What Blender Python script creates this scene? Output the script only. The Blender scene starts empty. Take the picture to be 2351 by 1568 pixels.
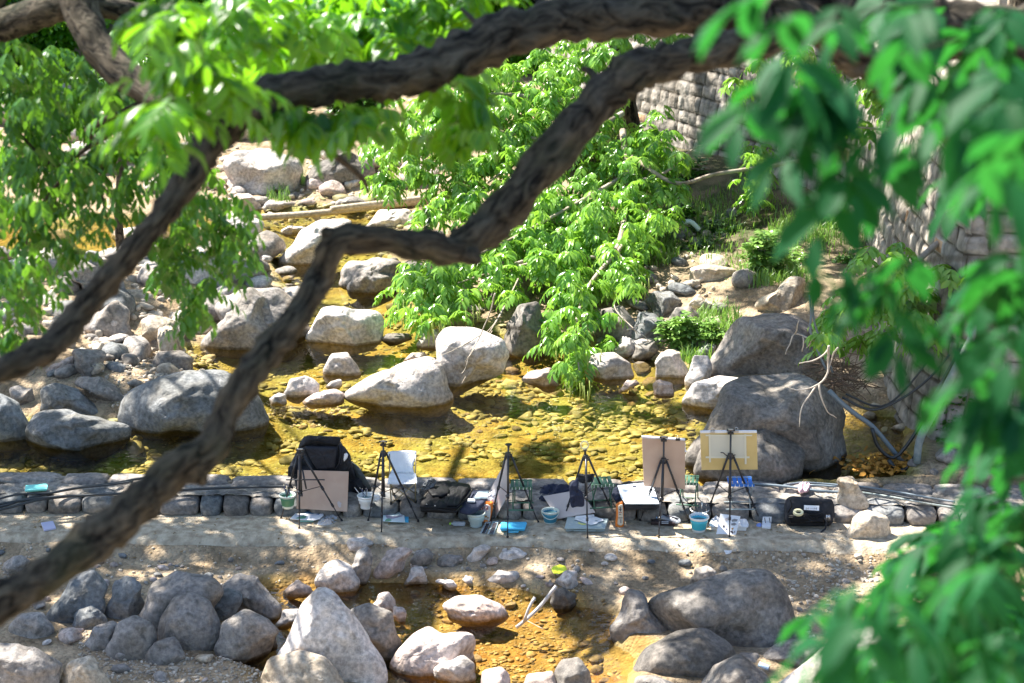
import bpy, bmesh, math, random
import numpy as np
from mathutils import Vector, Matrix, Euler, noise as mn
C = bpy.context.scene.collection
SC = bpy.context.scene
R = math.radians
# ------------------------------------------------------------------ camera
CAMZ, PITCH, FD = 7.5, R(17.0), 4400.0      # height, look-down angle, focal length in units of a 2351 wide frame
SRC = 3964.0/2351.0
cam = bpy.data.cameras.new('camera'); camo = bpy.data.objects.new('camera', cam); C.objects.link(camo)
camo.location = (0, 0, CAMZ); camo.rotation_euler = (math.pi/2-PITCH, 0, 0)
cam.sensor_width = 36; cam.lens = 36*FD/2351.0; cam.clip_start = 0.1; cam.clip_end = 600
cam.dof.use_dof = True; cam.dof.focus_distance = 20.0; cam.dof.aperture_fstop = 2.9
SC.camera = camo
# ------------------------------------------------------------------ light
SUN = Vector((-0.47, 0.33, 0.82)).normalized()
sl = bpy.data.lights.new('sun', 'SUN'); sl.energy = 5.0; sl.angle = R(0.53); sl.color = (1.0, 0.94, 0.85)
so = bpy.data.objects.new('sun', sl); C.objects.link(so)
so.rotation_euler = SUN.to_track_quat('Z', 'Y').to_euler(); so.location = SUN*60
W = bpy.data.worlds.new('World'); SC.world = W; W.use_nodes = True
nt = W.node_tree; bg = nt.nodes['Background']
sky = nt.nodes.new('ShaderNodeTexSky'); sky.sky_type = 'NISHITA'; sky.sun_disc = False
sky.sun_elevation = math.asin(SUN.z); sky.sun_rotation = math.atan2(SUN.x, SUN.y)
nt.links.new(sky.outputs[0], bg.inputs[0]); bg.inputs[1].default_value = 0.085
SC.view_settings.view_transform = 'Standard'; SC.view_settings.look = 'None'
SC.view_settings.exposure = 1.9; SC.view_settings.gamma = 1.0
SC.render.engine = 'CYCLES'
SC.cycles.max_bounces = 7; SC.cycles.transparent_max_bounces = 12
SC.cycles.caustics_reflective = False; SC.cycles.caustics_refractive = False
rnd = random.Random(7); nr = np.random.default_rng(11)
# ------------------------------------------------------------------ picture ray -> world point
_f = Vector((0, math.cos(PITCH), -math.sin(PITCH))); _u = Vector((0, math.sin(PITCH), math.cos(PITCH))); _r = Vector((1, 0, 0))
def ray(u, v): return _f + _r*((u-1175.5)/FD) + _u*((784-v)/FD)
def G(u, v, z=0.0):
    d = ray(u, v); t = (z-CAMZ)/d.z; return Vector((0, 0, CAMZ)) + d*t
def P(u, v, Y):
    d = ray(u, v); return Vector((0, 0, CAMZ)) + d*(Y/d.y)
def gs(x, y, z=0.0): return G(x/SRC, y/SRC, z)      # same from full size photo pixels
def ps(x, y, Y): return P(x/SRC, y/SRC, Y)
# ------------------------------------------------------------------ object helpers
def tag(o, label=None, cat=None, group=None, kind=None):
    if label: o['label'] = label
    if cat: o['category'] = cat
    if group: o['group'] = group
    if kind: o['kind'] = kind
    return o
def empty(name, loc, label, cat, group=None, rz=0):
    o = bpy.data.objects.new(name, None); C.objects.link(o); o.location = loc; o.rotation_euler = (0, 0, rz)
    o.empty_display_size = 0.1
    return tag(o, label, cat, group)
def link(name, me, mat=None, parent=None, loc=None):
    o = bpy.data.objects.new(name, me); C.objects.link(o)
    if mat is not None and len(me.materials) == 0: me.materials.append(mat)
    if parent is not None:
        o.parent = parent
        # parts are modelled in world space: undo the parent's placement
        o.matrix_parent_inverse = Matrix.LocRotScale(parent.location, parent.rotation_euler, (1, 1, 1)).inverted()
    if loc is not None: o.location = loc
    return o
def recentre(o):
    me = o.data; n = len(me.vertices); a = np.empty(n*3, 'f4'); me.vertices.foreach_get('co', a); a = a.reshape(-1, 3)
    c = a.mean(0); c[2] = a[:, 2].min(); a -= c; me.vertices.foreach_set('co', a.ravel()); me.update()
    o.location = Vector(o.location)+Vector([float(q) for q in c]); return o
class MB:
    def __init__(s): s.v = []; s.f = []; s.uv = None
    def add(s, vs, fs):
        b = len(s.v); s.v += [tuple(p) for p in vs]; s.f += [tuple(b+i for i in f) for f in fs]; return s
    def box(s, c, size, rot=None):
        hx, hy, hz = [q/2 for q in size]; m = rot if rot is not None else Matrix.Identity(3)
        vs = [Vector(c)+m@Vector((x*hx, y*hy, z*hz)) for x in (-1, 1) for y in (-1, 1) for z in (-1, 1)]
        return s.add(vs, [(0, 1, 3, 2), (4, 6, 7, 5), (0, 4, 5, 1), (2, 3, 7, 6), (0, 2, 6, 4), (1, 5, 7, 3)])
    def tube(s, pts, r, n=8, close=True):
        pts = [Vector(p) for p in pts]; rs = r if isinstance(r, (list, tuple)) else [r]*len(pts)
        fr = None; base = len(s.v); k = len(pts)
        for i, p in enumerate(pts):
            t = (pts[min(i+1, k-1)]-pts[max(i-1, 0)]).normalized()
            if fr is None:
                fr = t.orthogonal().normalized()
            fr = (fr-t*fr.dot(t))
            fr = fr.normalized() if fr.length > 1e-6 else t.orthogonal().normalized()
            b = t.cross(fr)
            for j in range(n):
                a = 2*math.pi*j/n; s.v.append(tuple(p+(fr*math.cos(a)+b*math.sin(a))*rs[i]))
        for i in range(k-1):
            for j in range(n):
                j2 = (j+1) % n
                s.f.append((base+i*n+j, base+i*n+j2, base+(i+1)*n+j2, base+(i+1)*n+j))
        if close:
            s.f.append(tuple(base+j for j in reversed(range(n)))); s.f.append(tuple(base+(k-1)*n+j for j in range(n)))
        return s
    def lathe(s, c, prof, n=28, sx=1, sy=1, wob=None):
        base = len(s.v); k = len(prof)
        for (r, z) in prof:
            for j in range(n):
                a = 2*math.pi*j/n; rr = r*(1+(wob(a, z) if wob else 0))
                s.v.append((c[0]+rr*math.cos(a)*sx, c[1]+rr*math.sin(a)*sy, c[2]+z))
        for i in range(k-1):
            for j in range(n):
                j2 = (j+1) % n; s.f.append((base+i*n+j, base+i*n+j2, base+(i+1)*n+j2, base+(i+1)*n+j))
        return s
    def slab(s, q, th, back=None):
        # prism from a 3D polygon q, thickness th along minus its normal (or given direction)
        q = [Vector(p) for p in q]; n = (q[1]-q[0]).cross(q[-1]-q[0]).normalized() if back is None else Vector(back).normalized()
        m = len(q); vs = q+[p+n*th for p in q]
        fs = [tuple(range(m)), tuple(reversed(range(m, 2*m)))]+[(i, m+i, m+(i+1) % m, (i+1) % m) for i in range(m)]
        return s.add(vs, fs)
    def build(s, name, mat, parent=None, smooth=False, bevel=0, sub=0):
        me = bpy.data.meshes.new(name); me.from_pydata(s.v, [], s.f); me.update()
        bm = bmesh.new(); bm.from_mesh(me); bmesh.ops.recalc_face_normals(bm, faces=bm.faces); bm.to_mesh(me); bm.free()
        if smooth: me.polygons.foreach_set('use_smooth', [True]*len(me.polygons))
        o = link(name, me, mat, parent)
        if bevel:
            b = o.modifiers.new('bevel', 'BEVEL'); b.width = bevel; b.segments = 2; b.limit_method = 'ANGLE'; b.angle_limit = R(40)
        if sub:
            m = o.modifiers.new('sub', 'SUBSURF'); m.levels = sub; m.render_levels = sub
        return o
def np_mesh(name, V, F, col=None, smooth=True, uv=None):
    """V (n,3) float, F (m,k) int all faces of the same size, col (n,) per-vertex tint"""
    me = bpy.data.meshes.new(name); n = len(V); m, k = F.shape
    me.vertices.add(n); me.vertices.foreach_set('co', np.ascontiguousarray(V, 'f4').ravel())
    me.loops.add(m*k); me.loops.foreach_set('vertex_index', np.ascontiguousarray(F, 'i4').ravel())
    me.polygons.add(m); me.polygons.foreach_set('loop_start', np.arange(0, m*k, k, dtype='i4'))
    try: me.polygons.foreach_set('loop_total', np.full(m, k, 'i4'))
    except Exception: pass
    if smooth: me.polygons.foreach_set('use_smooth', np.ones(m, bool))
    me.update(calc_edges=True)
    if col is not None:
        a = me.attributes.new('tint', 'FLOAT', 'POINT'); a.data.foreach_set('value', np.ascontiguousarray(col, 'f4'))
    if uv is not None:
        l = me.uv_layers.new(name='uv'); l.data.foreach_set('uv', np.ascontiguousarray(uv[F.ravel()], 'f4').ravel())
    me.validate(); return me
# ------------------------------------------------------------------ materials
def mat(name, col, rough=0.7, var=0.0, vscale=8, col2=None, bump=0.0, bscale=40, spec=0.4, metal=0, alpha=None, objvar=0.0, coords='Object', tint=False, detail=6):
    m = bpy.data.materials.new(name); m.use_nodes = True; t = m.node_tree; N = t.nodes; L = t.links
    b = N['Principled BSDF']; b.inputs['Roughness'].default_value = rough; b.inputs['Metallic'].default_value = metal
    b.inputs['Specular IOR Level'].default_value = spec
    c = (*col, 1); b.inputs['Base Color'].default_value = c
    out = None
    if col2 is not None or var or objvar or bump or tint:
        tc = N.new('ShaderNodeTexCoord')
    if col2 is not None or var:
        nz = N.new('ShaderNodeTexNoise'); nz.inputs['Scale'].default_value = vscale; nz.inputs['Detail'].default_value = detail
        L.new(tc.outputs[coords], nz.inputs['Vector'])
        cr = N.new('ShaderNodeValToRGB'); cr.color_ramp.elements[0].position = 0.36; cr.color_ramp.elements[1].position = 0.64
        c2 = col2 if col2 is not None else tuple(q*(1+var) for q in col); c1 = col if col2 is not None else tuple(q*(1-var) for q in col)
        cr.color_ramp.elements[0].color = (*c1, 1); cr.color_ramp.elements[1].color = (*c2, 1)
        L.new(nz.outputs[0], cr.inputs[0]); out = cr.outputs[0]
    if objvar or tint:
        hs = N.new('ShaderNodeHueSaturation')
        if out: L.new(out, hs.inputs['Color'])
        else: hs.inputs['Color'].default_value = c
        mr = N.new('ShaderNodeMapRange'); mr.inputs[3].default_value = 1-(objvar or 0.4); mr.inputs[4].default_value = 1+(objvar or 0.4)
        if tint:
            at = N.new('ShaderNodeAttribute'); at.attribute_name = 'tint'; L.new(at.outputs['Fac'], mr.inputs[0])
        else:
            oi = N.new('ShaderNodeObjectInfo'); L.new(oi.outputs['Random'], mr.inputs[0])
        L.new(mr.outputs[0], hs.inputs['Value']); out = hs.outputs[0]
    if out: L.new(out, b.inputs['Base Color'])
    if bump:
        n2 = N.new('ShaderNodeTexNoise'); n2.inputs['Scale'].default_value = bscale; n2.inputs['Detail'].default_value = 5
        L.new(tc.outputs[coords], n2.inputs['Vector']); bp = N.new('ShaderNodeBump'); bp.inputs['Strength'].default_value = bump; bp.inputs['Distance'].default_value = 0.02
        L.new(n2.outputs[0], bp.inputs['Height']); L.new(bp.outputs[0], b.inputs['Normal'])
    if alpha is not None: b.inputs['Alpha'].default_value = alpha
    return m
def granite(name, base, base2, warm=(0.34, 0.28, 0.225), seedoff=0.0, objvar=0.16):
    m = bpy.data.materials.new(name); m.use_nodes = True; t = m.node_tree; N = t.nodes; L = t.links; b = N['Principled BSDF']
    b.inputs['Roughness'].default_value = 0.82; b.inputs['Specular IOR Level'].default_value = 0.3
    tc = N.new('ShaderNodeTexCoord'); oi = N.new('ShaderNodeObjectInfo')
    geo = N.new('ShaderNodeNewGeometry')
    def nz(scale, det, vec): 
        n = N.new('ShaderNodeTexNoise'); n.inputs['Scale'].default_value = scale; n.inputs['Detail'].default_value = det; L.new(vec, n.inputs['Vector']); return n.outputs[0]
    vec = geo.outputs['Position']
    def ramp(src, p0, p1, c0, c1):
        r = N.new('ShaderNodeValToRGB'); r.color_ramp.elements[0].position = p0; r.color_ramp.elements[1].position = p1
        r.color_ramp.elements[0].color = c0; r.color_ramp.elements[1].color = c1; L.new(src, r.inputs[0]); return r.outputs[0]
    def mix(f, a, c, mode='MIX'):
        x = N.new('ShaderNodeMix'); x.data_type = 'RGBA'; x.blend_type = mode
        if isinstance(f, float): x.inputs['Factor'].default_value = f
        else: L.new(f, x.inputs['Factor'])
        for s_, i in ((a, 6), (c, 7)):
            if isinstance(s_, tuple): x.inputs[i].default_value = s_
            else: L.new(s_, x.inputs[i])
        return x.outputs[2]
    big = nz(1.6, 5, vec)
    col = ramp(big, 0.35, 0.65, (*base, 1), (*base2, 1))
    wf = ramp(nz(4.2, 6, vec), 0.52, 0.68, (0, 0, 0, 1), (.7, .7, .7, 1))
    col = mix(wf, col, (*warm, 1))
    lich = ramp(nz(13, 8, vec), 0.56, 0.68, (0, 0, 0, 1), (.55, .55, .55, 1))
    col = mix(lich, col, (base[0]*.45, base[1]*.47, base[2]*.46, 1))
    spk = ramp(nz(110, 2, vec), 0.30, 0.72, (.78, .78, .78, 1), (1.16, 1.16, 1.16, 1))
    col = mix(0.85, col, spk, 'MULTIPLY')
    mot = ramp(nz(24, 8, vec), 0.36, 0.64, (.66, .66, .67, 1), (1.22, 1.21, 1.20, 1)); col = mix(0.9, col, mot, 'MULTIPLY')
    sta = ramp(nz(2.3, 9, vec), 0.50, 0.60, (1, 1, 1, 1), (.72, .70, .66, 1)); col = mix(0.8, col, sta, 'MULTIPLY')
    # dark wet band where the stone stands in water
    sx = N.new('ShaderNodeSeparateXYZ'); L.new(vec, sx.inputs[0])
    gy_ = N.new('ShaderNodeMath'); gy_.operation = 'GREATER_THAN'; L.new(sx.outputs[1], gy_.inputs[0]); gy_.inputs[1].default_value = 18.88
    th = N.new('ShaderNodeMath'); th.operation = 'MULTIPLY_ADD'; L.new(gy_.outputs[0], th.inputs[0]); th.inputs[1].default_value = .36; th.inputs[2].default_value = -.20
    df = N.new('ShaderNodeMath'); df.operation = 'SUBTRACT'; L.new(sx.outputs[2], df.inputs[0]); L.new(th.outputs[0], df.inputs[1])
    d2 = N.new('ShaderNodeMath'); d2.operation = 'MULTIPLY_ADD'; L.new(nz(6, 4, vec), d2.inputs[0]); d2.inputs[1].default_value = .06; d2.inputs[2].default_value = -.03
    d3 = N.new('ShaderNodeMath'); d3.operation = 'ADD'; L.new(df.outputs[0], d3.inputs[0]); L.new(d2.outputs[0], d3.inputs[1])
    wb_ = N.new('ShaderNodeMapRange'); wb_.inputs[1].default_value = 0; wb_.inputs[2].default_value = .02; wb_.inputs[3].default_value = 1; wb_.inputs[4].default_value = 0; L.new(d3.outputs[0], wb_.inputs[0])
    dk = N.new('ShaderNodeMix'); dk.data_type = 'RGBA'; dk.blend_type = 'MULTIPLY'; L.new(wb_.outputs[0], dk.inputs[0]); L.new(col, dk.inputs[6]); dk.inputs[7].default_value = (.50, .44, .34, 1); col = dk.outputs[2]
    hs = N.new('ShaderNodeHueSaturation'); mr = N.new('ShaderNodeMapRange'); mr.inputs[3].default_value = 1-objvar; mr.inputs[4].default_value = 1+objvar
    L.new(oi.outputs['Random'], mr.inputs[0]); L.new(mr.outputs[0], hs.inputs['Value']); L.new(col, hs.inputs['Color'])
    L.new(hs.outputs[0], b.inputs['Base Color'])
    vo = N.new('ShaderNodeTexVoronoi'); vo.feature = 'DISTANCE_TO_EDGE'; vo.inputs['Scale'].default_value = .9; vo.inputs['Randomness'].default_value = 1
    dn = N.new('ShaderNodeTexNoise'); dn.inputs['Scale'].default_value = 3; dn.inputs['Detail'].default_value = 6; L.new(vec, dn.inputs['Vector'])
    vm = N.new('ShaderNodeVectorMath'); vm.operation = 'MULTIPLY_ADD'; L.new(dn.outputs['Color'], vm.inputs[0]); vm.inputs[1].default_value = (.9, .9, .9); L.new(vec, vm.inputs[2])
    L.new(vm.outputs[0], vo.inputs['Vector'])
    crk = N.new('ShaderNodeMapRange'); crk.inputs[1].default_value = 0; crk.inputs[2].default_value = 0.03; L.new(vo.outputs[0], crk.inputs[0])
    b0 = N.new('ShaderNodeBump'); b0.inputs['Strength'].default_value = .30; b0.inputs['Distance'].default_value = .02; L.new(crk.outputs[0], b0.inputs['Height'])
    b1 = N.new('ShaderNodeBump'); b1.inputs['Strength'].default_value = .75; b1.inputs['Distance'].default_value = .045; L.new(nz(6, 9, vec), b1.inputs['Height']); L.new(b0.outputs[0], b1.inputs['Normal'])
    b2 = N.new('ShaderNodeBump'); b2.inputs['Strength'].default_value = .5; b2.inputs['Distance'].default_value = .005; L.new(nz(90, 3, vec), b2.inputs['Height']); L.new(b1.outputs[0], b2.inputs['Normal'])
    L.new(b2.outputs[0], b.inputs['Normal'])
    return m
def leafmat(name, c1, c2, trans=(0.25, 0.5, 0.03), gl=0.32, tf=0.35):
    m = bpy.data.materials.new(name); m.use_nodes = True; t = m.node_tree; N = t.nodes; L = t.links; b = N['Principled BSDF']
    b.inputs['Roughness'].default_value = gl; b.inputs['Specular IOR Level'].default_value = 0.6
    at = N.new('ShaderNodeAttribute'); at.attribute_name = 'tint'
    cr = N.new('ShaderNodeValToRGB'); cr.color_ramp.elements[0].color = (*c1, 1); cr.color_ramp.elements[1].color = (*c2, 1)
    L.new(at.outputs['Fac'], cr.inputs[0]); L.new(cr.outputs[0], b.inputs['Base Color'])
    tr = N.new('ShaderNodeBsdfTranslucent'); mx = N.new('ShaderNodeMixShader'); mx.inputs[0].default_value = tf
    x = N.new('ShaderNodeMix'); x.data_type = 'RGBA'; x.blend_type = 'MIX'; x.inputs[0].default_value = .6; L.new(cr.outputs[0], x.inputs[6]); x.inputs[7].default_value = (*trans, 1)
    L.new(x.outputs[2], tr.inputs[0])
    L.new(b.outputs[0], mx.inputs[1]); L.new(tr.outputs[0], mx.inputs[2]); L.new(mx.outputs[0], N['Material Output'].inputs[0])
    return m
M = {}
M['granite'] = granite('grey_granite', (.20, .183, .168), (.32, .295, .27))
M['pale'] = granite('pale_granite', (.50, .455, .42), (.64, .59, .55), warm=(.58, .49, .42))
M['dark'] = granite('dark_granite', (.125, .115, .104), (.235, .215, .19), warm=(.22, .19, .16))
M['pink'] = granite('pink_granite', (.46, .37, .33), (.56, .47, .42), warm=(.52, .38, .30))
M['bluish'] = granite('bluish_granite', (.135, .148, .155), (.23, .235, .235), warm=(.22, .21, .19))
M['tan'] = granite('tan_stone', (.42, .35, .26), (.54, .47, .38), warm=(.45, .33, .2))
M['bedstone'] = mat('river_stone', (.17, .155, .06), .7, col2=(.42, .37, .17), vscale=5, bump=.3, bscale=30, tint=True, coords='Object')
M['lowstone'] = mat('low_pool_stone', (.22, .135, .05), .7, col2=(.42, .31, .15), vscale=5, bump=.3, bscale=30, tint=True)
M['pebble'] = mat('pebble', (.33, .28, .22), .85, col2=(.50, .44, .36), vscale=6, bump=.3, bscale=60, tint=True)
M['wood'] = mat('dead_wood', (.32, .26, .19), .9, col2=(.50, .43, .34), vscale=20, bump=.5, bscale=60)
def barkmat():
    m = bpy.data.materials.new('bark'); m.use_nodes = True; t = m.node_tree; N = t.nodes; L = t.links; b = N['Principled BSDF']
    b.inputs['Roughness'].default_value = .9; b.inputs['Specular IOR Level'].default_value = .2
    uv = N.new('ShaderNodeTexCoord'); mp = N.new('ShaderNodeMapping'); mp.inputs['Scale'].default_value = (10, 4.0, 1); L.new(uv.outputs['UV'], mp.inputs[0])
    n = N.new('ShaderNodeTexNoise'); n.inputs['Scale'].default_value = 1; n.inputs['Detail'].default_value = 9; n.inputs['Roughness'].default_value = .65; n.inputs['Distortion'].default_value = 1.2; L.new(mp.outputs[0], n.inputs['Vector'])
    cr = N.new('ShaderNodeValToRGB'); e = cr.color_ramp.elements; e[0].position = .38; e[0].color = (.003, .0026, .002, 1); e[1].position = .68; e[1].color = (.15, .125, .09, 1); L.new(n.outputs[0], cr.inputs[0])
    g = N.new('ShaderNodeTexNoise'); g.inputs['Scale'].default_value = 4; g.inputs['Detail'].default_value = 6; L.new(uv.outputs['Object'], g.inputs['Vector'])
    r2 = N.new('ShaderNodeValToRGB'); r2.color_ramp.elements[0].position = .55; r2.color_ramp.elements[0].color = (0, 0, 0, 1); r2.color_ramp.elements[1].position = .75; r2.color_ramp.elements[1].color = (.6, .6, .6, 1); L.new(g.outputs[0], r2.inputs[0])
    x = N.new('ShaderNodeMix'); x.data_type = 'RGBA'; L.new(r2.outputs[0], x.inputs[0]); L.new(cr.outputs[0], x.inputs[6]); x.inputs[7].default_value = (.035, .045, .022, 1)
    L.new(x.outputs[2], b.inputs['Base Color'])
    bp = N.new('ShaderNodeBump'); bp.inputs['Strength'].default_value = 1; bp.inputs['Distance'].default_value = .03; L.new(n.outputs[0], bp.inputs['Height']); L.new(bp.outputs[0], b.inputs['Normal'])
    return m
M['bark'] = barkmat()
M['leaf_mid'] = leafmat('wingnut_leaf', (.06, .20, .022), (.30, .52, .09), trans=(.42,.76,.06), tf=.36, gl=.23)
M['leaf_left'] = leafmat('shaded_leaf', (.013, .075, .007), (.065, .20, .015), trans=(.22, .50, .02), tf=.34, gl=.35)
M['leaf_near'] = leafmat('shade_toned_near_leaf', (.003, .048, .015), (.010, .10, .034), trans=(.05, .34, .03), tf=.45, gl=.6)  # colours darkened to carry the shade of the canopy above
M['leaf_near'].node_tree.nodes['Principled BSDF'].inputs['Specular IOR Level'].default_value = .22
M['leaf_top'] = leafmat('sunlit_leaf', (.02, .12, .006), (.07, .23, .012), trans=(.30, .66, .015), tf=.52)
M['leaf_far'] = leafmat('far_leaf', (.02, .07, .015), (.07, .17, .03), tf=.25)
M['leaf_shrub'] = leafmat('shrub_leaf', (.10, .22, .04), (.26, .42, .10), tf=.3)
# ================================================================== terrain
WL, WLOW, STRIP = 0.14, -0.22, 0.20         # upper pool, lower pool, weir top
def Yw(x): return 18.28-0.036*x              # foot of the block row
def Ypf(x): return Yw(x)-0.62                # front edge of the path
def poly(pts, z): return np.array([[G(u, v, z).x, G(u, v, z).y] for u, v in pts])
W1 = poly([(-260, 1088), (0, 1084), (650, 1108), (1600, 1114), (2090, 1100), (2070, 960), (1650, 925), (1590, 850), (1380, 795), (1180, 770), (1000, 740), (930, 700), (900, 610), (850, 520), (960, 478), (600, 490), (600, 560), (640, 650), (720, 740), (560, 785), (425, 795), (430, 850), (560, 900), (560, 960), (300, 975), (-260, 950)], WL)
W3 = poly([(-300, 505), (0, 510), (300, 505), (600, 488), (600, 560), (460, 590), (300, 600), (120, 580), (-300, 590)], WL)
W2 = poly([(600, 1352), (700, 1338), (930, 1338), (1180, 1350), (1300, 1385), (1415, 1415), (1420, 1480), (1470, 1510), (1440, 1568), (1400, 1680), (870, 1680), (870, 1540), (640, 1568), (500, 1500), (560, 1440)], WLOW)
def sdist(X, Y, pg):
    x = X.ravel(); y = Y.ravel(); d = np.full(x.shape, 1e9); ins = np.zeros(x.shape, bool); n = len(pg)
    for i in range(n):
        ax, ay = pg[i]; bx, by = pg[(i+1) % n]; ex, ey = bx-ax, by-ay
        t = np.clip(((x-ax)*ex+(y-ay)*ey)/(ex*ex+ey*ey+1e-12), 0, 1)
        d = np.minimum(d, np.hypot(x-ax-t*ex, y-ay-t*ey))
        cnd = ((ay > y) != (by > y)); xx = ex*(y-ay)/(ey if abs(ey) > 1e-9 else 1e-9)+ax
        ins ^= cnd & (x < xx)
    return np.where(ins, d, -d).reshape(X.shape)
def vnoise(X, Y, s, seed=0):
    r = np.random.default_rng(seed+99); T = r.random((64, 64)); x = X/s+1000; y = Y/s+1000
    xi = np.floor(x).astype(int); yi = np.floor(y).astype(int); fx = x-xi; fy = y-yi; fx = fx*fx*(3-2*fx); fy = fy*fy*(3-2*fy)
    a = T[xi % 64, yi % 64]; b = T[(xi+1) % 64, yi % 64]; c = T[xi % 64, (yi+1) % 64]; d = T[(xi+1) % 64, (yi+1) % 64]
    return (a*(1-fx)+b*fx)*(1-fy)+(c*(1-fx)+d*fx)*fy-.5
WALLP = [(14, 19.3), (7.5, 19.5), (5.2, 19.7), (4.5, 20.3), (4.45, 23.3), (4.85, 26), (4.75, 28.2), (4.1, 30.2), (3.0, 32.4), (1.8, 34.6), (0.6, 38), (0.2, 44)]
TERR = np.array(WALLP+[(80, 44), (80, 19.3)])
def ss(a, b, x): t = np.clip((x-a)/(b-a), 0, 1); return t*t*(3-2*t)
def H(X, Y):
    X = np.asarray(X, float); Y = np.asarray(Y, float)
    n = vnoise(X, Y, 1.3, 1)*.10+vnoise(X, Y, .45, 2)*.05+vnoise(X, Y, .16, 3)*.022
    up = np.maximum(sdist(X, Y, W1), sdist(X, Y, W3))
    hu = np.where(up > 0, WL-.02-np.minimum(.24, up*.4), WL+np.minimum(.04-up*.22, .55))+n*np.where(up > 0, .5, 1.4)
    hu += ss(38, 75, Y)*9+ss(-8, -20, X)*3.5*ss(19, 26, Y)
    # lift towards the foot of the wall
    tw = sdist(X, Y, TERR)
    hu += ss(-2.2, -.2, tw)*.35*ss(24.5, 28, Y)
    hu = np.where(tw > 1.15, 4.2+n*.5+ss(0, 30, tw)*2, hu)
    lo = sdist(X, Y, W2); yp = Ypf(X)
    slope = -0.03-(yp-Y)*.42
    hl = np.where(lo > 0, WLOW-.01-np.minimum(.16, lo*.45), np.minimum(WLOW+.03-lo*.5, np.maximum(slope, -.13)))+n*np.where(lo > 0, .4, .75)
    hl += ss(16.5, 9, Y)*0.0
    b = ss(-.02, .03, Y-yp)
    mid = -0.1+0*X
    h = hl*(1-b)+mid*b
    yb = Yw(X)+.66
    b2 = ss(-.05, .12, Y-yb)
    h = h*(1-b2)+hu*b2
    return h
def h1(x, y): return float(H(np.array([[x]]), np.array([[y]]))[0, 0])
def axis(parts):
    out = []
    for a, b, s in parts: out += list(np.arange(a, b, s))
    return np.array(out+[parts[-1][1]])
gx = axis([(-90, -30, 4), (-30, -10, .8), (-10, -6.5, .2), (-6.5, 6.5, .07), (6.5, 12, .25), (12, 30, 1), (30, 90, 4)])
gy = axis([(-10, 12, 1.5), (12, 14.5, .15), (14.5, 19.2, .05), (19.2, 26, .08), (26, 38, .15), (38, 60, .5), (60, 140, 4)])
GX, GY = np.meshgrid(gx, gy); GZ = H(GX, GY)
nxg, nyg = len(gx), len(gy)
idx = np.arange(nxg*nyg).reshape(nyg, nxg)
F = np.stack([idx[:-1, :-1], idx[:-1, 1:], idx[1:, 1:], idx[1:, :-1]], -1).reshape(-1, 4)
upg = np.maximum(np.maximum(sdist(GX, GY, W1), sdist(GX, GY, W3)), sdist(GX, GY, W2))
wetf = ss(-.22, .05, upg+vnoise(GX, GY, .3, 5)*.25)
me = np_mesh('ground', np.stack([GX, GY, GZ], -1).reshape(-1, 3), F, col=wetf.ravel())
gm = bpy.data.materials.new('ground'); gm.use_nodes = True
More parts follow.
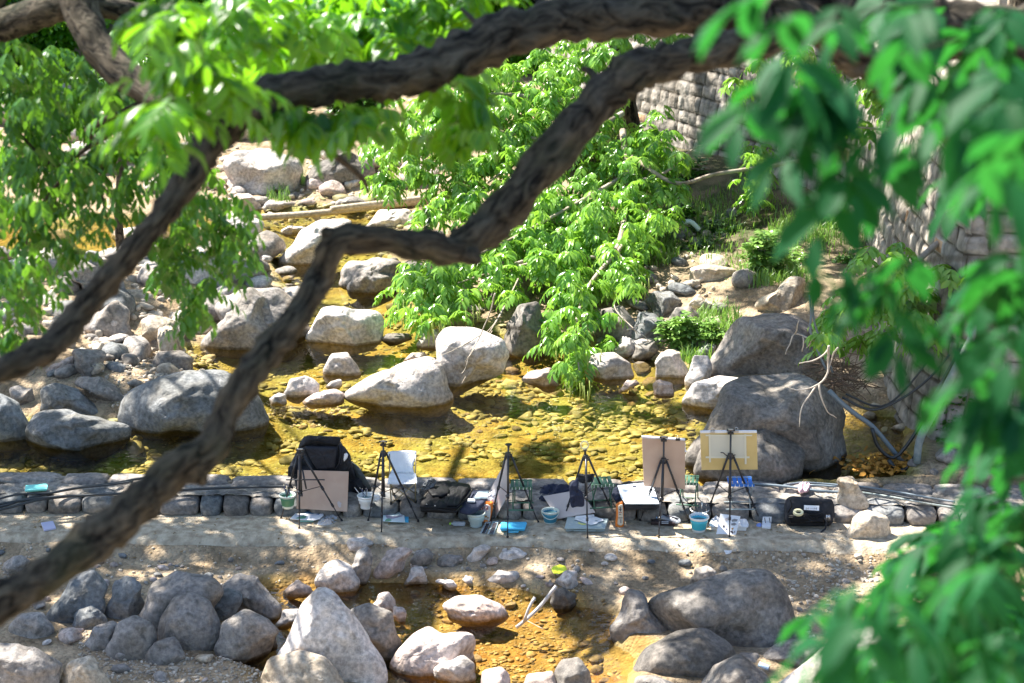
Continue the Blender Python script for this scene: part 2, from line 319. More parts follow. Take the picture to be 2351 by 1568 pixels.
def build_ground_mat(m):
    t = m.node_tree; N = t.nodes; L = t.links; b = N['Principled BSDF']; b.inputs['Roughness'].default_value = .92; b.inputs['Specular IOR Level'].default_value = .2
    geo = N.new('ShaderNodeNewGeometry'); pos = geo.outputs['Position']
    def nz(s, d=6):
        n = N.new('ShaderNodeTexNoise'); n.inputs['Scale'].default_value = s; n.inputs['Detail'].default_value = d; L.new(pos, n.inputs['Vector']); return n.outputs[0]
    def ramp(src, p0, p1, c0, c1):
        r = N.new('ShaderNodeValToRGB'); r.color_ramp.elements[0].position = p0; r.color_ramp.elements[1].position = p1
        r.color_ramp.elements[0].color = (*c0, 1); r.color_ramp.elements[1].color = (*c1, 1); L.new(src, r.inputs[0]); return r.outputs[0]
    def mix(f, a, c, mode='MIX'):
        x = N.new('ShaderNodeMix'); x.data_type = 'RGBA'; x.blend_type = mode
        if isinstance(f, float): x.inputs[0].default_value = f
        else: L.new(f, x.inputs[0])
        L.new(a, x.inputs[6]); L.new(c, x.inputs[7]); return x.outputs[2]
    dry = ramp(nz(2.5), .35, .65, (.21, .155, .095), (.40, .315, .215))
    vo = N.new('ShaderNodeTexVoronoi'); vo.inputs['Scale'].default_value = 26; L.new(pos, vo.inputs['Vector'])
    st = N.new('ShaderNodeMix'); st.data_type = 'RGBA'; st.blend_type = 'MULTIPLY'; st.inputs[0].default_value = .8; L.new(dry, st.inputs[6])
    hsv = ramp(vo.outputs['Color'], 0, 1, (.6, .6, .6), (1.35, 1.33, 1.3)); L.new(hsv, st.inputs[7])
    wet = ramp(nz(1.3), .35, .62, (.32, .23, .06), (.25, .25, .085))
    w2 = ramp(nz(7), .40, .62, (.62, .55, .45), (1.15, 1.1, 1.0)); wet = mix(.8, wet, w2, 'MULTIPLY')
    sl_ = N.new('ShaderNodeSeparateXYZ'); L.new(pos, sl_.inputs[0]); lw = N.new('ShaderNodeMath'); lw.operation = 'LESS_THAN'; L.new(sl_.outputs[1], lw.inputs[0]); lw.inputs[1].default_value = 17.9
    low = ramp(nz(2.3), .35, .62, (.28, .155, .045), (.30, .23, .09)); wet = mix(lw.outputs[0], wet, mix(.8, low, w2, 'MULTIPLY'))
    at = N.new('ShaderNodeAttribute'); at.attribute_name = 'tint'
    c = mix(at.outputs['Fac'], st.outputs[2], wet)
    sy = N.new('ShaderNodeSeparateXYZ'); L.new(pos, sy.inputs[0]); ay = N.new('ShaderNodeMapRange'); ay.inputs[1].default_value = 24.5; ay.inputs[2].default_value = 27.5; L.new(sy.outputs[1], ay.inputs[0])
    ax = N.new('ShaderNodeMapRange'); ax.inputs[1].default_value = .6; ax.inputs[2].default_value = 2.0; L.new(sy.outputs[0], ax.inputs[0])
    am = N.new('ShaderNodeMath'); am.operation = 'MULTIPLY'; L.new(ax.outputs[0], am.inputs[0]); L.new(ay.outputs[0], am.inputs[1])
    soil = ramp(nz(2.2), .4, .6, (.05, .06, .025), (.14, .12, .07)); c = mix(am.outputs[0], c, soil)
    # green hillside well beyond the stream
    sx = N.new('ShaderNodeSeparateXYZ'); L.new(pos, sx.inputs[0]); mr = N.new('ShaderNodeMapRange'); mr.inputs[1].default_value = 1.0; mr.inputs[2].default_value = 2.6; L.new(sx.outputs[2], mr.inputs[0])
    gr = ramp(nz(1.1), .4, .6, (.035, .06, .015), (.09, .14, .04)); c = mix(mr.outputs[0], c, gr)
    L.new(c, b.inputs['Base Color'])
    b1 = N.new('ShaderNodeBump'); b1.inputs['Strength'].default_value = .8; b1.inputs['Distance'].default_value = .02; L.new(vo.outputs['Distance'], b1.inputs['Height']); b1.invert = True
    b2 = N.new('ShaderNodeBump'); b2.inputs['Strength'].default_value = .7; b2.inputs['Distance'].default_value = .02; L.new(nz(45, 6), b2.inputs['Height']); L.new(b1.outputs[0], b2.inputs['Normal'])
    L.new(b2.outputs[0], b.inputs['Normal'])
build_ground_mat(gm)
link('ground', me, gm); tag(bpy.data.objects['ground'], kind='structure')
# ------------------------------------------------------------------ water
def watermat(name, tint_c, bs=.06):
    m = bpy.data.materials.new(name); m.use_nodes = True; t = m.node_tree; N = t.nodes; L = t.links
    N.remove(N['Principled BSDF']); out = N['Material Output']
    tr = N.new('ShaderNodeBsdfTransparent'); tr.inputs[0].default_value = (*tint_c, 1)
    gl = N.new('ShaderNodeBsdfGlossy'); gl.inputs['Roughness'].default_value = .015
    fr = N.new('ShaderNodeFresnel'); fr.inputs[0].default_value = 1.42; mx = N.new('ShaderNodeMixShader')
    geo = N.new('ShaderNodeNewGeometry'); mp = N.new('ShaderNodeMapping'); mp.inputs['Scale'].default_value = (1, 1.6, 1); L.new(geo.outputs['Position'], mp.inputs[0])
    n = N.new('ShaderNodeTexNoise'); n.inputs['Scale'].default_value = 7; n.inputs['Detail'].default_value = 4; L.new(mp.outputs[0], n.inputs['Vector'])
    bp = N.new('ShaderNodeBump'); bp.inputs['Strength'].default_value = bs; bp.inputs['Distance'].default_value = .1; L.new(n.outputs[0], bp.inputs['Height'])
    L.new(bp.outputs[0], gl.inputs['Normal']); L.new(bp.outputs[0], fr.inputs['Normal'])
    L.new(fr.outputs[0], mx.inputs[0]); L.new(tr.outputs[0], mx.inputs[1]); L.new(gl.outputs[0], mx.inputs[2]); L.new(mx.outputs[0], out.inputs[0])
    return m
def flat(name, z, x0, x1, yf0, yf1, m, n=24):
    xs = np.linspace(x0, x1, n); V = []; 
    for x in xs: V += [(x, yf0(x), z), (x, yf1(x), z)]
    F = [(2*i, 2*i+2, 2*i+3, 2*i+1) for i in range(n-1)]
    me = bpy.data.meshes.new(name); me.from_pydata(V, [], F); return link(name, me, m)
def wx(x): return 4.4
tag(flat('water', WL, -16, 5.15, lambda x: Yw(x)+.60, lambda x: 37.0, watermat('pool_water', (.97, .92, .70))), kind='structure')
tag(flat('water', WLOW, -4.5, 4.5, lambda x: 12, lambda x: Ypf(x)-.05, watermat('low_water', (.98, .92, .72), .04)), kind='structure')
# ------------------------------------------------------------------ path and weir
pm = mat('path_cement', (.32, .255, .175), .95, col2=(.54, .46, .34), vscale=11, bump=1, bscale=38, coords='Object', detail=9)
xs = np.arange(-8, 9.01, .06); ys = np.linspace(0, 1, 12)
V = []; 
for j, q in enumerate(ys):
    for x in xs:
        y0 = Ypf(x)-.02+vnoise(np.array([x]), np.array([0.]), .25, 8)[0]*.09+vnoise(np.array([x]), np.array([3.]), .9, 9)[0]*.16; y1 = Yw(x)+.10
        y = y0+(y1-y0)*q
        z = .0+vnoise(np.array([x]), np.array([y]), .35, 12)[0]*.03 + vnoise(np.array([x]), np.array([y]), .11, 15)[0]*.014 - (.13 if j == 0 else 0.028 if j == 1 else 0)
        V.append((x, y-(.03 if j == 0 else 0), z))
V = np.array(V); ii = np.arange(len(ys)*len(xs)).reshape(len(ys), len(xs))
F = np.stack([ii[:-1, :-1], ii[:-1, 1:], ii[1:, 1:], ii[1:, :-1]], -1).reshape(-1, 4)
tag(link('path', np_mesh('path', V, F), pm), kind='structure')
weir = empty('stone_weir', (0, 18.6, 0), 'low mortared stone weir of pillow shaped blocks with cobbled top, between pool and path', 'weir')
def blob_block(c, s, seed, n=6, p=3.2, shear=False):
    # rounded block with noise
    bm = bmesh.new(); bmesh.ops.create_cube(bm, size=2.0); bmesh.ops.subdivide_edges(bm, edges=bm.edges, cuts=n, use_grid_fill=True)
    for v in bm.verts:
        q = v.co; l = (abs(q.x)**p+abs(q.y)**p+abs(q.z)**p)**(1/p); q = q/l
        nn = mn.noise(q*1.3+Vector((seed*3.7, 0, 0)))*.10+mn.noise(q*4+Vector((seed, 9, 0)))*.03
        q = q*(1+nn); v.co = Vector((c[0]+q.x*s[0]/2, c[1]+q.y*s[1]/2, c[2]+q.z*s[2]/2))
    if shear:
        for v in bm.verts: f_ = min(1, max(0, (c[1]+s[1]/2-v.co.y)/s[1])); v.co.z *= (1-.42*f_) if v.co.z > 0 else 1
    for f in bm.faces: f.smooth = True
    me = bpy.data.meshes.new('block'); bm.to_mesh(me); bm.free(); return me
x = -7.0; k = 0
while x < 6.2:
    w = rnd.uniform(.20, .46)
    me = blob_block((x+w/2, Yw(x+w/2)+.13, .085), (w-.012, .29+rnd.uniform(-.02, .03), .245), k, 5, 4.0, True)
    link('block', me, M['granite'] if k % 3 else M['bluish'], weir); x += w; k += 1
cob = granite('cobble_top', (.22, .21, .19), (.34, .31, .27), objvar=0)
# cobbled infill top with displacement
xs = np.arange(-8, 8.01, .035); ys2 = np.linspace(0, 1, 16)
XX = np.repeat(xs[None], len(ys2), 0); QQ = np.repeat(ys2[:, None], len(xs), 1); YY = Yw(XX)+.12+QQ*.48
pts = np.stack([XX.ravel(), YY.ravel()], -1); cs = np.stack([nr.uniform(-8, 8, 1400), nr.uniform(0, 1, 1400)], -1); cs[:, 1] = Yw(cs[:, 0])+.12+cs[:, 1]*.5
ZZ = np.zeros(len(pts))
for i0 in range(0, len(pts), 2000):
    d = np.hypot(pts[i0:i0+2000, None, 0]-cs[None, :, 0], (pts[i0:i0+2000, None, 1]-cs[None, :, 1])*1.3); d.sort(1); ZZ[i0:i0+2000] = np.minimum((d[:, 1]-d[:, 0])*.5, .022)
Z = STRIP-.045+ZZ.reshape(XX.shape)+vnoise(XX, YY, .5, 14)*.03
ii = np.arange(XX.size).reshape(XX.shape); F = np.stack([ii[:-1, :-1], ii[:-1, 1:], ii[1:, 1:], ii[1:, :-1]], -1).reshape(-1, 4)
link('cobble_infill', np_mesh('cobble_infill', np.stack([XX, YY, Z], -1).reshape(-1, 3), F), cob, weir)
x = -7.2; k = 0
while x < 6:
    w = rnd.uniform(.45, .85)
    me = blob_block((x+w/2, Yw(x+w/2)+.545, .075), (w-.012, .25, .27), 50+k, 5, 7.0); link('edge_slab', me, M['granite'], weir); x += w; k += 1
# ================================================================== boulders
NROCK = [0]
def rock(pg, label, zg, m='granite', ang=.5, dep=None, name='boulder', up=None, seed=None, ext=1.5, push=.8, group=None, under=False):
    """solid stone whose outline seen from the path side follows pg; zg = level it stands on"""
    NROCK[0] += 1; seed = seed if seed is not None else NROCK[0]
    pg = [Vector((u, -v)) for u, v in pg]
    x0 = min(p.x for p in pg); x1 = max(p.x for p in pg); y0 = min(p.y for p in pg); y1 = max(p.y for p in pg)
    c = Vector(((x0+x1)/2, (y0+y1)/2)); A = 64; rad = []
    for k in range(A):
        a = 2*math.pi*k/A; d = Vector((math.cos(a), math.sin(a))); best = 0
        for i in range(len(pg)):
            p = pg[i]-c; q = pg[(i+1) % len(pg)]-c; e = q-p; den = d.x*e.y-d.y*e.x
            if abs(den) < 1e-9: continue
            t = (p.x*e.y-p.y*e.x)/den; s = (p.x*d.y-p.y*d.x)/den
            if t > 0 and -1e-6 <= s <= 1+1e-6: best = max(best, t)
        rad.append(best or (x1-x0)/2)
    rad = [rad[k]*.5+(rad[k-1]+rad[(k+1) % A])*.25 for k in range(A)]
    Yf = G(c.x, -y0, zg).y; px = Yf/math.cos(R(17))/FD
    d = dep if dep else (x1-x0)*px*.5*.80
    Yc = Yf+d*push; cen = P(c.x, -c.y, Yc); sc = (cen-Vector((0, 0, CAMZ))).length/FD
    sub = 5 if (x1-x0) > 110 else 4 if (x1-x0) > 45 else 3
    bm = bmesh.new(); bmesh.ops.create_icosphere(bm, subdivisions=sub, radius=1)
    r_ = random.Random(seed); planes = []
    for _ in range(int(3+ang*9)):
        n = Vector((r_.gauss(0, 1), r_.gauss(0, 1), r_.gauss(0, 1))).normalized()
        if abs(n.z) < .3: n.z = .45*(1 if n.z > 0 else -1); n.normalize()
        planes.append((n, r_.uniform(.94-ang*.42, .97-ang*.12)))
    off = Vector((seed*1.37, seed*.71, 3))
    for v in bm.verts:
        q = v.co.copy()
        for n, hh in planes:
            t = q.dot(n)-hh
            if t > 0: q -= n*t*.93
        # local: x right, y up, z towards the far side
        rr = math.hypot(q.x, q.y); a = math.atan2(q.y, q.x) % (2*math.pi); f = a/(2*math.pi)*A; k = int(f) % A; f -= int(f)
        rd = (rad[k]*(1-f)+rad[(k+1) % A]*f)*sc
        if q.y < -.12: rd *= 1+(ext-1)*min(1, (-q.y-.12)*1.6)
        s1 = 1+.10*mn.noise(q*1.7+off)+.045*mn.noise(q*4.1+off)+.02*mn.noise(q*9+off)
        if ang > .45: s1 += .035*abs(mn.noise(q*3.1-off))
        w = cen+_r*(math.cos(a)*rr*rd)+_u*(math.sin(a)*rr*rd)+_f*(q.z*d*s1)
        w += (w-cen).normalized()*((s1-1)*.6*rd*min(1, abs(q.z)*1.2+.25))
        v.co = w-cen
    for f in bm.faces: f.smooth = True
    me = bpy.data.meshes.new(name); bm.to_mesh(me); bm.free()
    base = Vector((cen.x, cen.y, zg)); 
    for v in me.vertices: v.co += cen-base
    o = link(name, me, M[m]); o.location = base
    return tag(o, label, 'boulder' if name == 'boulder' else 'stone', group)
B = WL
ROCKS = [
 ([(275,930),(300,895),(370,865),(440,848),(520,850),(580,890),(608,935),(605,965),(560,990),(440,995),(330,985),(285,960)], 'largest smooth blue grey boulder at the left pool edge behind the dark branch', B, 'bluish', .12),
 ([(60,985),(85,945),(150,940),(210,955),(260,972),(303,975),(303,1010),(240,1028),(120,1033),(65,1015)], 'long low blue grey boulder lying in the shaded water near the weir at left', B, 'bluish', .2),
 ([(-70,900),(0,903),(40,925),(62,965),(50,1005),(0,1010),(-70,1005)], 'rounded boulder cut by the left picture edge above the dark water', B, 'bluish', .15),
 ([(95,892),(130,878),(175,893),(215,930),(245,955),(180,962),(100,940)], 'greenish grey slanting boulder behind the long low boulder', B, 'bluish', .5),
 ([(15,895),(35,882),(80,890),(90,925),(60,945),(25,925)], 'small rough pale grey stone wedged between boulders at far left bank', B, 'granite', .8),
 ([(1000,775),(1020,748),(1090,752),(1165,775),(1172,820),(1140,850),(1040,888),(1003,840)], 'pale square boulder standing in the pool right of the wedge shaped one', B, 'pale', .3),
 ([(785,905),(850,862),(930,830),(990,815),(1022,835),(1032,870),(1030,915),(980,935),(900,925),(830,915)], 'white wedge shaped boulder tapering to the left in the middle of the pool', B, 'pale', .12),
 ([(705,770),(740,705),(800,698),(880,712),(890,745),(860,780),(790,797),(730,785)], 'broad sloping slab boulder with leaf shade on its upper half', B, 'pale', .55),
 ([(490,700),(550,665),(640,660),(690,700),(705,760),(600,790),(510,740)], 'rounded grey boulder behind the pointed shaded one', B, 'granite', .15),
 ([(465,795),(520,720),(575,655),(620,690),(648,760),(650,795),(540,800)], 'pointed shark fin boulder with a sunlit patch at its foot', B, 'granite', .25),
 ([(1715,710),(1730,690),(1770,670),(1815,632),(1855,640),(1862,690),(1850,720),(1760,730)], 'pale cream jagged boulder above the dark pair at right', B+.35, 'tan', .8),
 ([(1620,870),(1640,800),(1680,722),(1750,712),(1840,715),(1890,760),(1880,820),(1800,865),(1740,868),(1660,850)], 'upper of the two great dark boulders by the wall, flat topped', B+.15, 'granite', .55),
 ([(1590,1010),(1620,950),(1660,885),(1720,860),(1830,855),(1900,890),(1950,945),(1945,990),(1910,1070),(1850,1085),(1780,1080),(1700,1065),(1600,1050)], 'biggest boulder, dark pitted grey, at the right end of the pool', B, 'dark', .35),
 ([(1595,1050),(1640,995),(1750,975),(1830,1010),(1852,1050),(1800,1100),(1700,1112),(1610,1085)], 'dark low boulder directly behind the yellow drawing board', B, 'dark', .25),
 ([(1570,912),(1590,880),(1650,862),(1705,868),(1700,905),(1640,938),(1585,935)], 'sunlit oval boulder touching the left side of the biggest dark boulder', B, 'pale', .15),
 ([(1193,872),(1230,842),(1262,838),(1285,865),(1278,890),(1212,888)], 'small pointed pink white stone alone in the pool left of the hanging leaves', B, 'pink', .7),
 ([(1498,832),(1518,808),(1560,810),(1582,840),(1578,868),(1520,868)], 'blocky light grey stone at the right pool edge', B, 'pale', .7),
 ([(1495,882),(1515,868),(1545,880),(1542,908),(1500,908)], 'small reddish white stone in shallow water right of the hanging leaves', B, 'pink', .7),
 ([(1420,905),(1440,868),(1462,868),(1478,880),(1465,885)], 'tiny half sunk orange pink stone in the shallow right water', B, 'pink', .7),
 ([(745,842),(760,812),(800,808),(822,838),(822,860),(755,862)], 'round pale stone in the stream below the sloping slab', B, 'pale', .2),
 ([(655,592),(690,530),(740,500),(808,503),(808,545),(740,605),(670,608)], 'bright white egg shaped boulder in the far pool', B, 'pale', .1),
 ([(838,525),(870,482),(940,480),(965,520),(900,535)], 'smooth white boulder top behind the horizontal branch at far pool', B, 'pale', .1),
 ([(480,560),(500,490),(560,488),(610,508),(600,545),(550,590),(490,592)], 'white boulder on the far left pool shore beside the hanging leaves', B, 'pale', .4),
 ([(475,640),(490,590),(540,580),(600,605),(615,630),(580,650),(530,692),(480,680)], 'grey boulder with dark underside left of the far channel', B, 'granite', .5),
 ([(510,375),(540,348),(620,343),(690,368),(698,400),(660,440),(570,457),(530,430)], 'great pale boulder far upstream crossed by leaf shadow', B+.1, 'pale', .25),
 ([(690,430),(720,380),(800,345),(860,380),(860,430),(760,447)], 'dark shaded boulder far upstream next to the great pale one', B+.1, 'dark', .3),
 ([(780,625),(800,598),(870,590),(925,600),(915,650),(860,665),(790,655)], 'mottled boulder under the horizontal branch', B, 'granite', .25),
 ([(800,655),(820,615),(870,608),(915,640),(900,672),(820,672)], 'rounded stone in front of the mottled boulder at channel side', B, 'granite', .2),
 ([(190,775),(225,720),(265,688),(298,712),(292,765),(240,792)], 'tall rounded olive grey boulder on the left bank', B+.15, 'granite', .2),
 ([(312,730),(340,715),(400,735),(417,780),(385,805),(330,770)], 'brown cracked boulder beside the tree stump on the left bank', B+.1, 'tan', .5),
 ([(345,842),(362,808),(420,803),(446,825),(430,852),(360,856)], 'flat dark purplish stone at the left waterline', B+.03, 'dark', .25),
 ([(150,860),(170,800),(225,785),(262,808),(250,850),(200,870)], 'flat topped shaded slab on the left bank', B+.2, 'granite', .8),
 ([(100,860),(125,830),(175,815),(180,840),(150,868)], 'pinkish angular stone under the left branch', B+.2, 'pink', .8),
 ([(250,925),(200,900),(150,880),(170,860),(230,865),(270,890),(290,930)], 'rough pink grey slab between the green boulder and the gravel', B+.1, 'granite', .7),
 ([(125,605),(180,590),(270,622),(287,660),(272,705),(200,665),(130,645)], 'shaded cut boulder with brown broken end at left', B+.3, 'granite', .6),
 ([(40,690),(70,660),(120,665),(150,700),(120,730),(60,715)], 'sun bleached rough white boulder at far left', B+.3, 'pale', .8),
 ([(270,690),(290,665),(330,665),(350,690),(335,715),(290,712)], 'medium sandy brown stone above the left gravel', B+.2, 'tan', .4),
 ([(120,600),(150,588),(225,590),(240,602),(200,610),(130,615)], 'flat white sunlit rock by the far left water', B, 'pale', .6),
 ([(330,610),(370,590),(460,600),(500,640),(480,680),(420,690),(350,660)], 'long shaded boulder behind the hanging leaf tip', B+.1, 'granite', .35),
 ([(1150,745),(1190,700),(1240,690),(1265,780),(1215,812),(1170,785)], 'dark split boulder under the middle tree beside the pale square one', B+.05, 'dark', .7),
 ([(1105,720),(1120,640),(1190,630),(1230,680),(1180,720)], 'shaded round boulder hidden by the tree leaves', B+.1, 'granite', .4),
 ([(1570,655),(1580,615),(1620,605),(1695,618),(1680,658),(1620,675)], 'ochre stained boulder with deep shade beneath it', B+.35, 'tan', .8),
 ([(1475,690),(1500,668),(1555,660),(1578,690),(1540,732),(1500,725)], 'bluish flat boulder right of the tree', B+.2, 'bluish', .7),
 ([(1518,745),(1545,700),(1585,690),(1620,720),(1610,760),(1550,770)], 'grey angular boulder below the ochre one', B+.2, 'granite', .7),
 ([(1580,700),(1600,672),(1645,690),(1650,725),(1610,735)], 'small two toned boulder with ochre side', B+.25, 'tan', .8),
 ([(1340,852),(1358,812),(1410,808),(1450,835),(1448,862),(1400,872)], 'low white boulder with a waterline behind the hanging leaves', B, 'pale', .2),
 ([(1405,800),(1430,768),(1470,785),(1462,812),(1425,815)], 'white bank stone with flat facets near right shore', B+.02, 'pale', .7),
 ([(1455,820),(1462,785),(1500,780),(1520,800),(1495,825)], 'dark bank stone next to the flat faceted white one', B+.02, 'dark', .6),
 ([(1370,760),(1380,710),(1430,700),(1460,740),(1445,770),(1400,780)], 'smooth shaded boulder right of hanging tree branch', B+.1, 'granite', .4),
 ([(1450,745),(1465,715),(1505,715),(1525,745),(1500,785),(1460,780)], 'bluish shaded boulder above the right shore stones', B+.1, 'bluish', .5),
 ([(1580,865),(1590,815),(1625,815),(1640,850),(1620,880),(1590,885)], 'cream upright stone between the blocky stone and the dark boulder', B, 'pale', .6),
 ([(1590,810),(1600,780),(1640,775),(1650,800),(1630,815)], 'small rounded cream stone by the grass tuft', B+.05, 'tan', .3),
 ([(655,905),(665,868),(700,862),(745,880),(740,900),(690,915)], 'cracked white stone at the tip of the small gravel spit', B, 'pale', .6),
 ([(690,922),(720,900),(770,892),(795,905),(785,925),(720,930)], 'flat oval white stone on the gravel spit', B, 'pink', .25),
 ([(612,918),(640,900),(662,905),(655,925),(625,930)], 'little bright white stone at the left end of the spit', B, 'pale', .6),
 ([(745,888),(760,875),(785,868),(785,885),(765,892)], 'small flat pebble stone left of the white wedge boulder', B, 'pale', .5),
 ([(925,830),(945,810),(975,808),(985,820),(960,832)], 'small orange white stone in the water above the wedge boulder', B, 'pink', .4),
 ([(640,530),(660,518),(700,520),(698,535),(660,540)], 'flat low stone in the far pool left of the white egg boulder', B, 'pale', .3),
 ([(960,790),(970,760),(1005,755),(1020,790),(990,800)], 'white boulder corner under the catkins beside the square boulder', B, 'pale', .3),
 ([(870,780),(890,765),(940,765),(950,780),(900,790)], 'low shaded stone under the left end of the tree', B, 'dark', .4),
 ([(520,480),(530,445),(570,440),(600,470),(580,490)], 'pinkish boulder at the foot of the great pale boulder', B, 'pink', .5),
 ([(595,480),(620,458),(690,462),(695,482),(640,488)], 'flat light stones mound on the far shore', B, 'pale', .5),
 ([(745,475),(770,455),(820,450),(850,468),(830,482),(770,484)], 'rounded grey stone on the far shore near the pole', B, 'granite', .3),
 ([(860,470),(880,450),(940,445),(965,470),(900,480)], 'cream stone on the far shore left of the tree', B, 'tan', .5),
 # path stones
 ([(1915,1140),(1918,1092),(1945,1083),(1962,1090),(1983,1150),(1955,1155),(1922,1152)], 'upright tan broken block standing on the weir at right', STRIP, 'tan', .85),
 ([(1950,1225),(1958,1190),(1990,1162),(2045,1180),(2047,1210),(2035,1232),(1985,1238)], 'large tan broken block with a bright top on the path', 0, 'tan', .85),
 # lower foreground
 ([(650,1500),(690,1390),(735,1345),(770,1352),(805,1400),(850,1470),(860,1520),(830,1575),(760,1585),(690,1545)], 'tall pale pointed boulder in the lower foreground', WLOW, 'pale', .3),
 ([(595,1570),(620,1510),(690,1493),(750,1510),(790,1568),(790,1640),(600,1640)], 'smooth rounded tan boulder at the bottom edge before the tall pointed one', WLOW, 'tan', .1),
 ([(725,1325),(745,1292),(775,1283),(808,1300),(822,1330),(800,1353),(745,1353)], 'round cream boulder on the sandy slope', WLOW+.02, 'pale', .1),
 ([(800,1400),(850,1383),(900,1403),(912,1470),(890,1510),(850,1515),(815,1490)], 'dark side boulder leaning behind the tall pointed one', WLOW, 'granite', .35),
 ([(903,1505),(950,1455),(985,1438),(1020,1455),(1085,1452),(1095,1480),(1082,1535),(1000,1548),(915,1532)], 'pink flat topped boulder in the lower pool', WLOW, 'pink', .35),
 ([(990,1540),(1020,1515),(1068,1503),(1096,1520),(1085,1555),(1040,1570),(1000,1560)], 'white rounded stone in front of the pink flat topped boulder', WLOW, 'pale', .5),
 ([(1012,1390),(1045,1370),(1110,1365),(1150,1385),(1168,1412),(1120,1430),(1040,1418)], 'pink slab half under the orange water of the lower pool', WLOW-.02, 'pink', .35),
 ([(363,1430),(400,1370),(440,1360),(480,1380),(503,1430),(495,1460),(450,1487),(390,1470)], 'smooth pear shaped grey boulder on top of the foreground pile', WLOW+.06, 'granite', .1),
 ([(330,1400),(350,1340),(400,1312),(500,1328),(520,1360),(440,1450),(350,1455)], 'broad boulder with a sunlit top behind the pear shaped one', WLOW+.05, 'granite', .25),
 ([(465,1385),(520,1350),(555,1360),(556,1385),(510,1415),(480,1410)], 'smooth loaf shaped stone right of the broad sunlit top boulder', WLOW+.1, 'bluish', .1),
 ([(122,1405),(168,1322),(215,1308),(246,1345),(232,1392),(180,1422),(130,1425)], 'blue grey slanted boulder under the branch at lower left', WLOW+.08, 'bluish', .25),
 ([(500,1480),(510,1430),(560,1398),(612,1420),(642,1450),(590,1500),(540,1512)], 'dark rounded boulder between the pear shaped and the tall pale one', WLOW+.02, 'granite', .15),
 ([(253,1482),(270,1430),(310,1412),(350,1430),(362,1465),(330,1500),(280,1512)], 'round dark mottled boulder at the left gravel patch', WLOW+.05, 'granite', .15),
 ([(-40,1480),(40,1453),(100,1488),(140,1530),(110,1575),(60,1610),(-40,1610)], 'brown ridged boulder in the lower left corner', WLOW+.05, 'granite', .5),
 ([(135,1562),(160,1520),(210,1500),(247,1550),(242,1585),(150,1592)], 'small brown boulder right of the lower left corner one', WLOW+.05, 'tan', .45),
 ([(240,1400),(250,1340),(290,1308),(338,1335),(335,1385),(290,1420)], 'shaded craggy boulder left of the broad sunlit top one', WLOW+.08, 'bluish', .75),
 ([(168,1412),(180,1395),(212,1388),(245,1418),(232,1442),(180,1442)], 'small blue grey rounded cobble beneath the slanted boulder', WLOW+.06, 'bluish', .2),
 ([(198,1478),(215,1440),(255,1425),(285,1440),(262,1492),(215,1495)], 'shaded wedge stone behind the round mottled boulder', WLOW+.05, 'granite', .6),
 ([(20,1440),(45,1410),(100,1405),(125,1440),(100,1460),(50,1462)], 'dark grey flattish boulder low at the left edge', WLOW+.08, 'granite', .3),
 ([(335,1500),(360,1470),(400,1462),(430,1500),(395,1525),(350,1520)], 'dark stone wedged under the pear shaped boulder', WLOW+.05, 'granite', .4),
 ([(505,1350),(540,1315),(580,1312),(625,1345),(640,1378),(620,1410),(560,1395)], 'cracked brown grey boulder at the end of the sandy slope', WLOW+.05, 'granite', .7),
 ([(585,1395),(600,1365),(635,1372),(648,1395),(625,1415)], 'small angular brown stone at the pool end by the cracked boulder', WLOW, 'tan', .8),
 ([(650,1358),(680,1328),(715,1345),(716,1362),(660,1370)], 'pinkish peaked stone half in the narrow water left of the cream round one', WLOW, 'pink', .6),
 ([(635,1435),(650,1400),(690,1395),(692,1425),(660,1440)], 'glassy white rock by the tall pale boulder', WLOW, 'pale', .8),
 ([(590,1470),(612,1448),(635,1455),(632,1485),(605,1490)], 'small dark jagged rock next to the dark rounded boulder', WLOW, 'dark', .8),
 ([(800,1310),(815,1262),(845,1253),(862,1275),(855,1320),(835,1335)], 'upright streaked grey block on the slope below the path', -.18, 'granite', .7),
 ([(865,1310),(880,1258),(920,1243),(950,1262),(925,1300),(890,1325)], 'pink grey split rock right of the upright streaked block', -.17, 'pink', .75),
 ([(788,1255),(800,1236),(835,1232),(862,1248),(830,1262),(795,1270)], 'domed cream stone just below the path edge', -.08, 'pale', .3),
 ([(945,1285),(955,1262),(985,1256),(998,1275),(980,1290),(955,1292)], 'dark capped stone on the bank beyond the pink grey split rock', -.1, 'granite', .5),
 ([(1000,1285),(1020,1272),(1062,1275),(1066,1292),(1030,1302),(1010,1298)], 'flat brown stone on the slope above the small pool', -.14, 'granite', .5),
 ([(1075,1280),(1090,1255),(1105,1247),(1128,1255),(1118,1280),(1092,1290)], 'angular pinkish white stone near the middle of the slope', -.12, 'pale', .8),
 ([(1122,1288),(1150,1262),(1180,1256),(1228,1270),(1210,1285),(1160,1295)], 'long bright white slab on the slope', -.13, 'pale', .6),
 ([(932,1340),(940,1302),(970,1300),(978,1320),(975,1342)], 'small upright cream cube stone at the lower pool edge', WLOW+.01, 'pale', .8),
 ([(1108,1335),(1145,1308),(1195,1310),(1192,1335),(1130,1345)], 'wide pentagon white stone at the lower pool edge', WLOW+.01, 'pale', .7),
 ([(995,1335),(1005,1326),(1045,1330),(1055,1345),(1035,1352)], 'thin white flake stone by the cream cube stone', WLOW+.01, 'pale', .7),
 ([(1055,1335),(1070,1320),(1088,1322),(1088,1340),(1075,1342)], 'tiny white triangular stone beside the thin flake', WLOW+.01, 'pale', .8),
 ([(1262,1335),(1290,1305),(1325,1312),(1342,1345),(1300,1355)], 'crumbly white rock under the yellow wrapper', -.17, 'pale', .75),
 ([(1255,1385),(1270,1352),(1300,1345),(1328,1365),(1325,1390),(1280,1400)], 'dark wet wedge stone near the grey sticks', WLOW, 'dark', .7),
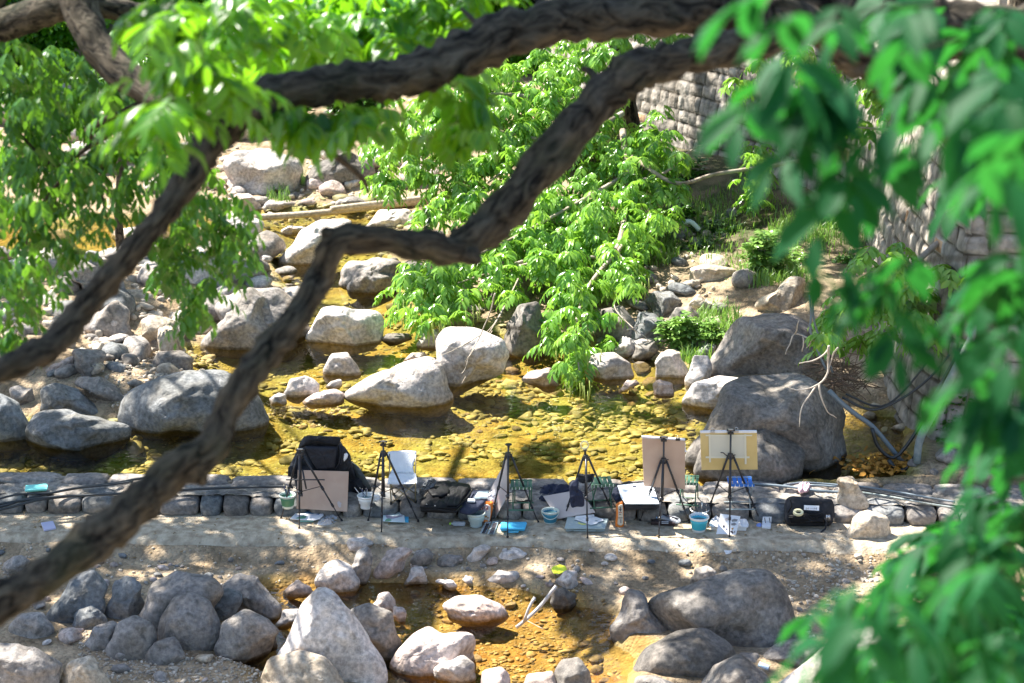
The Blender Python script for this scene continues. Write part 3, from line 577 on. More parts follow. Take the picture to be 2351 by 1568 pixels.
 ([(853,1395),(870,1362),(892,1358),(908,1378),(905,1402),(870,1405)], 'round pinkish stone behind the tall pale boulder', WLOW, 'pink', .2),
 ([(895,1415),(900,1392),(925,1390),(935,1410),(925,1428)], 'red pink rough stone beside the round pinkish one', WLOW, 'pink', .7),
 ([(1480,1400),(1500,1360),(1600,1325),(1700,1305),(1760,1303),(1800,1350),(1822,1430),(1800,1485),(1700,1505),(1560,1480),(1500,1440)], 'huge dark ridged boulder in the lower right', WLOW, 'dark', .4),
 ([(1408,1435),(1440,1350),(1475,1358),(1500,1400),(1540,1470),(1450,1480)], 'grey sloping boulder leaning on the huge ridged one', WLOW, 'granite', .3),
 ([(1455,1530),(1480,1490),(1560,1450),(1620,1442),(1680,1480),(1702,1540),(1650,1575),(1500,1565)], 'smooth dark domed boulder in front of the huge ridged one', WLOW, 'dark', .12),
 ([(1575,1620),(1640,1530),(1700,1503),(1760,1550),(1790,1640)], 'dark boulder at bottom edge with one sun spot', WLOW, 'dark', .15),
 ([(1750,1505),(1790,1475),(1850,1463),(1882,1490),(1855,1545),(1780,1545)], 'brown grey boulder with a hollow side beside the white one', WLOW+.03, 'granite', .4),
 ([(1760,1600),(1850,1532),(1910,1478),(2000,1440),(2120,1500),(2120,1720),(1750,1720)], 'big white sunlit boulder at the bottom right behind near leaves', WLOW+.05, 'pale', .1),
 ([(1270,1545),(1290,1515),(1335,1508),(1360,1540),(1360,1620),(1280,1620)], 'black grey mottled boulder at the bottom edge of the pool', WLOW, 'dark', .5),
 ([(1085,1620),(1108,1540),(1150,1530),(1182,1560),(1185,1630)], 'pink peaked boulder at the bottom edge', WLOW, 'pink', .5),
 ([(1190,1610),(1210,1548),(1268,1540),(1300,1620)], 'low pinkish boulder between the peaked and the mottled one', WLOW, 'pink', .25),
 ([(1450,1590),(1460,1555),(1500,1550),(1560,1575),(1560,1620),(1460,1620)], 'small grey boulder at the bottom edge below the domed one', WLOW, 'granite', .3),
 ([(1330,1620),(1400,1570),(1450,1575),(1470,1620)], 'pale low stone cut by the bottom edge', WLOW, 'pink', .3),
 ([(1685,1525),(1700,1498),(1740,1500),(1755,1525),(1720,1540)], 'grey green cobble in the gap with the litter', WLOW+.02, 'granite', .2),
 ([(1585,1330),(1595,1305),(1625,1298),(1645,1312),(1640,1335),(1600,1345)], 'small rounded stone on the sand behind the huge ridged boulder', -.14, 'granite', .3),
 ([(1505,1480),(1512,1460),(1535,1458),(1545,1475),(1530,1488)], 'tiny bright pink stone between dark boulders', WLOW, 'pink', .5),
 ([(-10,1310),(15,1280),(50,1275),(70,1290),(55,1312),(20,1322)], 'flat grey stone on the sand at the left edge', -.13, 'granite', .6),
 ([(-20,1350),(0,1332),(25,1340),(40,1370),(0,1385)], 'blue grey stone at the left edge below the flat one', -.13, 'bluish', .5),
 ([(0,300),(40,270),(100,275),(140,310),(120,345),(40,350)], 'sunlit boulder far upstream at upper left', B+.1, 'pale', .5),
 ([(200,330),(230,290),(300,285),(360,320),(340,350),(250,355)], 'pale far boulder behind the left leaves', B+.1, 'pale', .4),
 ([(380,350),(400,315),(460,310),(500,350),(470,375),(400,372)], 'shaded far boulder beside the forked branch', B+.1, 'granite', .3),
 ([(500,335),(515,308),(545,305),(575,330),(560,350),(520,352)], 'small sunlit boulder behind the great pale one', B+.2, 'pale', .4),
]
for r in ROCKS:
    rock(r[0], r[1], r[2], r[3], min(1, r[4]+.30), name='boulder')
# ------------------------------------------------------------------ scattered cobbles (individuals)
def variant(seed, ang, flat_):
    bm = bmesh.new(); bmesh.ops.create_icosphere(bm, subdivisions=3, radius=1); r_ = random.Random(seed)
    pl = []
    for _ in range(int(4+ang*10)):
        n = Vector((r_.gauss(0, 1), r_.gauss(0, 1), r_.gauss(0, 1))).normalized(); pl.append((n, r_.uniform(.9-ang*.4, .95-ang*.1)))
    off = Vector((seed*2.1, 0, 5)); sx, sy = r_.uniform(.8, 1.2), r_.uniform(.65, .95)
    for v in bm.verts:
        q = v.co.copy()
        for n, hh in pl:
            t = q.dot(n)-hh
            if t > 0: q -= n*t*.92
        q *= 1+.12*mn.noise(q*1.5+off)+.05*mn.noise(q*4+off); v.co = Vector((q.x*sx, q.y*sy, q.z*flat_))
    for f in bm.faces: f.smooth = True
    me = bpy.data.meshes.new('cobble'); bm.to_mesh(me); bm.free(); return me
VAR = {}
for mk in ('granite', 'pale', 'dark', 'pink', 'bluish', 'tan'):
    VAR[mk] = [variant(k*7+len(mk), a, f) for k, (a, f) in enumerate([(.15, .7), (.5, .6), (.8, .62), (.35, .5)])]
    for me in VAR[mk]: me.materials.append(M[mk])
PLACED = []
def scatter(region, zg, n, smin, smax, mats, label, group, wet=None, name='cobble', sink=.3, seed=1, minsep=.8):
    r_ = random.Random(seed); us = [p[0] for p in region]; vs = [p[1] for p in region]; pg = np.array(region, float); done = 0; tries = 0
    while done < n and tries < n*40:
        tries += 1
        u, v = r_.uniform(min(us), max(us)), r_.uniform(min(vs), max(vs))
        if sdist(np.array([[u]]), np.array([[v]]), pg)[0, 0] < 0: continue
        p = G(u, v, zg); s = smin+(smax-smin)*r_.random()**2.2
        if any((p.x-a)**2+(p.y-b)**2 < (minsep*(s+c))**2 for a, b, c in PLACED): continue
        z = h1(p.x, p.y)
        me = r_.choice(VAR[r_.choice(mats)])
        o = bpy.data.objects.new(name, me); C.objects.link(o)
        o.location = (p.x, p.y, z+s*(.5-sink)); o.scale = (s*r_.uniform(.8, 1.3), s, s*r_.uniform(.75, 1.1)); o.rotation_euler = (r_.uniform(-.25, .25), r_.uniform(-.25, .25), r_.uniform(0, 6.3))
        tag(o, label, 'stone', group); PLACED.append((p.x, p.y, s)); done += 1
G1 = 'cobbles on the left bank'
scatter([(430,560),(640,560),(720,760),(560,800),(440,800)], .15, 34, .12, .42, ['pale','granite','pale'], 'boulder of the packed rocks between the left bank and the upstream channel', 'packed rocks by the channel', seed=31, minsep=.5, name='rock')
scatter([(880,560),(1000,560),(1180,760),(1000,745),(900,700)], .15, 14, .10, .30, ['dark','granite'], 'shaded rock under the left edge of the drooping tree', 'shaded rocks under the tree', seed=32, minsep=.5, name='rock')
scatter([(0,600),(430,600),(430,800),(0,880)], .3, 22, .2, .42, ['granite','pale','bluish'], 'larger rock of the left bank rubble behind the first limb', 'larger rocks of the left bank', seed=33, minsep=.55, name='rock')
scatter([(0,620),(280,600),(480,700),(480,790),(430,800),(430,850),(560,900),(300,940),(0,880)], .3, 34, .09, .30, ['granite','bluish','granite','tan'], 'grey cobble lying among the boulders of the shaded left bank', G1, seed=3, minsep=.62)
scatter([(0,1330),(500,1300),(640,1400),(640,1568),(0,1568)], -.12, 50, .03, .12, ['granite','tan','pink','pale'], 'small stone in the foreground pile left of the tall pale boulder', 'small stones of the foreground pile', seed=4, minsep=.8)
scatter([(0,1255),(760,1262),(640,1330),(0,1340)], -.07, 26, .025, .085, ['granite','pink','bluish'], 'small flat stone lying on the sand just below the path on the left', 'stones on the left sand', seed=5)
scatter([(900,1262),(1450,1262),(1430,1400),(1200,1350),(900,1340)], -.1, 36, .022, .075, ['pale','pink','granite'], 'small pale stone on the slope between path and lower pool', 'stones on the middle slope', seed=6)
scatter([(1450,1265),(2100,1265),(2100,1450),(1850,1480),(1800,1320),(1470,1340)], -.08, 22, .025, .09, ['granite','tan','bluish'], 'small stone on the dappled ground right of the lower pool', 'stones on the right ground', seed=7)
scatter([(880,1350),(1400,1400),(1420,1560),(880,1568)], WLOW, 18, .04, .12, ['tan','pink'], 'flat ochre stone lying under the water of the lower pool', 'sunken stones of the lower pool', seed=8, sink=.5)
scatter([(620,1000),(1580,960),(1560,870),(1000,940),(640,960)], WL-.2, 28, .05, .16, ['tan','tan','granite'], 'flat ochre stone on the bed of the main pool', 'sunken stones of the main pool', seed=9, sink=.5)
scatter([(480,450),(980,430),(960,475),(600,485),(470,600)], .15, 18, .10, .35, ['pale','pink','granite'], 'sunlit cobble on the far shore behind the pool', 'cobbles of the far shore', seed=10, minsep=.6)
scatter([(-40,230),(980,230),(960,430),(480,440),(450,560),(-40,500)], .3, 46, .25, .8, ['pale','granite','pale','pink'], 'boulder of the bright rock field far upstream', 'rocks of the far field', seed=12, minsep=.62, name='rock')
scatter([(1270,640),(1700,560),(1720,700),(1640,800),(1400,800),(1280,800)], .35, 34, .12, .30, ['granite','bluish','tan'], 'grey stone on the right bank under the wall', 'stones on the right bank', seed=13, minsep=.65)
scatter([(1950,930),(2080,960),(2090,1085),(1920,1080)], .1, 10, .04, .14, ['granite','tan'], 'stone in the shaded hollow between big boulder and wall', 'stones in the wall hollow', seed=14)
scatter([(1060,780),(1560,830),(1540,900),(1050,840)], WL-.05, 20, .06, .16, ['tan','pink','pale'], 'half sunk stone at the right side of the pool', 'half sunk stones', seed=15, sink=.35)
scatter([(2050,1100),(2351,1060),(2351,1280),(2120,1260)], .0, 10, .05, .18, ['tan','granite'], 'stone on the ground behind the near leaves at right', 'stones behind the near leaves', seed=16)
# ------------------------------------------------------------------ gravel and river bed pebbles: uncountable
def pebble_base():
    bm = bmesh.new(); bmesh.ops.create_icosphere(bm, subdivisions=2, radius=1); V = np.array([v.co[:] for v in bm.verts]); F = np.array([[v.index for v in f.verts] for f in bm.faces]); bm.free(); return V, F
PV, PF = pebble_base()
def pebbles(name, regs, mt, label, cat, sub=PV, flat_=(.35, .6)):
    Vs, Fs, Cs = [], [], []; b = 0; NV = 10
    vars_ = []
    for k in range(NV):
        q = PV.copy()
        for _ in range(9):
            n = nr.normal(size=3); n[2] *= .35; n /= np.linalg.norm(n); t = q@n-nr.uniform(.42, .82); q -= np.where(t > 0, t, 0)[:, None]*n*.95
        vars_.append(q)
    for pts, zg, n, s0, s1, water in regs:
        pg = np.array([[G(u, v, zg).x, G(u, v, zg).y] for u, v in pts]); lo = pg.min(0); hi = pg.max(0)
        X = nr.uniform(lo[0], hi[0], n*6); Y = nr.uniform(lo[1], hi[1], n*6); ok = (sdist(X, Y, pg) > 0) & ((vnoise(X, Y, .8, 21)+.6*vnoise(X, Y, .3, 22) > nr.uniform(-.35, .12, len(X))) if water else True); X = X[ok][:n]; Y = Y[ok][:n]; Z = H(X, Y)
        for i in range(len(X)):
            s = (s0+(s1-s0)*nr.random()**3.2)*(1.0 if not water or nr.random() > .03 else 1.9); q = vars_[nr.integers(NV)]*np.array([s*nr.uniform(.8, 1.4), s*nr.uniform(.6, 1), s*nr.uniform(*flat_)])
            a = nr.uniform(0, 6.3) if not water else nr.normal(0, .7); c, sn = math.cos(a), math.sin(a); tx = nr.normal(0, .12)
            q = np.stack([q[:, 0]*c-q[:, 1]*sn, q[:, 0]*sn+q[:, 1]*c, q[:, 2]+q[:, 1]*tx], -1)+np.array([X[i], Y[i], Z[i]+s*.12])
            Vs.append(q); Fs.append(PF+b); Cs.append(np.full(len(PV), nr.random())); b += len(PV)
    o = link(name, np_mesh(name, np.concatenate(Vs), np.concatenate(Fs), np.concatenate(Cs), smooth=True), mt)
    return tag(o, label, cat, kind='stuff')
pebbles('river_pebbles', [([(0,1090),(640,1108),(1600,1112),(1600,960),(1560,880),(1100,860),(900,930),(640,930),(560,960),(300,990),(0,1040)], WL-.2, 4600, .012, .10, 1),
   ([(430,850),(900,690),(1180,780),(1040,830),(640,900)], WL-.1, 700, .025, .10, 1), ([(900,690),(950,480),(600,490),(650,700)], WL-.2, 500, .04, .13, 1),],
   M['bedstone'], 'yellow ochre flat pebbles covering the upper pool beds under water', 'pebbles', flat_=(.22, .42))
pebbles('low_pool_pebbles', [([(880,1345),(1400,1400),(1440,1568),(880,1568)], WLOW-.1, 1800, .008, .045, 1), ([(500,1430),(700,1340),(880,1340),(880,1568),(640,1568)], WLOW-.05, 350, .012, .05, 1)], M['lowstone'], 'orange brown pebbles under the water of the lower pool', 'pebbles', flat_=(.22, .42))
pebbles('gravel', [([(-200,1195),(2351,1205),(2351,1255),(-200,1240)], .0, 500, .005, .018, 0), ([(180,1440),(420,1490),(640,1500),(640,1600),(180,1600)], -.12, 1500, .008, .028, 0), ([(0,1255),(1450,1262),(1300,1380),(600,1350),(0,1400)], -.08, 900, .006, .028, 0),
   ([(1450,1262),(2100,1262),(2100,1480),(1850,1500),(1780,1300)], -.08, 1100, .008, .035, 0), ([(200,820),(480,790),(560,900),(300,990),(250,930)], .18, 900, .015, .06, 0),
   ([(0,600),(480,600),(480,800),(0,880)], .35, 500, .04, .13, 0), ([(600,900),(800,880),(800,940),(620,940)], .14, 350, .012, .04, 0), ([(1250,640),(1700,560),(1600,800),(1300,820)], .35, 350, .03, .1, 0), ([(480,400),(980,400),(960,480),(480,500)], .2, 250, .04, .14, 0)],
   M['pebble'], 'loose grey gravel between the boulders', 'gravel', flat_=(.4, .8))
# ================================================================== retaining wall
def wallmat():
    m = bpy.data.materials.new('masonry'); m.use_nodes = True; t = m.node_tree; N = t.nodes; L = t.links; b = N['Principled BSDF']; b.inputs['Roughness'].default_value = .92; b.inputs['Specular IOR Level'].default_value = .2
    tc = N.new('ShaderNodeTexCoord'); at = N.new('ShaderNodeAttribute'); at.attribute_name = 'tint'
    def nz(s_, v, d=7): n = N.new('ShaderNodeTexNoise'); n.inputs['Scale'].default_value = s_; n.inputs['Detail'].default_value = d; L.new(v, n.inputs['Vector']); return n.outputs[0]
    def ramp(src, st):
        r = N.new('ShaderNodeValToRGB'); e = r.color_ramp.elements
        for i, (p, c) in enumerate(st):
            q = e[i] if i < 2 else e.new(p); q.position = p; q.color = (*c, 1)
        L.new(src, r.inputs[0]); return r.outputs[0]
    def mul(a, c, f=1.0):
        x = N.new('ShaderNodeMix'); x.data_type = 'RGBA'; x.blend_type = 'MULTIPLY'; x.inputs[0].default_value = f; L.new(a, x.inputs[6]); L.new(c, x.inputs[7]); return x.outputs[2]
    base = ramp(at.outputs['Fac'], [(0, (.09, .08, .065)), (.18, (.13, .115, .095)), (.30, (.27, .25, .225)), (.62, (.35, .325, .295)), (.9, (.42, .39, .355)), (1, (.46, .30, .19))])
    c = mul(base, ramp(nz(8, tc.outputs['Object'], 9), [(.35, (.6, .6, .58)), (.65, (1.2, 1.17, 1.12))]))
    mp = N.new('ShaderNodeMapping'); mp.inputs['Scale'].default_value = (3.5, .25, 1); L.new(tc.outputs['UV'], mp.inputs[0])
    c = mul(c, ramp(nz(1, mp.outputs[0]), [(.40, (.6, .58, .55)), (.62, (1.1, 1.1, 1.1))]), .8)
    L.new(c, b.inputs['Base Color'])
    bp = N.new('ShaderNodeBump'); bp.inputs['Strength'].default_value = .8; bp.inputs['Distance'].default_value = .03; L.new(nz(14, tc.outputs['Object'], 8), bp.inputs['Height']); L.new(bp.outputs[0], b.inputs['Normal'])
    return m
def smooth_path(pts, step):
    pts = [Vector(p) for p in pts]; out = []
    q = [pts[0]*2-pts[1]]+pts+[pts[-1]*2-pts[-2]]
    for i in range(1, len(q)-2):
        n = max(2, int((q[i+1]-q[i]).length/step))
        for k in range(n):
            t = k/n; a, b, c, d = q[i-1], q[i], q[i+1], q[i+2]
            out.append(.5*((2*b)+(c-a)*t+(2*a-5*b+4*c-d)*t*t+(3*b-3*c+d-a)*t**3))
    out.append(pts[-1]); return out
wp = smooth_path([(x, y, 0) for x, y in WALLP], .04); hs_ = np.arange(-.4, 4.61, .042)
# rows of squared stones: every block its own width, face and tone, joints cut back
_rw = random.Random(5); _rows = []; _z = -.6
while _z < 5:
    hh = _rw.uniform(.20, .30); bl = []; _x = -_rw.random()*.3
    while _x < 46: w_ = _rw.uniform(.17, .42); bl.append((_x, w_, _rw.uniform(-.025, .035), _rw.random() if _rw.random() > .02 else 1.0)); _x += w_
    _rows.append((_z, hh, bl, [q[0] for q in bl])); _z += hh
import bisect
_rz = [q[0] for q in _rows]
def wallface(u, z):
    u = u+mn.noise(Vector((u*1.1, z*1.3, 2)))*.10; z = z+mn.noise(Vector((u*.8, z*.9, 7)))*.09
    r_ = _rows[max(0, bisect.bisect(_rz, z)-1)]; b_ = r_[2][max(0, bisect.bisect(r_[3], u)-1)]
    d = min(z-r_[0], r_[0]+r_[1]-z, u-b_[0], b_[0]+b_[1]-u); j = min(1, max(0, (d-.006)/.028)); j = j*j*(3-2*j)
    return (1-j)*.034-b_[2]*.45*j, (.36+.5*b_[3] if b_[3] < 1 else 1.0)*min(1, .12+j*1.1)
V = []; UV = []; TT = []; L_ = 0
for i, p in enumerate(wp):
    a = wp[max(0, i-1)]; b = wp[min(len(wp)-1, i+1)]; tg = (b-a).normalized(); nrm = Vector((tg.y, -tg.x, 0))   # points behind the wall
    if i: L_ += (p-wp[i-1]).length
    for z in hs_:
        w, tt = wallface(L_, z); w += mn.noise(Vector((L_*.8, z*.8, 0)))*.06+mn.noise(Vector((L_*6, z*6, 4)))*.014
        q = p+nrm*(z*.14+w); V.append((q.x, q.y, z)); UV.append((L_, z)); TT.append(tt)
    q = p+nrm*(.65+.9); V.append((q.x, q.y, 4.62)); UV.append((L_, 5.3)); TT.append(.4)
V = np.array(V); k = len(hs_)+1; ii = np.arange(len(V)).reshape(-1, k); F = np.stack([ii[:-1, :-1], ii[:-1, 1:], ii[1:, 1:], ii[1:, :-1]], -1).reshape(-1, 4)
wo = link('retaining_wall', np_mesh('retaining_wall', V, F, col=np.array(TT), uv=np.array(UV)), wallmat())
tag(wo, 'tall battered retaining wall of weathered squared stones curving along the right bank', 'wall')
# ================================================================== foliage
LT = np.array([0, .22, .22, .5, .5, .5, .82, .82, 1.0]); 
def leaflets(base, d, nrm, l, w, tint):
    """base (n,3), d unit direction, nrm unit normal, l length, w half width -> V,F,col ; 8 verts, 6 faces as quads"""
    n = len(base); s = np.cross(d, nrm); s /= np.linalg.norm(s, axis=1)[:, None]+1e-9
    def pt(t, side, lift): 
        return base+d*(l*t)[:, None]+s*(w*side)[:, None]+nrm*(l*lift)[:, None]
    z = np.zeros(n); o = np.ones(n)
    Vv = np.stack([pt(z, z, z), pt(.28*o, .78*o, .05*o), pt(.30*o, 0*o, 0*o), pt(.28*o, -.78*o, .05*o), pt(.66*o, .92*o, .02*o), pt(.66*o, 0*o, -.045*o), pt(.66*o, -.92*o, .02*o), pt(o, 0*o, -.16*o)], 1)
    f = np.array([[0, 1, 2, 2], [0, 2, 3, 3], [1, 4, 5, 2], [2, 5, 6, 3], [4, 7, 5, 5], [5, 7, 6, 6]])
    # triangles only (split) for uniform size
    f = np.array([[0, 1, 2], [0, 2, 3], [1, 4, 5], [1, 5, 2], [2, 5, 6], [2, 6, 3], [4, 7, 5], [5, 7, 6]])
    F = (f[None]+(np.arange(n)*8)[:, None, None]).reshape(-1, 3)
    return Vv.reshape(-1, 3), F, np.repeat(tint, 8)
def sprays(cen, rng, k=6, m=4, L=.30, l=.12, w=.026, droop=.55, elev=(-.3, .7), scale=None, jit=.35, hang=.35, axis=None):
    """umbrellas of k pinnate leaves (2m+1 leaflets each) around every centre"""
    N = len(cen); sc = scale if scale is not None else rng.uniform(.75, 1.2, N)
    base = []; dirs = []; nrm = []; ls = []; ws = []; tn = []
    for a in range(k):
        ph = rng.uniform(0, 6.283, N); el = rng.uniform(elev[0], elev[1], N)
        h = np.stack([np.cos(ph)*np.cos(el), np.sin(ph)*np.cos(el), np.sin(el)], 1)
        if axis is not None: h = h+axis*.8; h /= np.linalg.norm(h, axis=1)[:, None]
        LL = L*sc*rng.uniform(.7, 1.15, N); st = cen+rng.normal(0, 1, (N, 3))*(jit*L*.5); up = np.array([0, 0, 1.])
        tint = np.clip(rng.normal(.5, .22, N), 0, 1)
        def rp(s): return st+h*(LL*s)[:, None]-up*(LL*droop*s*s)[:, None]
        for i in range(m+1):
            s = .25+.75*i/m; p = rp(s); t = h-up*(2*droop*s); t /= np.linalg.norm(t, axis=1)[:, None]
            side = np.cross(t, up); side /= np.linalg.norm(side, axis=1)[:, None]+1e-9; nn = np.cross(side, t); nn[nn[:, 2] < 0] *= -1
            for sg in ((-1, 1) if i < m else (0,)):
                if sg: d = t*.55+side*(sg*.85)-up*hang+rng.normal(0, .10, (N, 3))
                else: d = t-up*hang*.5
                d /= np.linalg.norm(d, axis=1)[:, None]; n2 = nn+rng.normal(0, .22, (N, 3)); n2 -= d*(n2*d).sum(1)[:, None]; n2 /= np.linalg.norm(n2, axis=1)[:, None]
                base.append(p); dirs.append(d); nrm.append(n2); e = .75+.45*math.sin(math.pi*min(1, s)*.9)
                ls.append(l*sc*e*rng.uniform(.85, 1.15, N)); ws.append(w*sc*e*rng.uniform(.85, 1.15, N)); tn.append(np.clip(tint+rng.normal(0, .1, N), 0, 1))
    return leaflets(np.concatenate(base), np.concatenate(dirs), np.concatenate(nrm), np.concatenate(ls), np.concatenate(ws), np.concatenate(tn))
def blobpts(blobs, yfun, dens, rng, thick=.5):
    """blobs: (u, v, radius) discs in the frame at depth yfun(v); returns world points filling real volume"""
    out = []
    for b in blobs:
        u, v, r = b[:3]; rv = b[3] if len(b) > 3 else r; n = max(2, int(dens*r*rv/100))
        for _ in range(n):
            a = rng.uniform(0, 6.283); q = math.sqrt(rng.random()); uu = u+math.cos(a)*q*r; vv = v+math.sin(a)*q*rv
            out.append(P(uu, vv, yfun(uu, vv)+rng.normal(0, thick*.5)))
    return np.array(out)
def bark_tube(name, pts, r, parent, n=14, step=.05, rough=.10, seed=0, mt=None):
    """pts control points, r radii at them"""
    pts = [Vector(p) for p in pts]; dense = smooth_path([(*p,) for p in pts], step)
    # radii along
    cum = [0.]; 
    for i in range(1, len(pts)): cum.append(cum[-1]+(pts[i]-pts[i-1]).length)
    dc = [0.]
    for i in range(1, len(dense)): dc.append(dc[-1]+(dense[i]-dense[i-1]).length)
    k = cum[-1]/dc[-1]; rr = np.interp(np.array(dc)*k, cum, r)
    V = []; UV = []; fr = None
    for i, p in enumerate(dense):
        t = (dense[min(i+1, len(dense)-1)]-dense[max(i-1, 0)]).normalized()
        fr = t.orthogonal().normalized() if fr is None else (fr-t*fr.dot(t)).normalized()
        b = t.cross(fr); sw = 1+.16*mn.noise(Vector((dc[i]*1.7, seed, 0)))
        for j in range(n+1):
            a = 2*math.pi*j/n; d = fr*math.cos(a)+b*math.sin(a)
            w = 1+rough*1.2*mn.noise((p+d*rr[i])*(2.2/max(rr[i], .02))*.35+Vector((seed, 0, 0)))+rough*.6*mn.noise((p+d*rr[i])*(9/max(rr[i], .03))*.12)
            q = p+d*rr[i]*w*sw; V.append(q[:]); UV.append((j/n, dc[i]/(2*math.pi*max(.02, rr.mean()))))
    V = np.array(V); ii = np.arange(len(V)).reshape(-1, n+1); F = np.stack([ii[:-1, :-1], ii[:-1, 1:], ii[1:, 1:], ii[1:, :-1]], -1).reshape(-1, 4)
    return link(name, np_mesh(name, V, F, uv=np.array(UV)), mt or M['bark'], parent)
def crown(parts, parent, mt, name='crown'):
    Vs = []; Fs = []; Cs = []; b = 0
    for V, F, c in parts: Vs.append(V); Fs.append(F+b); Cs.append(c); b += len(V)
    return link(name, np_mesh(name, np.concatenate(Vs), np.concatenate(Fs), np.concatenate(Cs)), mt, parent)
def pathY(lst, s=1.0):
    """[(u, v, thickness px, Y)] -> points and radii"""
    pts = [P(u, v, Y) for u, v, w, Y in lst]; rr = [w*.50*(p-Vector((0, 0, CAMZ))).length/FD*s for (u, v, w, Y), p in zip(lst, pts)]
    return pts, rr
r1 = np.random.default_rng(5)
# ---------------- overhanging tree nearest to the viewer
near = empty('overhanging_tree', (3.5, 7.3, -.3), 'closest tree with two dark crooked limbs across the view and blurred leaves at right', 'tree')
tp = [(3.6, 7.4, -.5), (3.45, 7.4, 2.0), (3.35, 7.5, 4.6), (3.2, 7.6, 6.0), (3.0, 7.7, 7.4), (2.8, 8.0, 9.0)]
bark_tube('trunk', tp, [.34, .27, .24, .21, .16, .10], near, n=20)
pa = [(3.2, 7.6, 6.1)]; ptsA, rA = pathY([(1900, 10, 105, 7.5), (1760, 22, 108, 7.4), (1500, 28, 108, 7.3), (1300, 45, 112, 7.2), (1150, 85, 108, 7.1), (1040, 140, 104, 7.0), (900, 178, 96, 6.9), (750, 195, 88, 6.8), (620, 222, 86, 6.7), (535, 275, 88, 6.65), (470, 345, 76, 6.6), (410, 445, 66, 6.5), (335, 540, 56, 6.4), (255, 635, 60, 6.35), (190, 710, 62, 6.3), (130, 785, 64, 6.2), (60, 825, 60, 6.1), (-30, 862, 52, 6.0), (-140, 890, 46, 5.9), (-420, 990, 26, 5.7), (-600, 960, 8, 5.6)])
bark_tube('limb', [Vector((3.22, 7.6, 6.15)), *ptsA], [.20, *rA], near, n=30, step=.025, rough=.30, seed=3)
ptsB, rB = pathY([(1900, 85, 78, 7.2), (1760, 92, 80, 7.1), (1640, 112, 78, 7.0), (1540, 140, 80, 6.9), (1450, 168, 92, 6.85), (1385, 225, 96, 6.8), (1300, 325, 92, 6.7), (1200, 435, 92, 6.6), (1110, 530, 92, 6.5), (1045, 572, 82, 6.45), (960, 562, 70, 6.4), (860, 552, 66, 6.35), (785, 548, 66, 6.3), (757, 585, 62, 6.3), (735, 640, 62, 6.3), (690, 715, 62, 6.2), (620, 800, 72, 6.1), (560, 880, 80, 6.0), (515, 955, 84, 5.95), (492, 1020, 82, 5.9), (440, 1060, 82, 5.85), (360, 1115, 80, 5.8), (280, 1190, 84, 5.7), (190, 1262, 88, 5.6), (90, 1330, 88, 5.5), (-20, 1395, 92, 5.4), (-120, 1450, 90, 5.3), (-420, 1560, 60, 5.0), (-760, 1600, 12, 4.8)])
bark_tube('limb', [Vector((3.3, 7.4, 5.0)), *ptsB], [.15, *rB], near, n=30, step=.025, rough=.30, seed=9)
for lst, sd in (([(600, 215, 60, 6.7), (650, 270, 26, 6.8), (705, 310, 20, 7.0), (780, 365, 16, 7.3), (832, 410, 12, 7.6), (846, 440, 7, 7.8)], 1), ([(1045, 560, 30, 6.45), (1085, 590, 46, 6.4), (1100, 603, 20, 6.4)], 2), ([(780, 560, 40, 6.3), (752, 535, 40, 6.3), (745, 522, 16, 6.3)], 4), ([(1390, 230, 50, 6.8), (1360, 170, 18, 7.0), (1340, 158, 14, 7.2)], 5), ([(480, 1000, 40, 5.9), (455, 1080, 60, 5.85), (470, 1110, 20, 5.85)], 6),
    ([(960, 560, 12, 6.4), (985, 500, 8, 6.5), (960, 470, 5, 6.6)], 7), ([(1120, 90, 30, 7.0), (1100, 60, 16, 7.1), (1060, 20, 10, 7.3)], 8)):
    a, b = pathY(lst); bark_tube('branch', a, b, near, n=12, step=.03, seed=sd)
# close leaves at the right (3 - 4.5 m away)
NB = [(1760, 55, 35), (1800, 120, 45), (1870, 60, 60), (1950, 40, 60), (2050, 50, 70), (2150, 60, 70), (2260, 60, 80), (2320, 150, 80), (2240, 190, 60), (2130, 150, 45), (1730, 265, 28), (1785, 250, 30), (1850, 215, 38), (1955, 210, 38), (1990, 160, 40),
      (2310, 300, 60), (2200, 300, 45), (2340, 430, 60), (2250, 420, 45), (2190, 480, 40), (2010, 390, 38), (2040, 340, 28), (1880, 380, 30), (2120, 380, 28), (2090, 300, 30),
      (2320, 580, 60), (2240, 620, 55), (2160, 560, 35), (2060, 650, 32), (1960, 640, 30), (1905, 650, 30), (2180, 700, 40), (2290, 740, 45), (2130, 780, 40), (2230, 840, 40), (2320, 880, 35), (2190, 950, 28),
      (2290, 1010, 50), (2180, 1060, 40), (2120, 1120, 35), (2220, 1130, 60), (2320, 1150, 60), (2100, 1190, 30), (2250, 1230, 60), (2330, 1280, 60), (2150, 1250, 45), (2050, 1310, 45), (2120, 1340, 60), (2220, 1350, 70), (2320, 1400, 70), (1960, 1350, 35), (1930, 1420, 38), (2020, 1430, 50), (2120, 1460, 60), (2230, 1480, 70), (2320, 1530, 70), (2020, 1510, 40), (2120, 1560, 45), (1860, 1440, 26)]
cp = blobpts([(u+35, v, r*(.62 if u < 2160 and 230 < v < 820 else .9)) for u, v, r in NB], lambda u, v: 3.4+.55*math.sin(u*.017+v*.011), .055, r1, .4)
def keep(pts, vs_, us_):
    out = []
    for p in pts:
        q = Vector([float(x) for x in p])-Vector((0, 0, CAMZ)); dz = q.dot(_f); u_ = 1175.5+q.x/dz*FD; v_ = 784-q.dot(_u)/dz*FD
        if u_ > np.interp(v_, vs_, us_): out.append(p)
    return np.array(out)
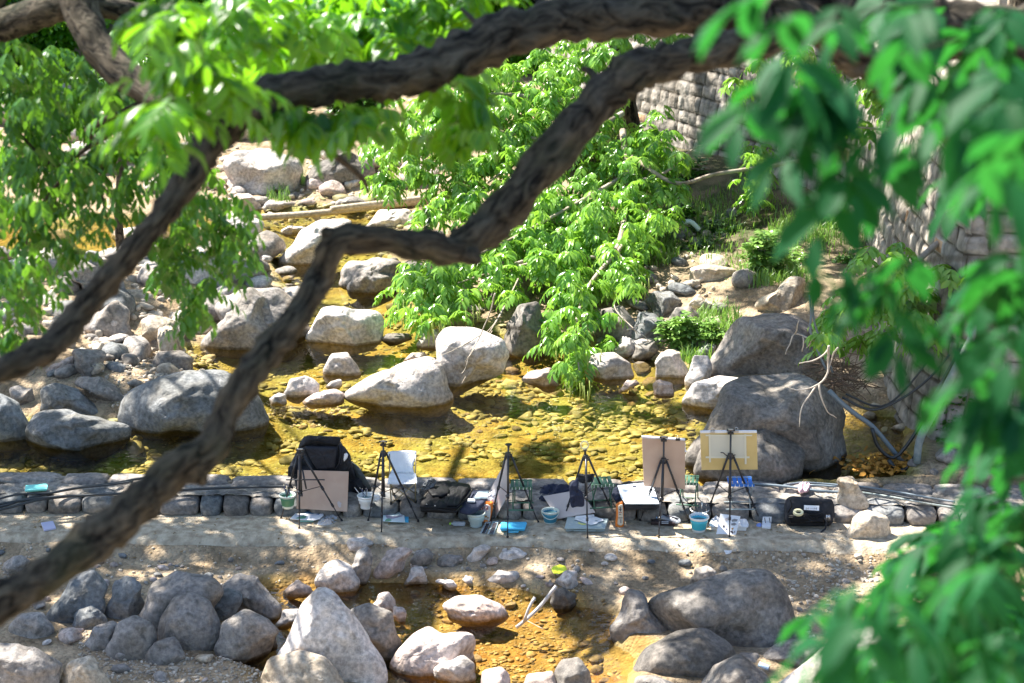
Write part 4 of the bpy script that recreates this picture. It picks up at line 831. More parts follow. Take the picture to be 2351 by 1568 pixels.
cp = keep(cp, [0, 100, 160, 230, 300, 480, 600, 820, 1000, 1180, 1250, 1330, 1450, 1600], [1790, 1840, 1960, 2090, 2230, 2250, 2240, 2230, 2240, 2230, 2150, 2010, 1960, 1990])
cp = cp[(cp[:, 2] < 6.6) | (cp[:, 0] > .95) | (r1.random(len(cp)) > .45)]
ex_ = [P(u, v, 3.5)[:] for u, v in ((1775, 130), (1740, 215), (1800, 215), (1900, 180), (1960, 215), (1880, 345), (2010, 370), (1905, 630), (1990, 625), (2080, 640), (2120, 330), (1930, 1400), (2070, 760))]
cp = np.concatenate([cp, np.array(ex_)])
V, F, c = sprays(cp, r1, k=2, m=2, L=.10, l=.105, w=.021, droop=.5, elev=(-.4, .3), hang=.45, jit=.6)
cr1 = (V, F, c)
bg_ = [(2300, 120, 90, 5.2), (2340, 420, 60, 5.2), (2340, 640, 60, 5.2), (2270, 1200, 90, 5.2), (2240, 1420, 100, 5.2), (2320, 1480, 90, 5.2), (2120, 1420, 50, 5.2), (2130, 50, 50, 5.4), (2320, 1000, 60, 5.2)]
V, F, c = sprays(blobpts([b[:3] for b in bg_], lambda u, v: 5.4, .07, r1, .8), r1, k=4, m=3, L=.18, l=.11, w=.026)
crown([cr1, (V, F, c)], near, M['leaf_near'])
ns = []
for s_, e_ in (((2330, 60), (1790, 250)), ((2340, 350), (1990, 380)), ((2351, 600), (1930, 640)), ((2340, 780), (2080, 700)), ((2360, 1100), (2080, 1180)), ((2370, 1300), (1930, 1400)), ((2370, 1500), (2000, 1500)), ((2300, 20), (1850, 60))):
    ns.append(pathY([(s_[0], s_[1], 12, 4.2), ((s_[0]+e_[0])/2, (s_[1]+e_[1])/2-25, 8, 3.8), (e_[0], e_[1], 4, 3.5)]))
for k_, (a, b) in enumerate(ns): bark_tube('twig', a, b, near, n=8, step=.06, seed=20+k_)
# leaves close to the limbs: upper middle and below first limb
TB = [(600, 60, 60), (700, 40, 70), (800, 50, 80), (900, 60, 80), (990, 50, 60), (1060, 10, 40), (860, 110, 50), (740, 120, 50), (640, 130, 50), (960, 110, 35)]
yb = lambda u, v: 8.6
t1 = sprays(blobpts(TB, yb, .22, r1, 1.2), r1, k=4, m=5, L=.25, l=.10, w=.020, hang=.4)
UB = [(790, 262, 14), (820, 268, 12), (865, 262, 12), (700, 265, 14), (665, 275, 14), (745, 262, 10), (1050, 235, 30), (1030, 290, 22), (1075, 320, 16)]
t2 = sprays(blobpts(UB, lambda u, v: 6.8, .35, r1, .3), r1, k=3, m=3, L=.14, l=.085, w=.02, hang=.7)
SB = [(400, 60, 60), (480, 110, 60), (420, 170, 50), (510, 180, 40), (430, 235, 40), (385, 280, 40), (370, 130, 40), (560, 150, 30), (540, 60, 50), (350, 40, 40)]
t3 = sprays(blobpts(SB, lambda u, v: 6.0, .12, r1, .4), r1, k=3, m=4, L=.17, l=.085, w=.0145, hang=.4)
crown([t1, t2, t3], near, M['leaf_top'])
# crown above the picture frame: it shades limbs and ground as the photo shows
def above(list_, zc, n_, k=5, l=.16, L=.36):
    out = []
    for (u, v, ru, rv, dn) in list_:
        n = max(3, int(ru*rv*dn/1000*n_))
        for _ in range(max(1, n//4)):
            a = r1.uniform(0, 6.283); q = math.sqrt(r1.random()); g = G(u+math.cos(a)*q*ru, v+math.sin(a)*q*rv, 0.05); z = zc+r1.normal(0, .35); c0 = g+SUN*(z/SUN.z)
            for _k in range(6): out.append((c0+Vector((r1.normal(0, .20), r1.normal(0, .20), r1.normal(0, .12))))[:])
    return np.array(out)
def limbsto(parent, start, pts, rng, n, r0=.07, droop=.4):
    idx = rng.choice(len(pts), min(n, len(pts)), replace=False)
    for i in idx:
        e = Vector([float(q) for q in pts[i]]); s = Vector(start); m_ = (s+e)/2+Vector((0, 0, droop))
        bark_tube('branch', [s, m_, e], [r0, r0*.6, r0*.2], parent, n=7, step=.25, seed=int(i))
c2 = []
for (u, v, Y, dz) in ((1500, 30, 7.3, 1.3), (1350, 60, 7.2, 1.3), (1200, 90, 7.1, 1.5), (1650, 100, 7.2, 1.4), (1400, 250, 6.8, 1.9), (1250, 400, 6.6, 2.5), (1100, 540, 6.5, 3.0), (950, 560, 6.4, 3.0), (760, 620, 6.3, 3.2), (650, 780, 6.1, 3.6), (560, 900, 6, 3.9), (700, 200, 6.8, 1.6), (850, 185, 6.9, 1.5), (580, 250, 6.7, 1.8), (250, 1200, 5.7, 4.8), (120, 1300, 5.5, 5.0), (330, 1150, 5.8, 4.6), (420, 450, 6.5, 2.4)):
    p = P(u, v, Y)
    for _ in range(7): c2.append((p+SUN*((dz+r1.uniform(0, .8))/SUN.z)+Vector((r1.normal(0, .22), r1.normal(0, .22), 0)))[:])
c2 = np.array(c2); c2 = c2[c2[:, 2] > 7.5-.115*c2[:, 1]+.15]
crown([sprays(c2, r1, k=6, m=4, L=.34, l=.15, w=.036)], near, M['leaf_top'])
limbsto(near, (2.8, 8.0, 8.8), c2, r1, 10, .05)
# ---------------- left bank tree leaning over the stream
left = empty('leaning_tree', (-4.2, 9.5, -.3), 'tree at the left with green drooping leaves hanging before the bright rocks', 'tree')
bark_tube('trunk', [(-4.6, 9.0, -.6), (-4.4, 9.3, 2.5), (-3.7, 9.7, 4.6), P(60, -60, 10)+Vector((0, 0, .3)), P(160, -70, 10)], [.30, .24, .2, .17, .15], left, n=18)
a, b = pathY([(165, -80, 95, 9.4), (185, 10, 88, 9.3), (215, 90, 78, 9.2), (262, 150, 74, 9.1), (320, 195, 66, 9.0), (390, 245, 50, 8.8), (450, 290, 34, 8.6)]); bark_tube('limb', a, b, left, n=20, step=.05, rough=.15, seed=31)
a, b = pathY([(-60, 62, 70, 9.6), (30, 50, 70, 9.5), (120, 22, 66, 9.4), (200, 15, 50, 9.4), (330, 30, 42, 9.6), (430, 45, 34, 9.8)]); bark_tube('limb', a, b, left, n=18, step=.05, rough=.15, seed=33)
for lst in ([(240, 330, 8, 9.6), (200, 300, 14, 9.4), (330, 235, 16, 9.2), (400, 200, 10, 9.2)], [(262, 150, 20, 9.4), (330, 250, 12, 10), (375, 380, 9, 10.3), (420, 480, 5, 10.5)], [(40, 300, 7, 10), (120, 380, 10, 10), (200, 340, 12, 9.8), (280, 290, 10, 9.6)], [(240, 340, 10, 10), (232, 430, 8, 10), (250, 520, 5, 10.2)], [(60, 560, 4, 10.2), (90, 480, 7, 10), (150, 400, 10, 9.8)]):
    a, b = pathY(lst); bark_tube('branch', a, b, left, n=8, step=.08, seed=40)
LB = [(30, 180, 60), (120, 170, 60), (210, 150, 45), (60, 260, 60), (150, 240, 50), (250, 230, 45), (330, 260, 40), (20, 350, 55), (110, 340, 45), (30, 440, 55), (100, 430, 40), (200, 330, 35), (270, 330, 32), (360, 340, 36), (430, 380, 36), (300, 400, 32), (220, 420, 28), (170, 400, 26), (380, 430, 36), (450, 440, 34), (500, 420, 28), (520, 470, 26), (480, 520, 28), (430, 500, 36), (400, 570, 34), (450, 580, 30), (500, 560, 28), (370, 620, 22), (430, 650, 30), (470, 640, 24), (440, 700, 20), (340, 520, 22), (280, 480, 18), (60, 520, 40), (20, 580, 36), (90, 590, 24), (30, 650, 34), (80, 640, 16), (30, 720, 32), (20, 780, 20), (150, 480, 22), (130, 540, 18), (10, 130, 40), (330, 180, 30), (270, 90, 30), (400, 230, 30), (535, 510, 16), (545, 560, 12), (210, 500, 14), (180, 580, 10)]
l1 = sprays(blobpts(LB, lambda u, v: 10.4-v*.0012, .30, r1, 1.0), r1, k=4, m=4, L=.16, l=.062, w=.0135, hang=.75, droop=.6, elev=(-.6, .3))
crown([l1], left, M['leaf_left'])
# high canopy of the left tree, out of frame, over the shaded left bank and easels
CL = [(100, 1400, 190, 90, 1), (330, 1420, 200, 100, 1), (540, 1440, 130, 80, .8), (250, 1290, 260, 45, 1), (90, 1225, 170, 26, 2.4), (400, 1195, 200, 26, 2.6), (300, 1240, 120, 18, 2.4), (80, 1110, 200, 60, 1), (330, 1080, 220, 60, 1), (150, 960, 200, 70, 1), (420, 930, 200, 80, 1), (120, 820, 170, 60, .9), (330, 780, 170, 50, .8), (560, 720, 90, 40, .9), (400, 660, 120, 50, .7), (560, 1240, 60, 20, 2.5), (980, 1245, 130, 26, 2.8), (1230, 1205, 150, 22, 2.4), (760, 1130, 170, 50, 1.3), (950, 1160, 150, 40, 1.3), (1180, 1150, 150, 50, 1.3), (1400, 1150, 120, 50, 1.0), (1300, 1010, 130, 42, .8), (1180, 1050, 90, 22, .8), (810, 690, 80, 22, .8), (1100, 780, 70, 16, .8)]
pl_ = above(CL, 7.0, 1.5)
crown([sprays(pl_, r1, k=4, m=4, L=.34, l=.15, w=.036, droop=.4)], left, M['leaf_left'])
bark_tube('limb', [(-3.9, 9.6, 4.4), (-5.2, 11.5, 6.6), (-6.0, 15, 7.6), (-5.6, 20, 7.9), (-5.0, 24, 7.6)], [.18, .17, .14, .1, .05], left, n=12, step=.2)
limbsto(left, (-6.0, 15.5, 7.65), pl_[pl_[:, 1] < 23], r1, 16, .06)
limbsto(left, (-5.6, 20, 7.9), pl_, r1, 12, .05)
# ---------------- wingnut tree leaning out from the foot of the wall
mid = empty('wingnut_tree', (1.9, 31.4, .3), 'glossy light green tree drooping over the pool in the middle of the picture', 'tree')
zz = h1(1.9, 31.4)
bark_tube('trunk', [(1.95, 31.5, zz-.3), (1.95, 31.4, 1.4), P(1440, 250, 31.2), P(1425, 150, 31.0), P(1400, 40, 31)], [.24, .2, .17, .15, .1], mid, n=16, step=.1)
def ym(u, v): return np.interp(v, [60, 200, 400, 600, 700, 840, 900], [30.2, 29.2, 27.6, 25.2, 24.0, 22.4, 21.9])+(.4 if u > 1600 else 0)
MB_ = [(895, 330, 48), (960, 290, 60), (1050, 240, 70), (1130, 200, 70), (1240, 170, 70), (1340, 120, 60), (1440, 95, 40), (1540, 100, 40), (1180, 280, 75), (1080, 330, 70), (980, 370, 55), (880, 400, 35), (905, 430, 24), (1060, 420, 50), (1150, 370, 60), (1290, 230, 55), (1000, 470, 40), (1080, 470, 50), (970, 500, 22),
       (1520, 300, 45), (1440, 350, 60), (1535, 370, 34), (1400, 420, 75), (1500, 440, 65), (1300, 500, 70), (1410, 520, 75), (1525, 490, 26), (1200, 560, 60), (1280, 590, 55), (1130, 600, 55), (1040, 640, 55), (960, 650, 48), (920, 690, 34), (980, 710, 34), (1050, 690, 36), (1320, 640, 55), (1420, 610, 60), (1475, 570, 34), (1465, 640, 22), (1160, 660, 32), (1260, 560, 50), (1260, 735, 32), (1300, 700, 36), (1280, 770, 24), (1325, 790, 32), (1335, 850, 26), (1310, 830, 20), (1385, 770, 20), (1350, 720, 22), (1400, 715, 14),
       (1750, 340, 28), (1740, 380, 26), (1730, 420, 26), (1740, 460, 16), (1400, 200, 40), (1330, 300, 50), (1370, 250, 40), (1240, 400, 50), (1220, 470, 40), (1130, 520, 40)]
mc = blobpts(MB_, ym, .66, r1, .9)
m1 = sprays(mc, r1, k=5, m=4, L=.21, l=.125, w=.021, droop=.7, hang=.5, elev=(-.2, .8))
crown([m1], mid, M['leaf_mid'])
def mids(lst, w=1):
    a, b = pathY([(u, v, t, ym(u, v)-.1) for u, v, t in lst]); bark_tube('branch', a, b, mid, n=7, step=.12, seed=int(lst[0][0]), mt=M['twigbark'])
M['twigbark'] = mat('twig_bark', (.26, .21, .16), .9, col2=(.42, .36, .29), vscale=10, bump=.4)
for l_ in ([(1430, 200, 14), (1330, 230, 12), (1200, 220, 9), (1130, 215, 6), (1080, 240, 4)], [(1430, 260, 14), (1300, 330, 12), (1220, 340, 10), (1160, 390, 7), (1120, 420, 4)], [(1430, 300, 16), (1440, 420, 14), (1420, 560, 12), (1350, 660, 9), (1320, 760, 6), (1330, 850, 3)], [(1430, 560, 10), (1400, 590, 8), (1300, 590, 7), (1150, 620, 5), (1050, 650, 3)], [(1440, 400, 10), (1300, 480, 8), (1150, 560, 6), (960, 640, 3)], [(1200, 600, 8), (1140, 620, 6), (1110, 640, 4)], [(1440, 420, 10), (1520, 400, 7), (1580, 350, 5), (1620, 330, 3)], [(1450, 360, 10), (1550, 420, 9), (1640, 400, 9), (1740, 385, 10), (1850, 368, 12)], [(1300, 330, 8), (1100, 300, 6), (930, 330, 3)], [(1420, 580, 6), (1450, 640, 4), (1410, 700, 3), (1460, 760, 2)], [(1190, 640, 4), (1150, 720, 3), (1100, 800, 2), (1070, 850, 1.6)], [(1160, 700, 3), (1120, 760, 2), (1040, 810, 1.5)], [(1130, 760, 2.5), (1090, 830, 2), (1060, 880, 1.5)]): mids(l_)
# catkins
cb = MB()
for u, v, n_ in ((905, 430, 6), (925, 700, 9), (985, 730, 9), (1010, 745, 6), (1090, 700, 4), (1060, 360, 5), (1330, 880, 6), (1290, 800, 4), (1370, 820, 3), (1480, 640, 4), (950, 690, 5)):
    for _ in range(n_):
        uu, vv = u+r1.normal(0, 16), v+r1.normal(0, 10); p = P(uu, vv, ym(uu, vv)-.25); L0 = r1.uniform(.14, .28)
        cb.tube([p, p+Vector((.01, 0, -L0*.5)), p+Vector((0, 0, -L0))], [.006, .009, .004], 5)
cb.build('catkin', mat('catkin', (.32, .40, .10), .8), mid, smooth=True); bpy.data.objects['catkin']['kind'] = 'stuff'
# ---------------- trees on top of the wall and the one over the right pool
def simple_tree(name, label, base, h, blobs_or_r, mt, n, l=.16, L=.34, k=6, group=None, trunk_r=.18, lean=(0, 0), seed=0):
    rg = np.random.default_rng(seed+200); t = empty(name, base, label, 'tree' if name != 'bush' else 'bush', group); b = Vector(base); top = b+Vector((lean[0], lean[1], h*.45))
    bark_tube('trunk', [b-Vector((0, 0, .3)), b+(top-b)*.4+Vector((.1, 0, 0)), top], [trunk_r, trunk_r*.75, trunk_r*.35], t, n=12, step=.15)
    r = blobs_or_r; C_ = []
    lobes = [(rg.normal(0, .5)*r[0]*.7, rg.normal(0, .5)*r[1]*.7, rg.uniform(-.75, .7)*r[2], rg.uniform(.3, .55)) for _ in range(16)]
    for _ in range(n):
        q = lobes[rg.integers(16)]; d = rg.normal(size=3); d /= np.linalg.norm(d); d *= rg.uniform(.55, 1)**.5*q[3]
        C_.append((top.x+q[0]+d[0]*r[0], top.y+q[1]+d[1]*r[1], top.z+q[2]+d[2]*r[2]))
    C_ = np.array(C_); crown([sprays(C_, rg, k=k, m=3, L=L, l=l, w=l*.24)], t, mt)
    for i in rg.choice(len(C_), 5, replace=False):
        e = Vector([float(x) for x in C_[i]]); bark_tube('branch', [b+(top-b)*.6, (b+(top-b)*.7+e)/2+Vector((0, 0, .3)), e], [trunk_r*.4, trunk_r*.25, .02], t, n=7, step=.3)
    return t
wt = empty('wall_top_tree', (5.9, 22.5, 4.5), 'light green tree growing on the wall with sprays hanging over the right bank', 'tree')
bark_tube('trunk', [(6.0, 22.5, 4.0), (5.9, 22.4, 5.6), (5.6, 22.3, 7.2)], [.2, .16, .1], wt, n=12, step=.1)
WB = [(1915, 740, 34), (1960, 700, 38), (2030, 690, 40), (2100, 680, 36), (2060, 640, 30), (2010, 600, 30), (2060, 570, 26), (2130, 730, 32), (1900, 775, 14), (1960, 765, 20), (2040, 760, 22), (2120, 775, 20), (2200, 760, 26), (2150, 600, 26), (2260, 640, 40)]
WB2 = [(1700, 185, 20), (1760, 150, 26), (1830, 140, 34), (1890, 180, 30), (1860, 250, 26), (1960, 130, 36), (2010, 190, 34), (2100, 140, 44), (2180, 110, 46), (2060, 240, 30), (2150, 250, 34), (2260, 200, 50), (1960, 290, 20), (2200, 320, 26), (2180, 440, 26), (2220, 520, 30)]
w1 = blobpts(WB, lambda u, v: 20.2 if v > 560 else 22, .45, r1, .8); w2 = blobpts(WB2, lambda u, v: 26.5, .55, r1, 1.0)
crown([sprays(w1, r1, k=6, m=3, L=.18, l=.12, w=.025, droop=.7, hang=.5), sprays(w2, r1, k=6, m=3, L=.20, l=.13, w=.028, droop=.7, hang=.5)], wt, M['leaf_mid'])
for lst in ([(5.7, 22.4, 6.0), P(2250, 480, 21.5), P(2150, 560, 20.8), P(2050, 650, 20.4), P(1930, 730, 20.2)], [(5.7, 22.4, 6.4), P(2250, 240, 24), P(2050, 180, 26.3), P(1830, 160, 26.6)], [(5.7, 22.4, 6.4), P(2300, 330, 23), P(2160, 310, 25.6), P(1950, 290, 26.4)]):
    bark_tube('branch', [Vector(q) for q in lst], [.07]+[.035]*(len(lst)-2)+[.01], wt, n=8, step=.15, mt=M['twigbark'])
# canopy above the frame at right: shades wall, dark boulders, lower right
CR = [(1700, 950, 120, 60, .9), (1840, 900, 100, 60, .9), (1780, 1050, 140, 50, .9), (1900, 1040, 120, 60, 1), (1960, 900, 90, 120, 1), (1500, 960, 60, 50, .5), (1880, 1140, 170, 22, 1.8), (1900, 1215, 170, 30, 1.8), (1780, 1290, 200, 35, 1.8), (1560, 1290, 110, 26, 1.6), (1600, 1400, 130, 60, .6), (1780, 1420, 120, 70, .7), (1560, 1530, 120, 50, .9), (1700, 1560, 100, 40, .8), (1880, 1420, 90, 60, .9), (1400, 1330, 90, 20, 2), (1340, 1300, 60, 20, 2), (1460, 1420, 60, 30, .6), (1760, 790, 90, 30, .5), (1600, 560, 110, 60, .6), (1640, 660, 100, 40, .6), (1300, 720, 160, 40, .6)]
pr_ = above(CR, 7.4, 1.25)
over = empty('riverside_tree', (7.2, 17.5, 0), 'tall tree standing right of the path whose crown dapples the ground with shade', 'tree')
bark_tube('trunk', [(7.2, 17.5, -.3), (6.8, 17.8, 4), (6.0, 18.3, 6.6), (4.0, 19.4, 7.7), (1.5, 20.4, 7.9)], [.32, .27, .22, .14, .07], over, n=14, step=.15)
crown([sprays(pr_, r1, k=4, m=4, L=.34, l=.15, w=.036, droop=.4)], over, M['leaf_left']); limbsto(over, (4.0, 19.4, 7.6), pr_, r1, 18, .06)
# canopy over the wall (streaky shade on it)
cw = []
for (u, v, Y, n_) in ((1560, 260, 31.5, 26), (1620, 350, 30.5, 26), (1700, 300, 30, 22), (1750, 450, 29.5, 26), (1850, 500, 28.8, 26), (1950, 420, 28.3, 14), (1880, 350, 28.8, 14), (1700, 500, 29.8, 20), (2080, 480, 26, 16), (2050, 850, 22, 22), (2080, 980, 20.6, 22), (2020, 800, 22.5, 16), (2150, 900, 19.8, 26), (2300, 800, 19.6, 26), (2300, 950, 19.6, 20)):
    p = P(u, v, Y)
    for _ in range(n_): cw.append((p+SUN*((8.6+r1.uniform(-.5, 1.2)-p.z)/SUN.z)+Vector((r1.normal(0, .55), r1.normal(0, .55), 0)))[:])
cw = np.array(cw); tall = empty('tall_wall_tree', (6.5, 30.5, 4.6), 'tall tree behind the top of the retaining wall', 'tree')
bark_tube('trunk', [(6.5, 30.5, 4.2), (6.0, 30.7, 6.8), (4.0, 30.4, 9.2), (1.8, 30.6, 10)], [.28, .22, .15, .07], tall, n=12, step=.15)
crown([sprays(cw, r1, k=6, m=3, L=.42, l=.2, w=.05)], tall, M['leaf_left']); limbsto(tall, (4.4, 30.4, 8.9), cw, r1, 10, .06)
# ---------------- far trees closing the view upstream
ft = [(-17, 44, 7, 4.2), (-11.5, 47, 6.5, 4.0), (-6.0, 45.5, 5.4, 3.2), (-1.5, 47, 6.5, 3.6), (-13.5, 40, 3.6, 2.2), (-8.6, 52, 9, 4.5), (2.5, 49, 8, 4.5), (-3.2, 53, 9, 4.5), (7, 46, 6, 4), (10, 36, 6, 4), (12, 28, 6, 3.6)]
fl = ['dark green broad tree far upstream at the left edge', 'dense tree closing the valley left of centre', 'bushy tree behind the bright rock field', 'dark tree far behind the first limb', 'low bushy tree on the far left bank', 'tallest tree deep in the valley at left', 'dark tree behind the wingnut crown', 'tall tree deep in the valley centre', 'leafy tree beyond the wall end', 'leafy tree on the terrace behind the wall', 'tree on the terrace at the right edge']
for i, (x, y, h, r) in enumerate(ft):
    simple_tree('far_tree', fl[i], (x, y, h1(x, y)), h, (r, r, r*.75), M['leaf_far'] if i % 3 else M['leaf_left'], 420, l=.30, L=.55, k=5, group='trees closing the view upstream', seed=i)
for i, (x, y, r) in enumerate([(-16, 50, 5.5), (-9, 49, 5), (-3, 50, 5), (3, 49, 5), (9, 46, 5), (14, 40, 5)]):
    z_ = h1(x, y); simple_tree('tall_tree', ['tall tree standing over the valley at far left', 'tall tree over the valley left of centre', 'tall tree over the valley centre', 'tall tree over the valley right of centre', 'tall tree above the far wall end', 'tall tree on the terrace far right'][i], (x, y, z_), (10.5-z_)/.45, (r, r*.8, r*.95), M['leaf_far'], 900, l=.42, L=.8, k=5, group='tall trees above the frame', seed=60+i, trunk_r=.3)
for i, (x, y, h, r) in enumerate([(-12.5, 41, 3.2, 1.8), (-9.6, 40.5, 2.8, 1.6), (-7.2, 41.5, 3.4, 1.8), (-4.6, 40.6, 2.8, 1.5), (-2.4, 42, 3.4, 1.8), (-.4, 41, 3, 1.6), (-11, 38, 2, 1.1)]):
    simple_tree('bush', ['broad sunlit bush at the far left of the rock field', 'sunlit bush second from the left beyond the rock field', 'rounded bush closing the far rock field', 'sunlit bush above the great pale far boulder', 'tall bush far behind the dark shaded boulder', 'bush far behind the left end of the wingnut crown', 'small bush among the far left rocks'][i], (x, y, h1(x, y)), h, (r, r*.8, r*.8), M['leaf_top'], 260, l=.16, L=.34, k=4, group='bushes beyond the far rocks', seed=40+i, trunk_r=.07)
# thin trunk seen through the left leaves
sap = empty('young_tree', P(275, 560, 27), 'thin dark young tree standing in the stream behind the left leaves', 'tree')
bark_tube('trunk', [P(276, 575, 27), P(272, 480, 27), P(278, 350, 27), P(286, 230, 27)], [.06, .055, .05, .04], sap, n=9, step=.1)
crown([sprays(np.array([P(286+r1.normal(0, 50), 215+r1.normal(0, 35), 27+r1.normal(0, .5))[:] for _ in range(60)]), r1, k=5, m=3, L=.25, l=.15, w=.03)], sap, M['leaf_left'])
# ---------------- shrubs and herbs on the right bank
def shrub(label, u, v, zg, ru, h, n, mt='leaf_shrub', l=.05, seed=0, group='shrubs on the right bank', name='shrub'):
    rg = np.random.default_rng(seed+70); b = G(u, v, zg); s = b.length/FD; s = (b-Vector((0, 0, CAMZ))).length/FD; t = empty(name, (b.x, b.y, h1(b.x, b.y)), label, 'shrub', group); mb = MB(); C_ = []
    for i in range(n):
        a = rg.uniform(0, 6.28); q = math.sqrt(rg.random())*ru*s; tip = Vector((b.x+math.cos(a)*q, b.y+math.sin(a)*q*.8, b.z+h*rg.uniform(.5, 1.05)*(1-.4*q/(ru*s+1e-6))))
        st = Vector((b.x+math.cos(a)*q*.3, b.y+math.sin(a)*q*.3, b.z-.05)); md = (st+tip)/2+Vector((0, 0, h*.12)); mb.tube([st, md, tip], [.006, .005, .002], 5)
        for k in range(7): w = .3+.7*k/6; pp = st*(1-w)**2+md*2*w*(1-w)+tip*w*w; C_.append(pp[:])
    mb.build('stem', M['twigbark'], t); C_ = np.array(C_)
    crown([sprays(C_, rg, k=2, m=3, L=l*1.8, l=l, w=l*.28, droop=.2, hang=.0, elev=(-.1, .9))], t, M[mt], 'foliage'); return t
shrub('light green feathery shrub before the wall, tallest of the bank', 1755, 655, .55, 48, .95, 22, l=.085, seed=1)
shrub('pale green shrub between grey boulders above the pool', 1558, 790, .3, 34, .45, 16, l=.075, seed=2)
shrub('fine leaved shrub under the tree edge', 1455, 690, .4, 30, .5, 14, l=.055, seed=3)
shrub('dim bushy shrub at the foot of the wall', 1905, 570, .6, 40, .8, 16, 'leaf_left', l=.07, seed=4)
shrub('green leafy herb clump left of the upper dark boulder', 1620, 790, .3, 30, .3, 14, l=.06, seed=5)
shrub('dark herb patch below the wall with pink flowers', 1640, 560, .5, 60, .55, 26, 'leaf_far', l=.06, seed=6)
shrub('weedy green bush beside the curved pipe', 1560, 540, .45, 50, .6, 22, 'leaf_left', l=.06, seed=7)
shrub('bright weeds behind the cream jagged boulder', 1830, 640, .5, 45, .5, 18, l=.05, seed=8)
shrub('dark green shrub at the far shore left of the tree', 650, 310, .4, 60, 1.1, 20, 'leaf_left', l=.14, seed=9, group='shrubs on the far shore')
shrub('shaded shrub right of the dark far boulder', 820, 300, .4, 60, 1.2, 20, 'leaf_far', l=.14, seed=10, group='shrubs on the far shore')
shrub('dark bush beneath the wingnut tree crown', 1380, 420, .6, 80, 1.3, 26, 'leaf_left', l=.10, seed=12)
shrub('leafy bush left of the wingnut tree trunk', 1270, 400, .6, 80, 1.2, 24, 'leaf_far', l=.11, seed=13)
shrub('bush tight against the wall right of the wingnut trunk', 1560, 450, .6, 60, .8, 20, 'leaf_left', l=.08, seed=14)
shrub('weedy bush between cream boulder and wall', 1950, 660, .4, 45, .55, 20, 'leaf_left', l=.06, seed=15)
shrub('spreading leafy weeds under the wall centre', 1720, 570, .5, 70, .4, 30, 'leaf_left', l=.07, seed=17)
shrub('spreading weeds right of the fallen grey pole', 1820, 600, .5, 60, .4, 26, l=.06, seed=18)
shrub('dark herb mat on the slope beside the wingnut crown', 1600, 600, .5, 60, .35, 28, 'leaf_far', l=.07, seed=19)
shrub('low weeds around the ochre boulder', 1690, 690, .4, 40, .35, 18, l=.05, seed=16)
shrub('low green bush hanging on the wall corner', 2190, 1040, .1, 30, .8, 12, 'leaf_left', l=.07, seed=11)
def grass(regs, name, label):
    Vs = []; Fs = []; Cs = []; b = 0
    for u, v, ru, rv, n, h in regs:
        for _ in range(n):
            a = r1.uniform(0, 6.28); q = math.sqrt(r1.random()); g = G(u+math.cos(a)*q*ru, v+math.sin(a)*q*rv, .35); z = h1(g.x, g.y) if _ % 6 == 0 else z
            hh = h*r1.uniform(.5, 1.2); an = r1.uniform(0, 6.28); d = np.array([math.cos(an), math.sin(an), 0])*hh*r1.uniform(.2, .8); w = np.array([-math.sin(an), math.cos(an), 0])*.008
            p = np.array([g.x, g.y, z-.02]); Vs.append(np.array([p-w, p+w, p+d*.3+[0, 0, hh*.65]+w*.7, p+d*.3+[0, 0, hh*.65]-w*.7, p+d+[0, 0, hh*.95]])); Fs.append(np.array([[0, 1, 2], [0, 2, 3], [3, 2, 4]])+b); Cs.append(np.full(5, r1.random())); b += 5
    o = link(name, np_mesh(name, np.concatenate(Vs), np.concatenate(Fs), np.concatenate(Cs)), M['leaf_shrub']); tag(o, label, 'grass', kind='stuff')
grass([(1920, 620, 90, 40, 700, .13), (1700, 640, 120, 50, 700, .12), (1500, 560, 60, 60, 400, .16), (1640, 760, 60, 26, 700, .22), (1780, 700, 90, 20, 700, .20), (1600, 800, 40, 20, 350, .16), (1560, 560, 110, 50, 600, .15), (1700, 560, 110, 50, 600, .15), (1840, 620, 80, 30, 700, .2), (1500, 640, 60, 30, 400, .2), (640, 450, 30, 10, 120, .25)], 'grass', 'tufts of grass and weeds along the right bank under the wall')
fb = MB()
for u, v in ((1620, 598), (1628, 604), (1608, 612), (1640, 590), (1598, 620), (1735, 528), (1742, 532), (1750, 530), (1700, 600), (1636, 612), (1756, 560)):
    p = G(u, v, .8); fb.lathe(p, [(.0, 0), (.022, .01), (.0, .025)], 7)
tag(fb.build('flowers', mat('pink_petals', (.75, .35, .60), .7)), 'scattered pink and white wildflowers on the bank below the wall', 'flowers', kind='stuff')
# ================================================================== painters' things
def zf(ox, oy, s): return lambda x, y: ((ox+x/s)/SRC, (oy+y/s)/SRC)
Z1 = zf(1050, 1640, 3.409); Z2 = zf(1600, 1640, 3.409); Z3 = zf(2050, 1640, 3.409); Z4 = zf(2450, 1640, 3.409); Z5 = zf(2900, 1640, 3.136); Z6 = zf(0, 1700, 2.137); Z7 = zf(2764, 900, 1.568); Z8 = zf(2200, 2000, 1.959)
def gz(z, x, y, h=0.0): return G(*z(x, y), h)
def pz(z, x, y, Y): return P(*z(x, y), Y)
K = {}
K['black'] = mat('black_metal', (.018, .017, .02), .35, spec=.6)
K['rubber'] = mat('rubber', (.02, .02, .02), .8)
K['steel'] = mat('steel', (.55, .55, .56), .3, metal=1)
K['cloth'] = mat('black_cloth', (.014, .015, .019), .8, col2=(.030, .032, .040), vscale=9, bump=.35, bscale=120)
K['panel'] = mat('dark_panel', (.010, .012, .020), .6, bump=.2, bscale=90)
K['leather'] = mat('black_leather', (.007, .007, .008), .55, spec=.2, bump=.08, bscale=60)
K['navy'] = mat('navy_cloth', (.020, .026, .055), .7, bump=.4, bscale=60)
K['board'] = mat('plywood_board', (.50, .34, .25), .75, col2=(.56, .40, .30), vscale=5, bump=.15, bscale=200)
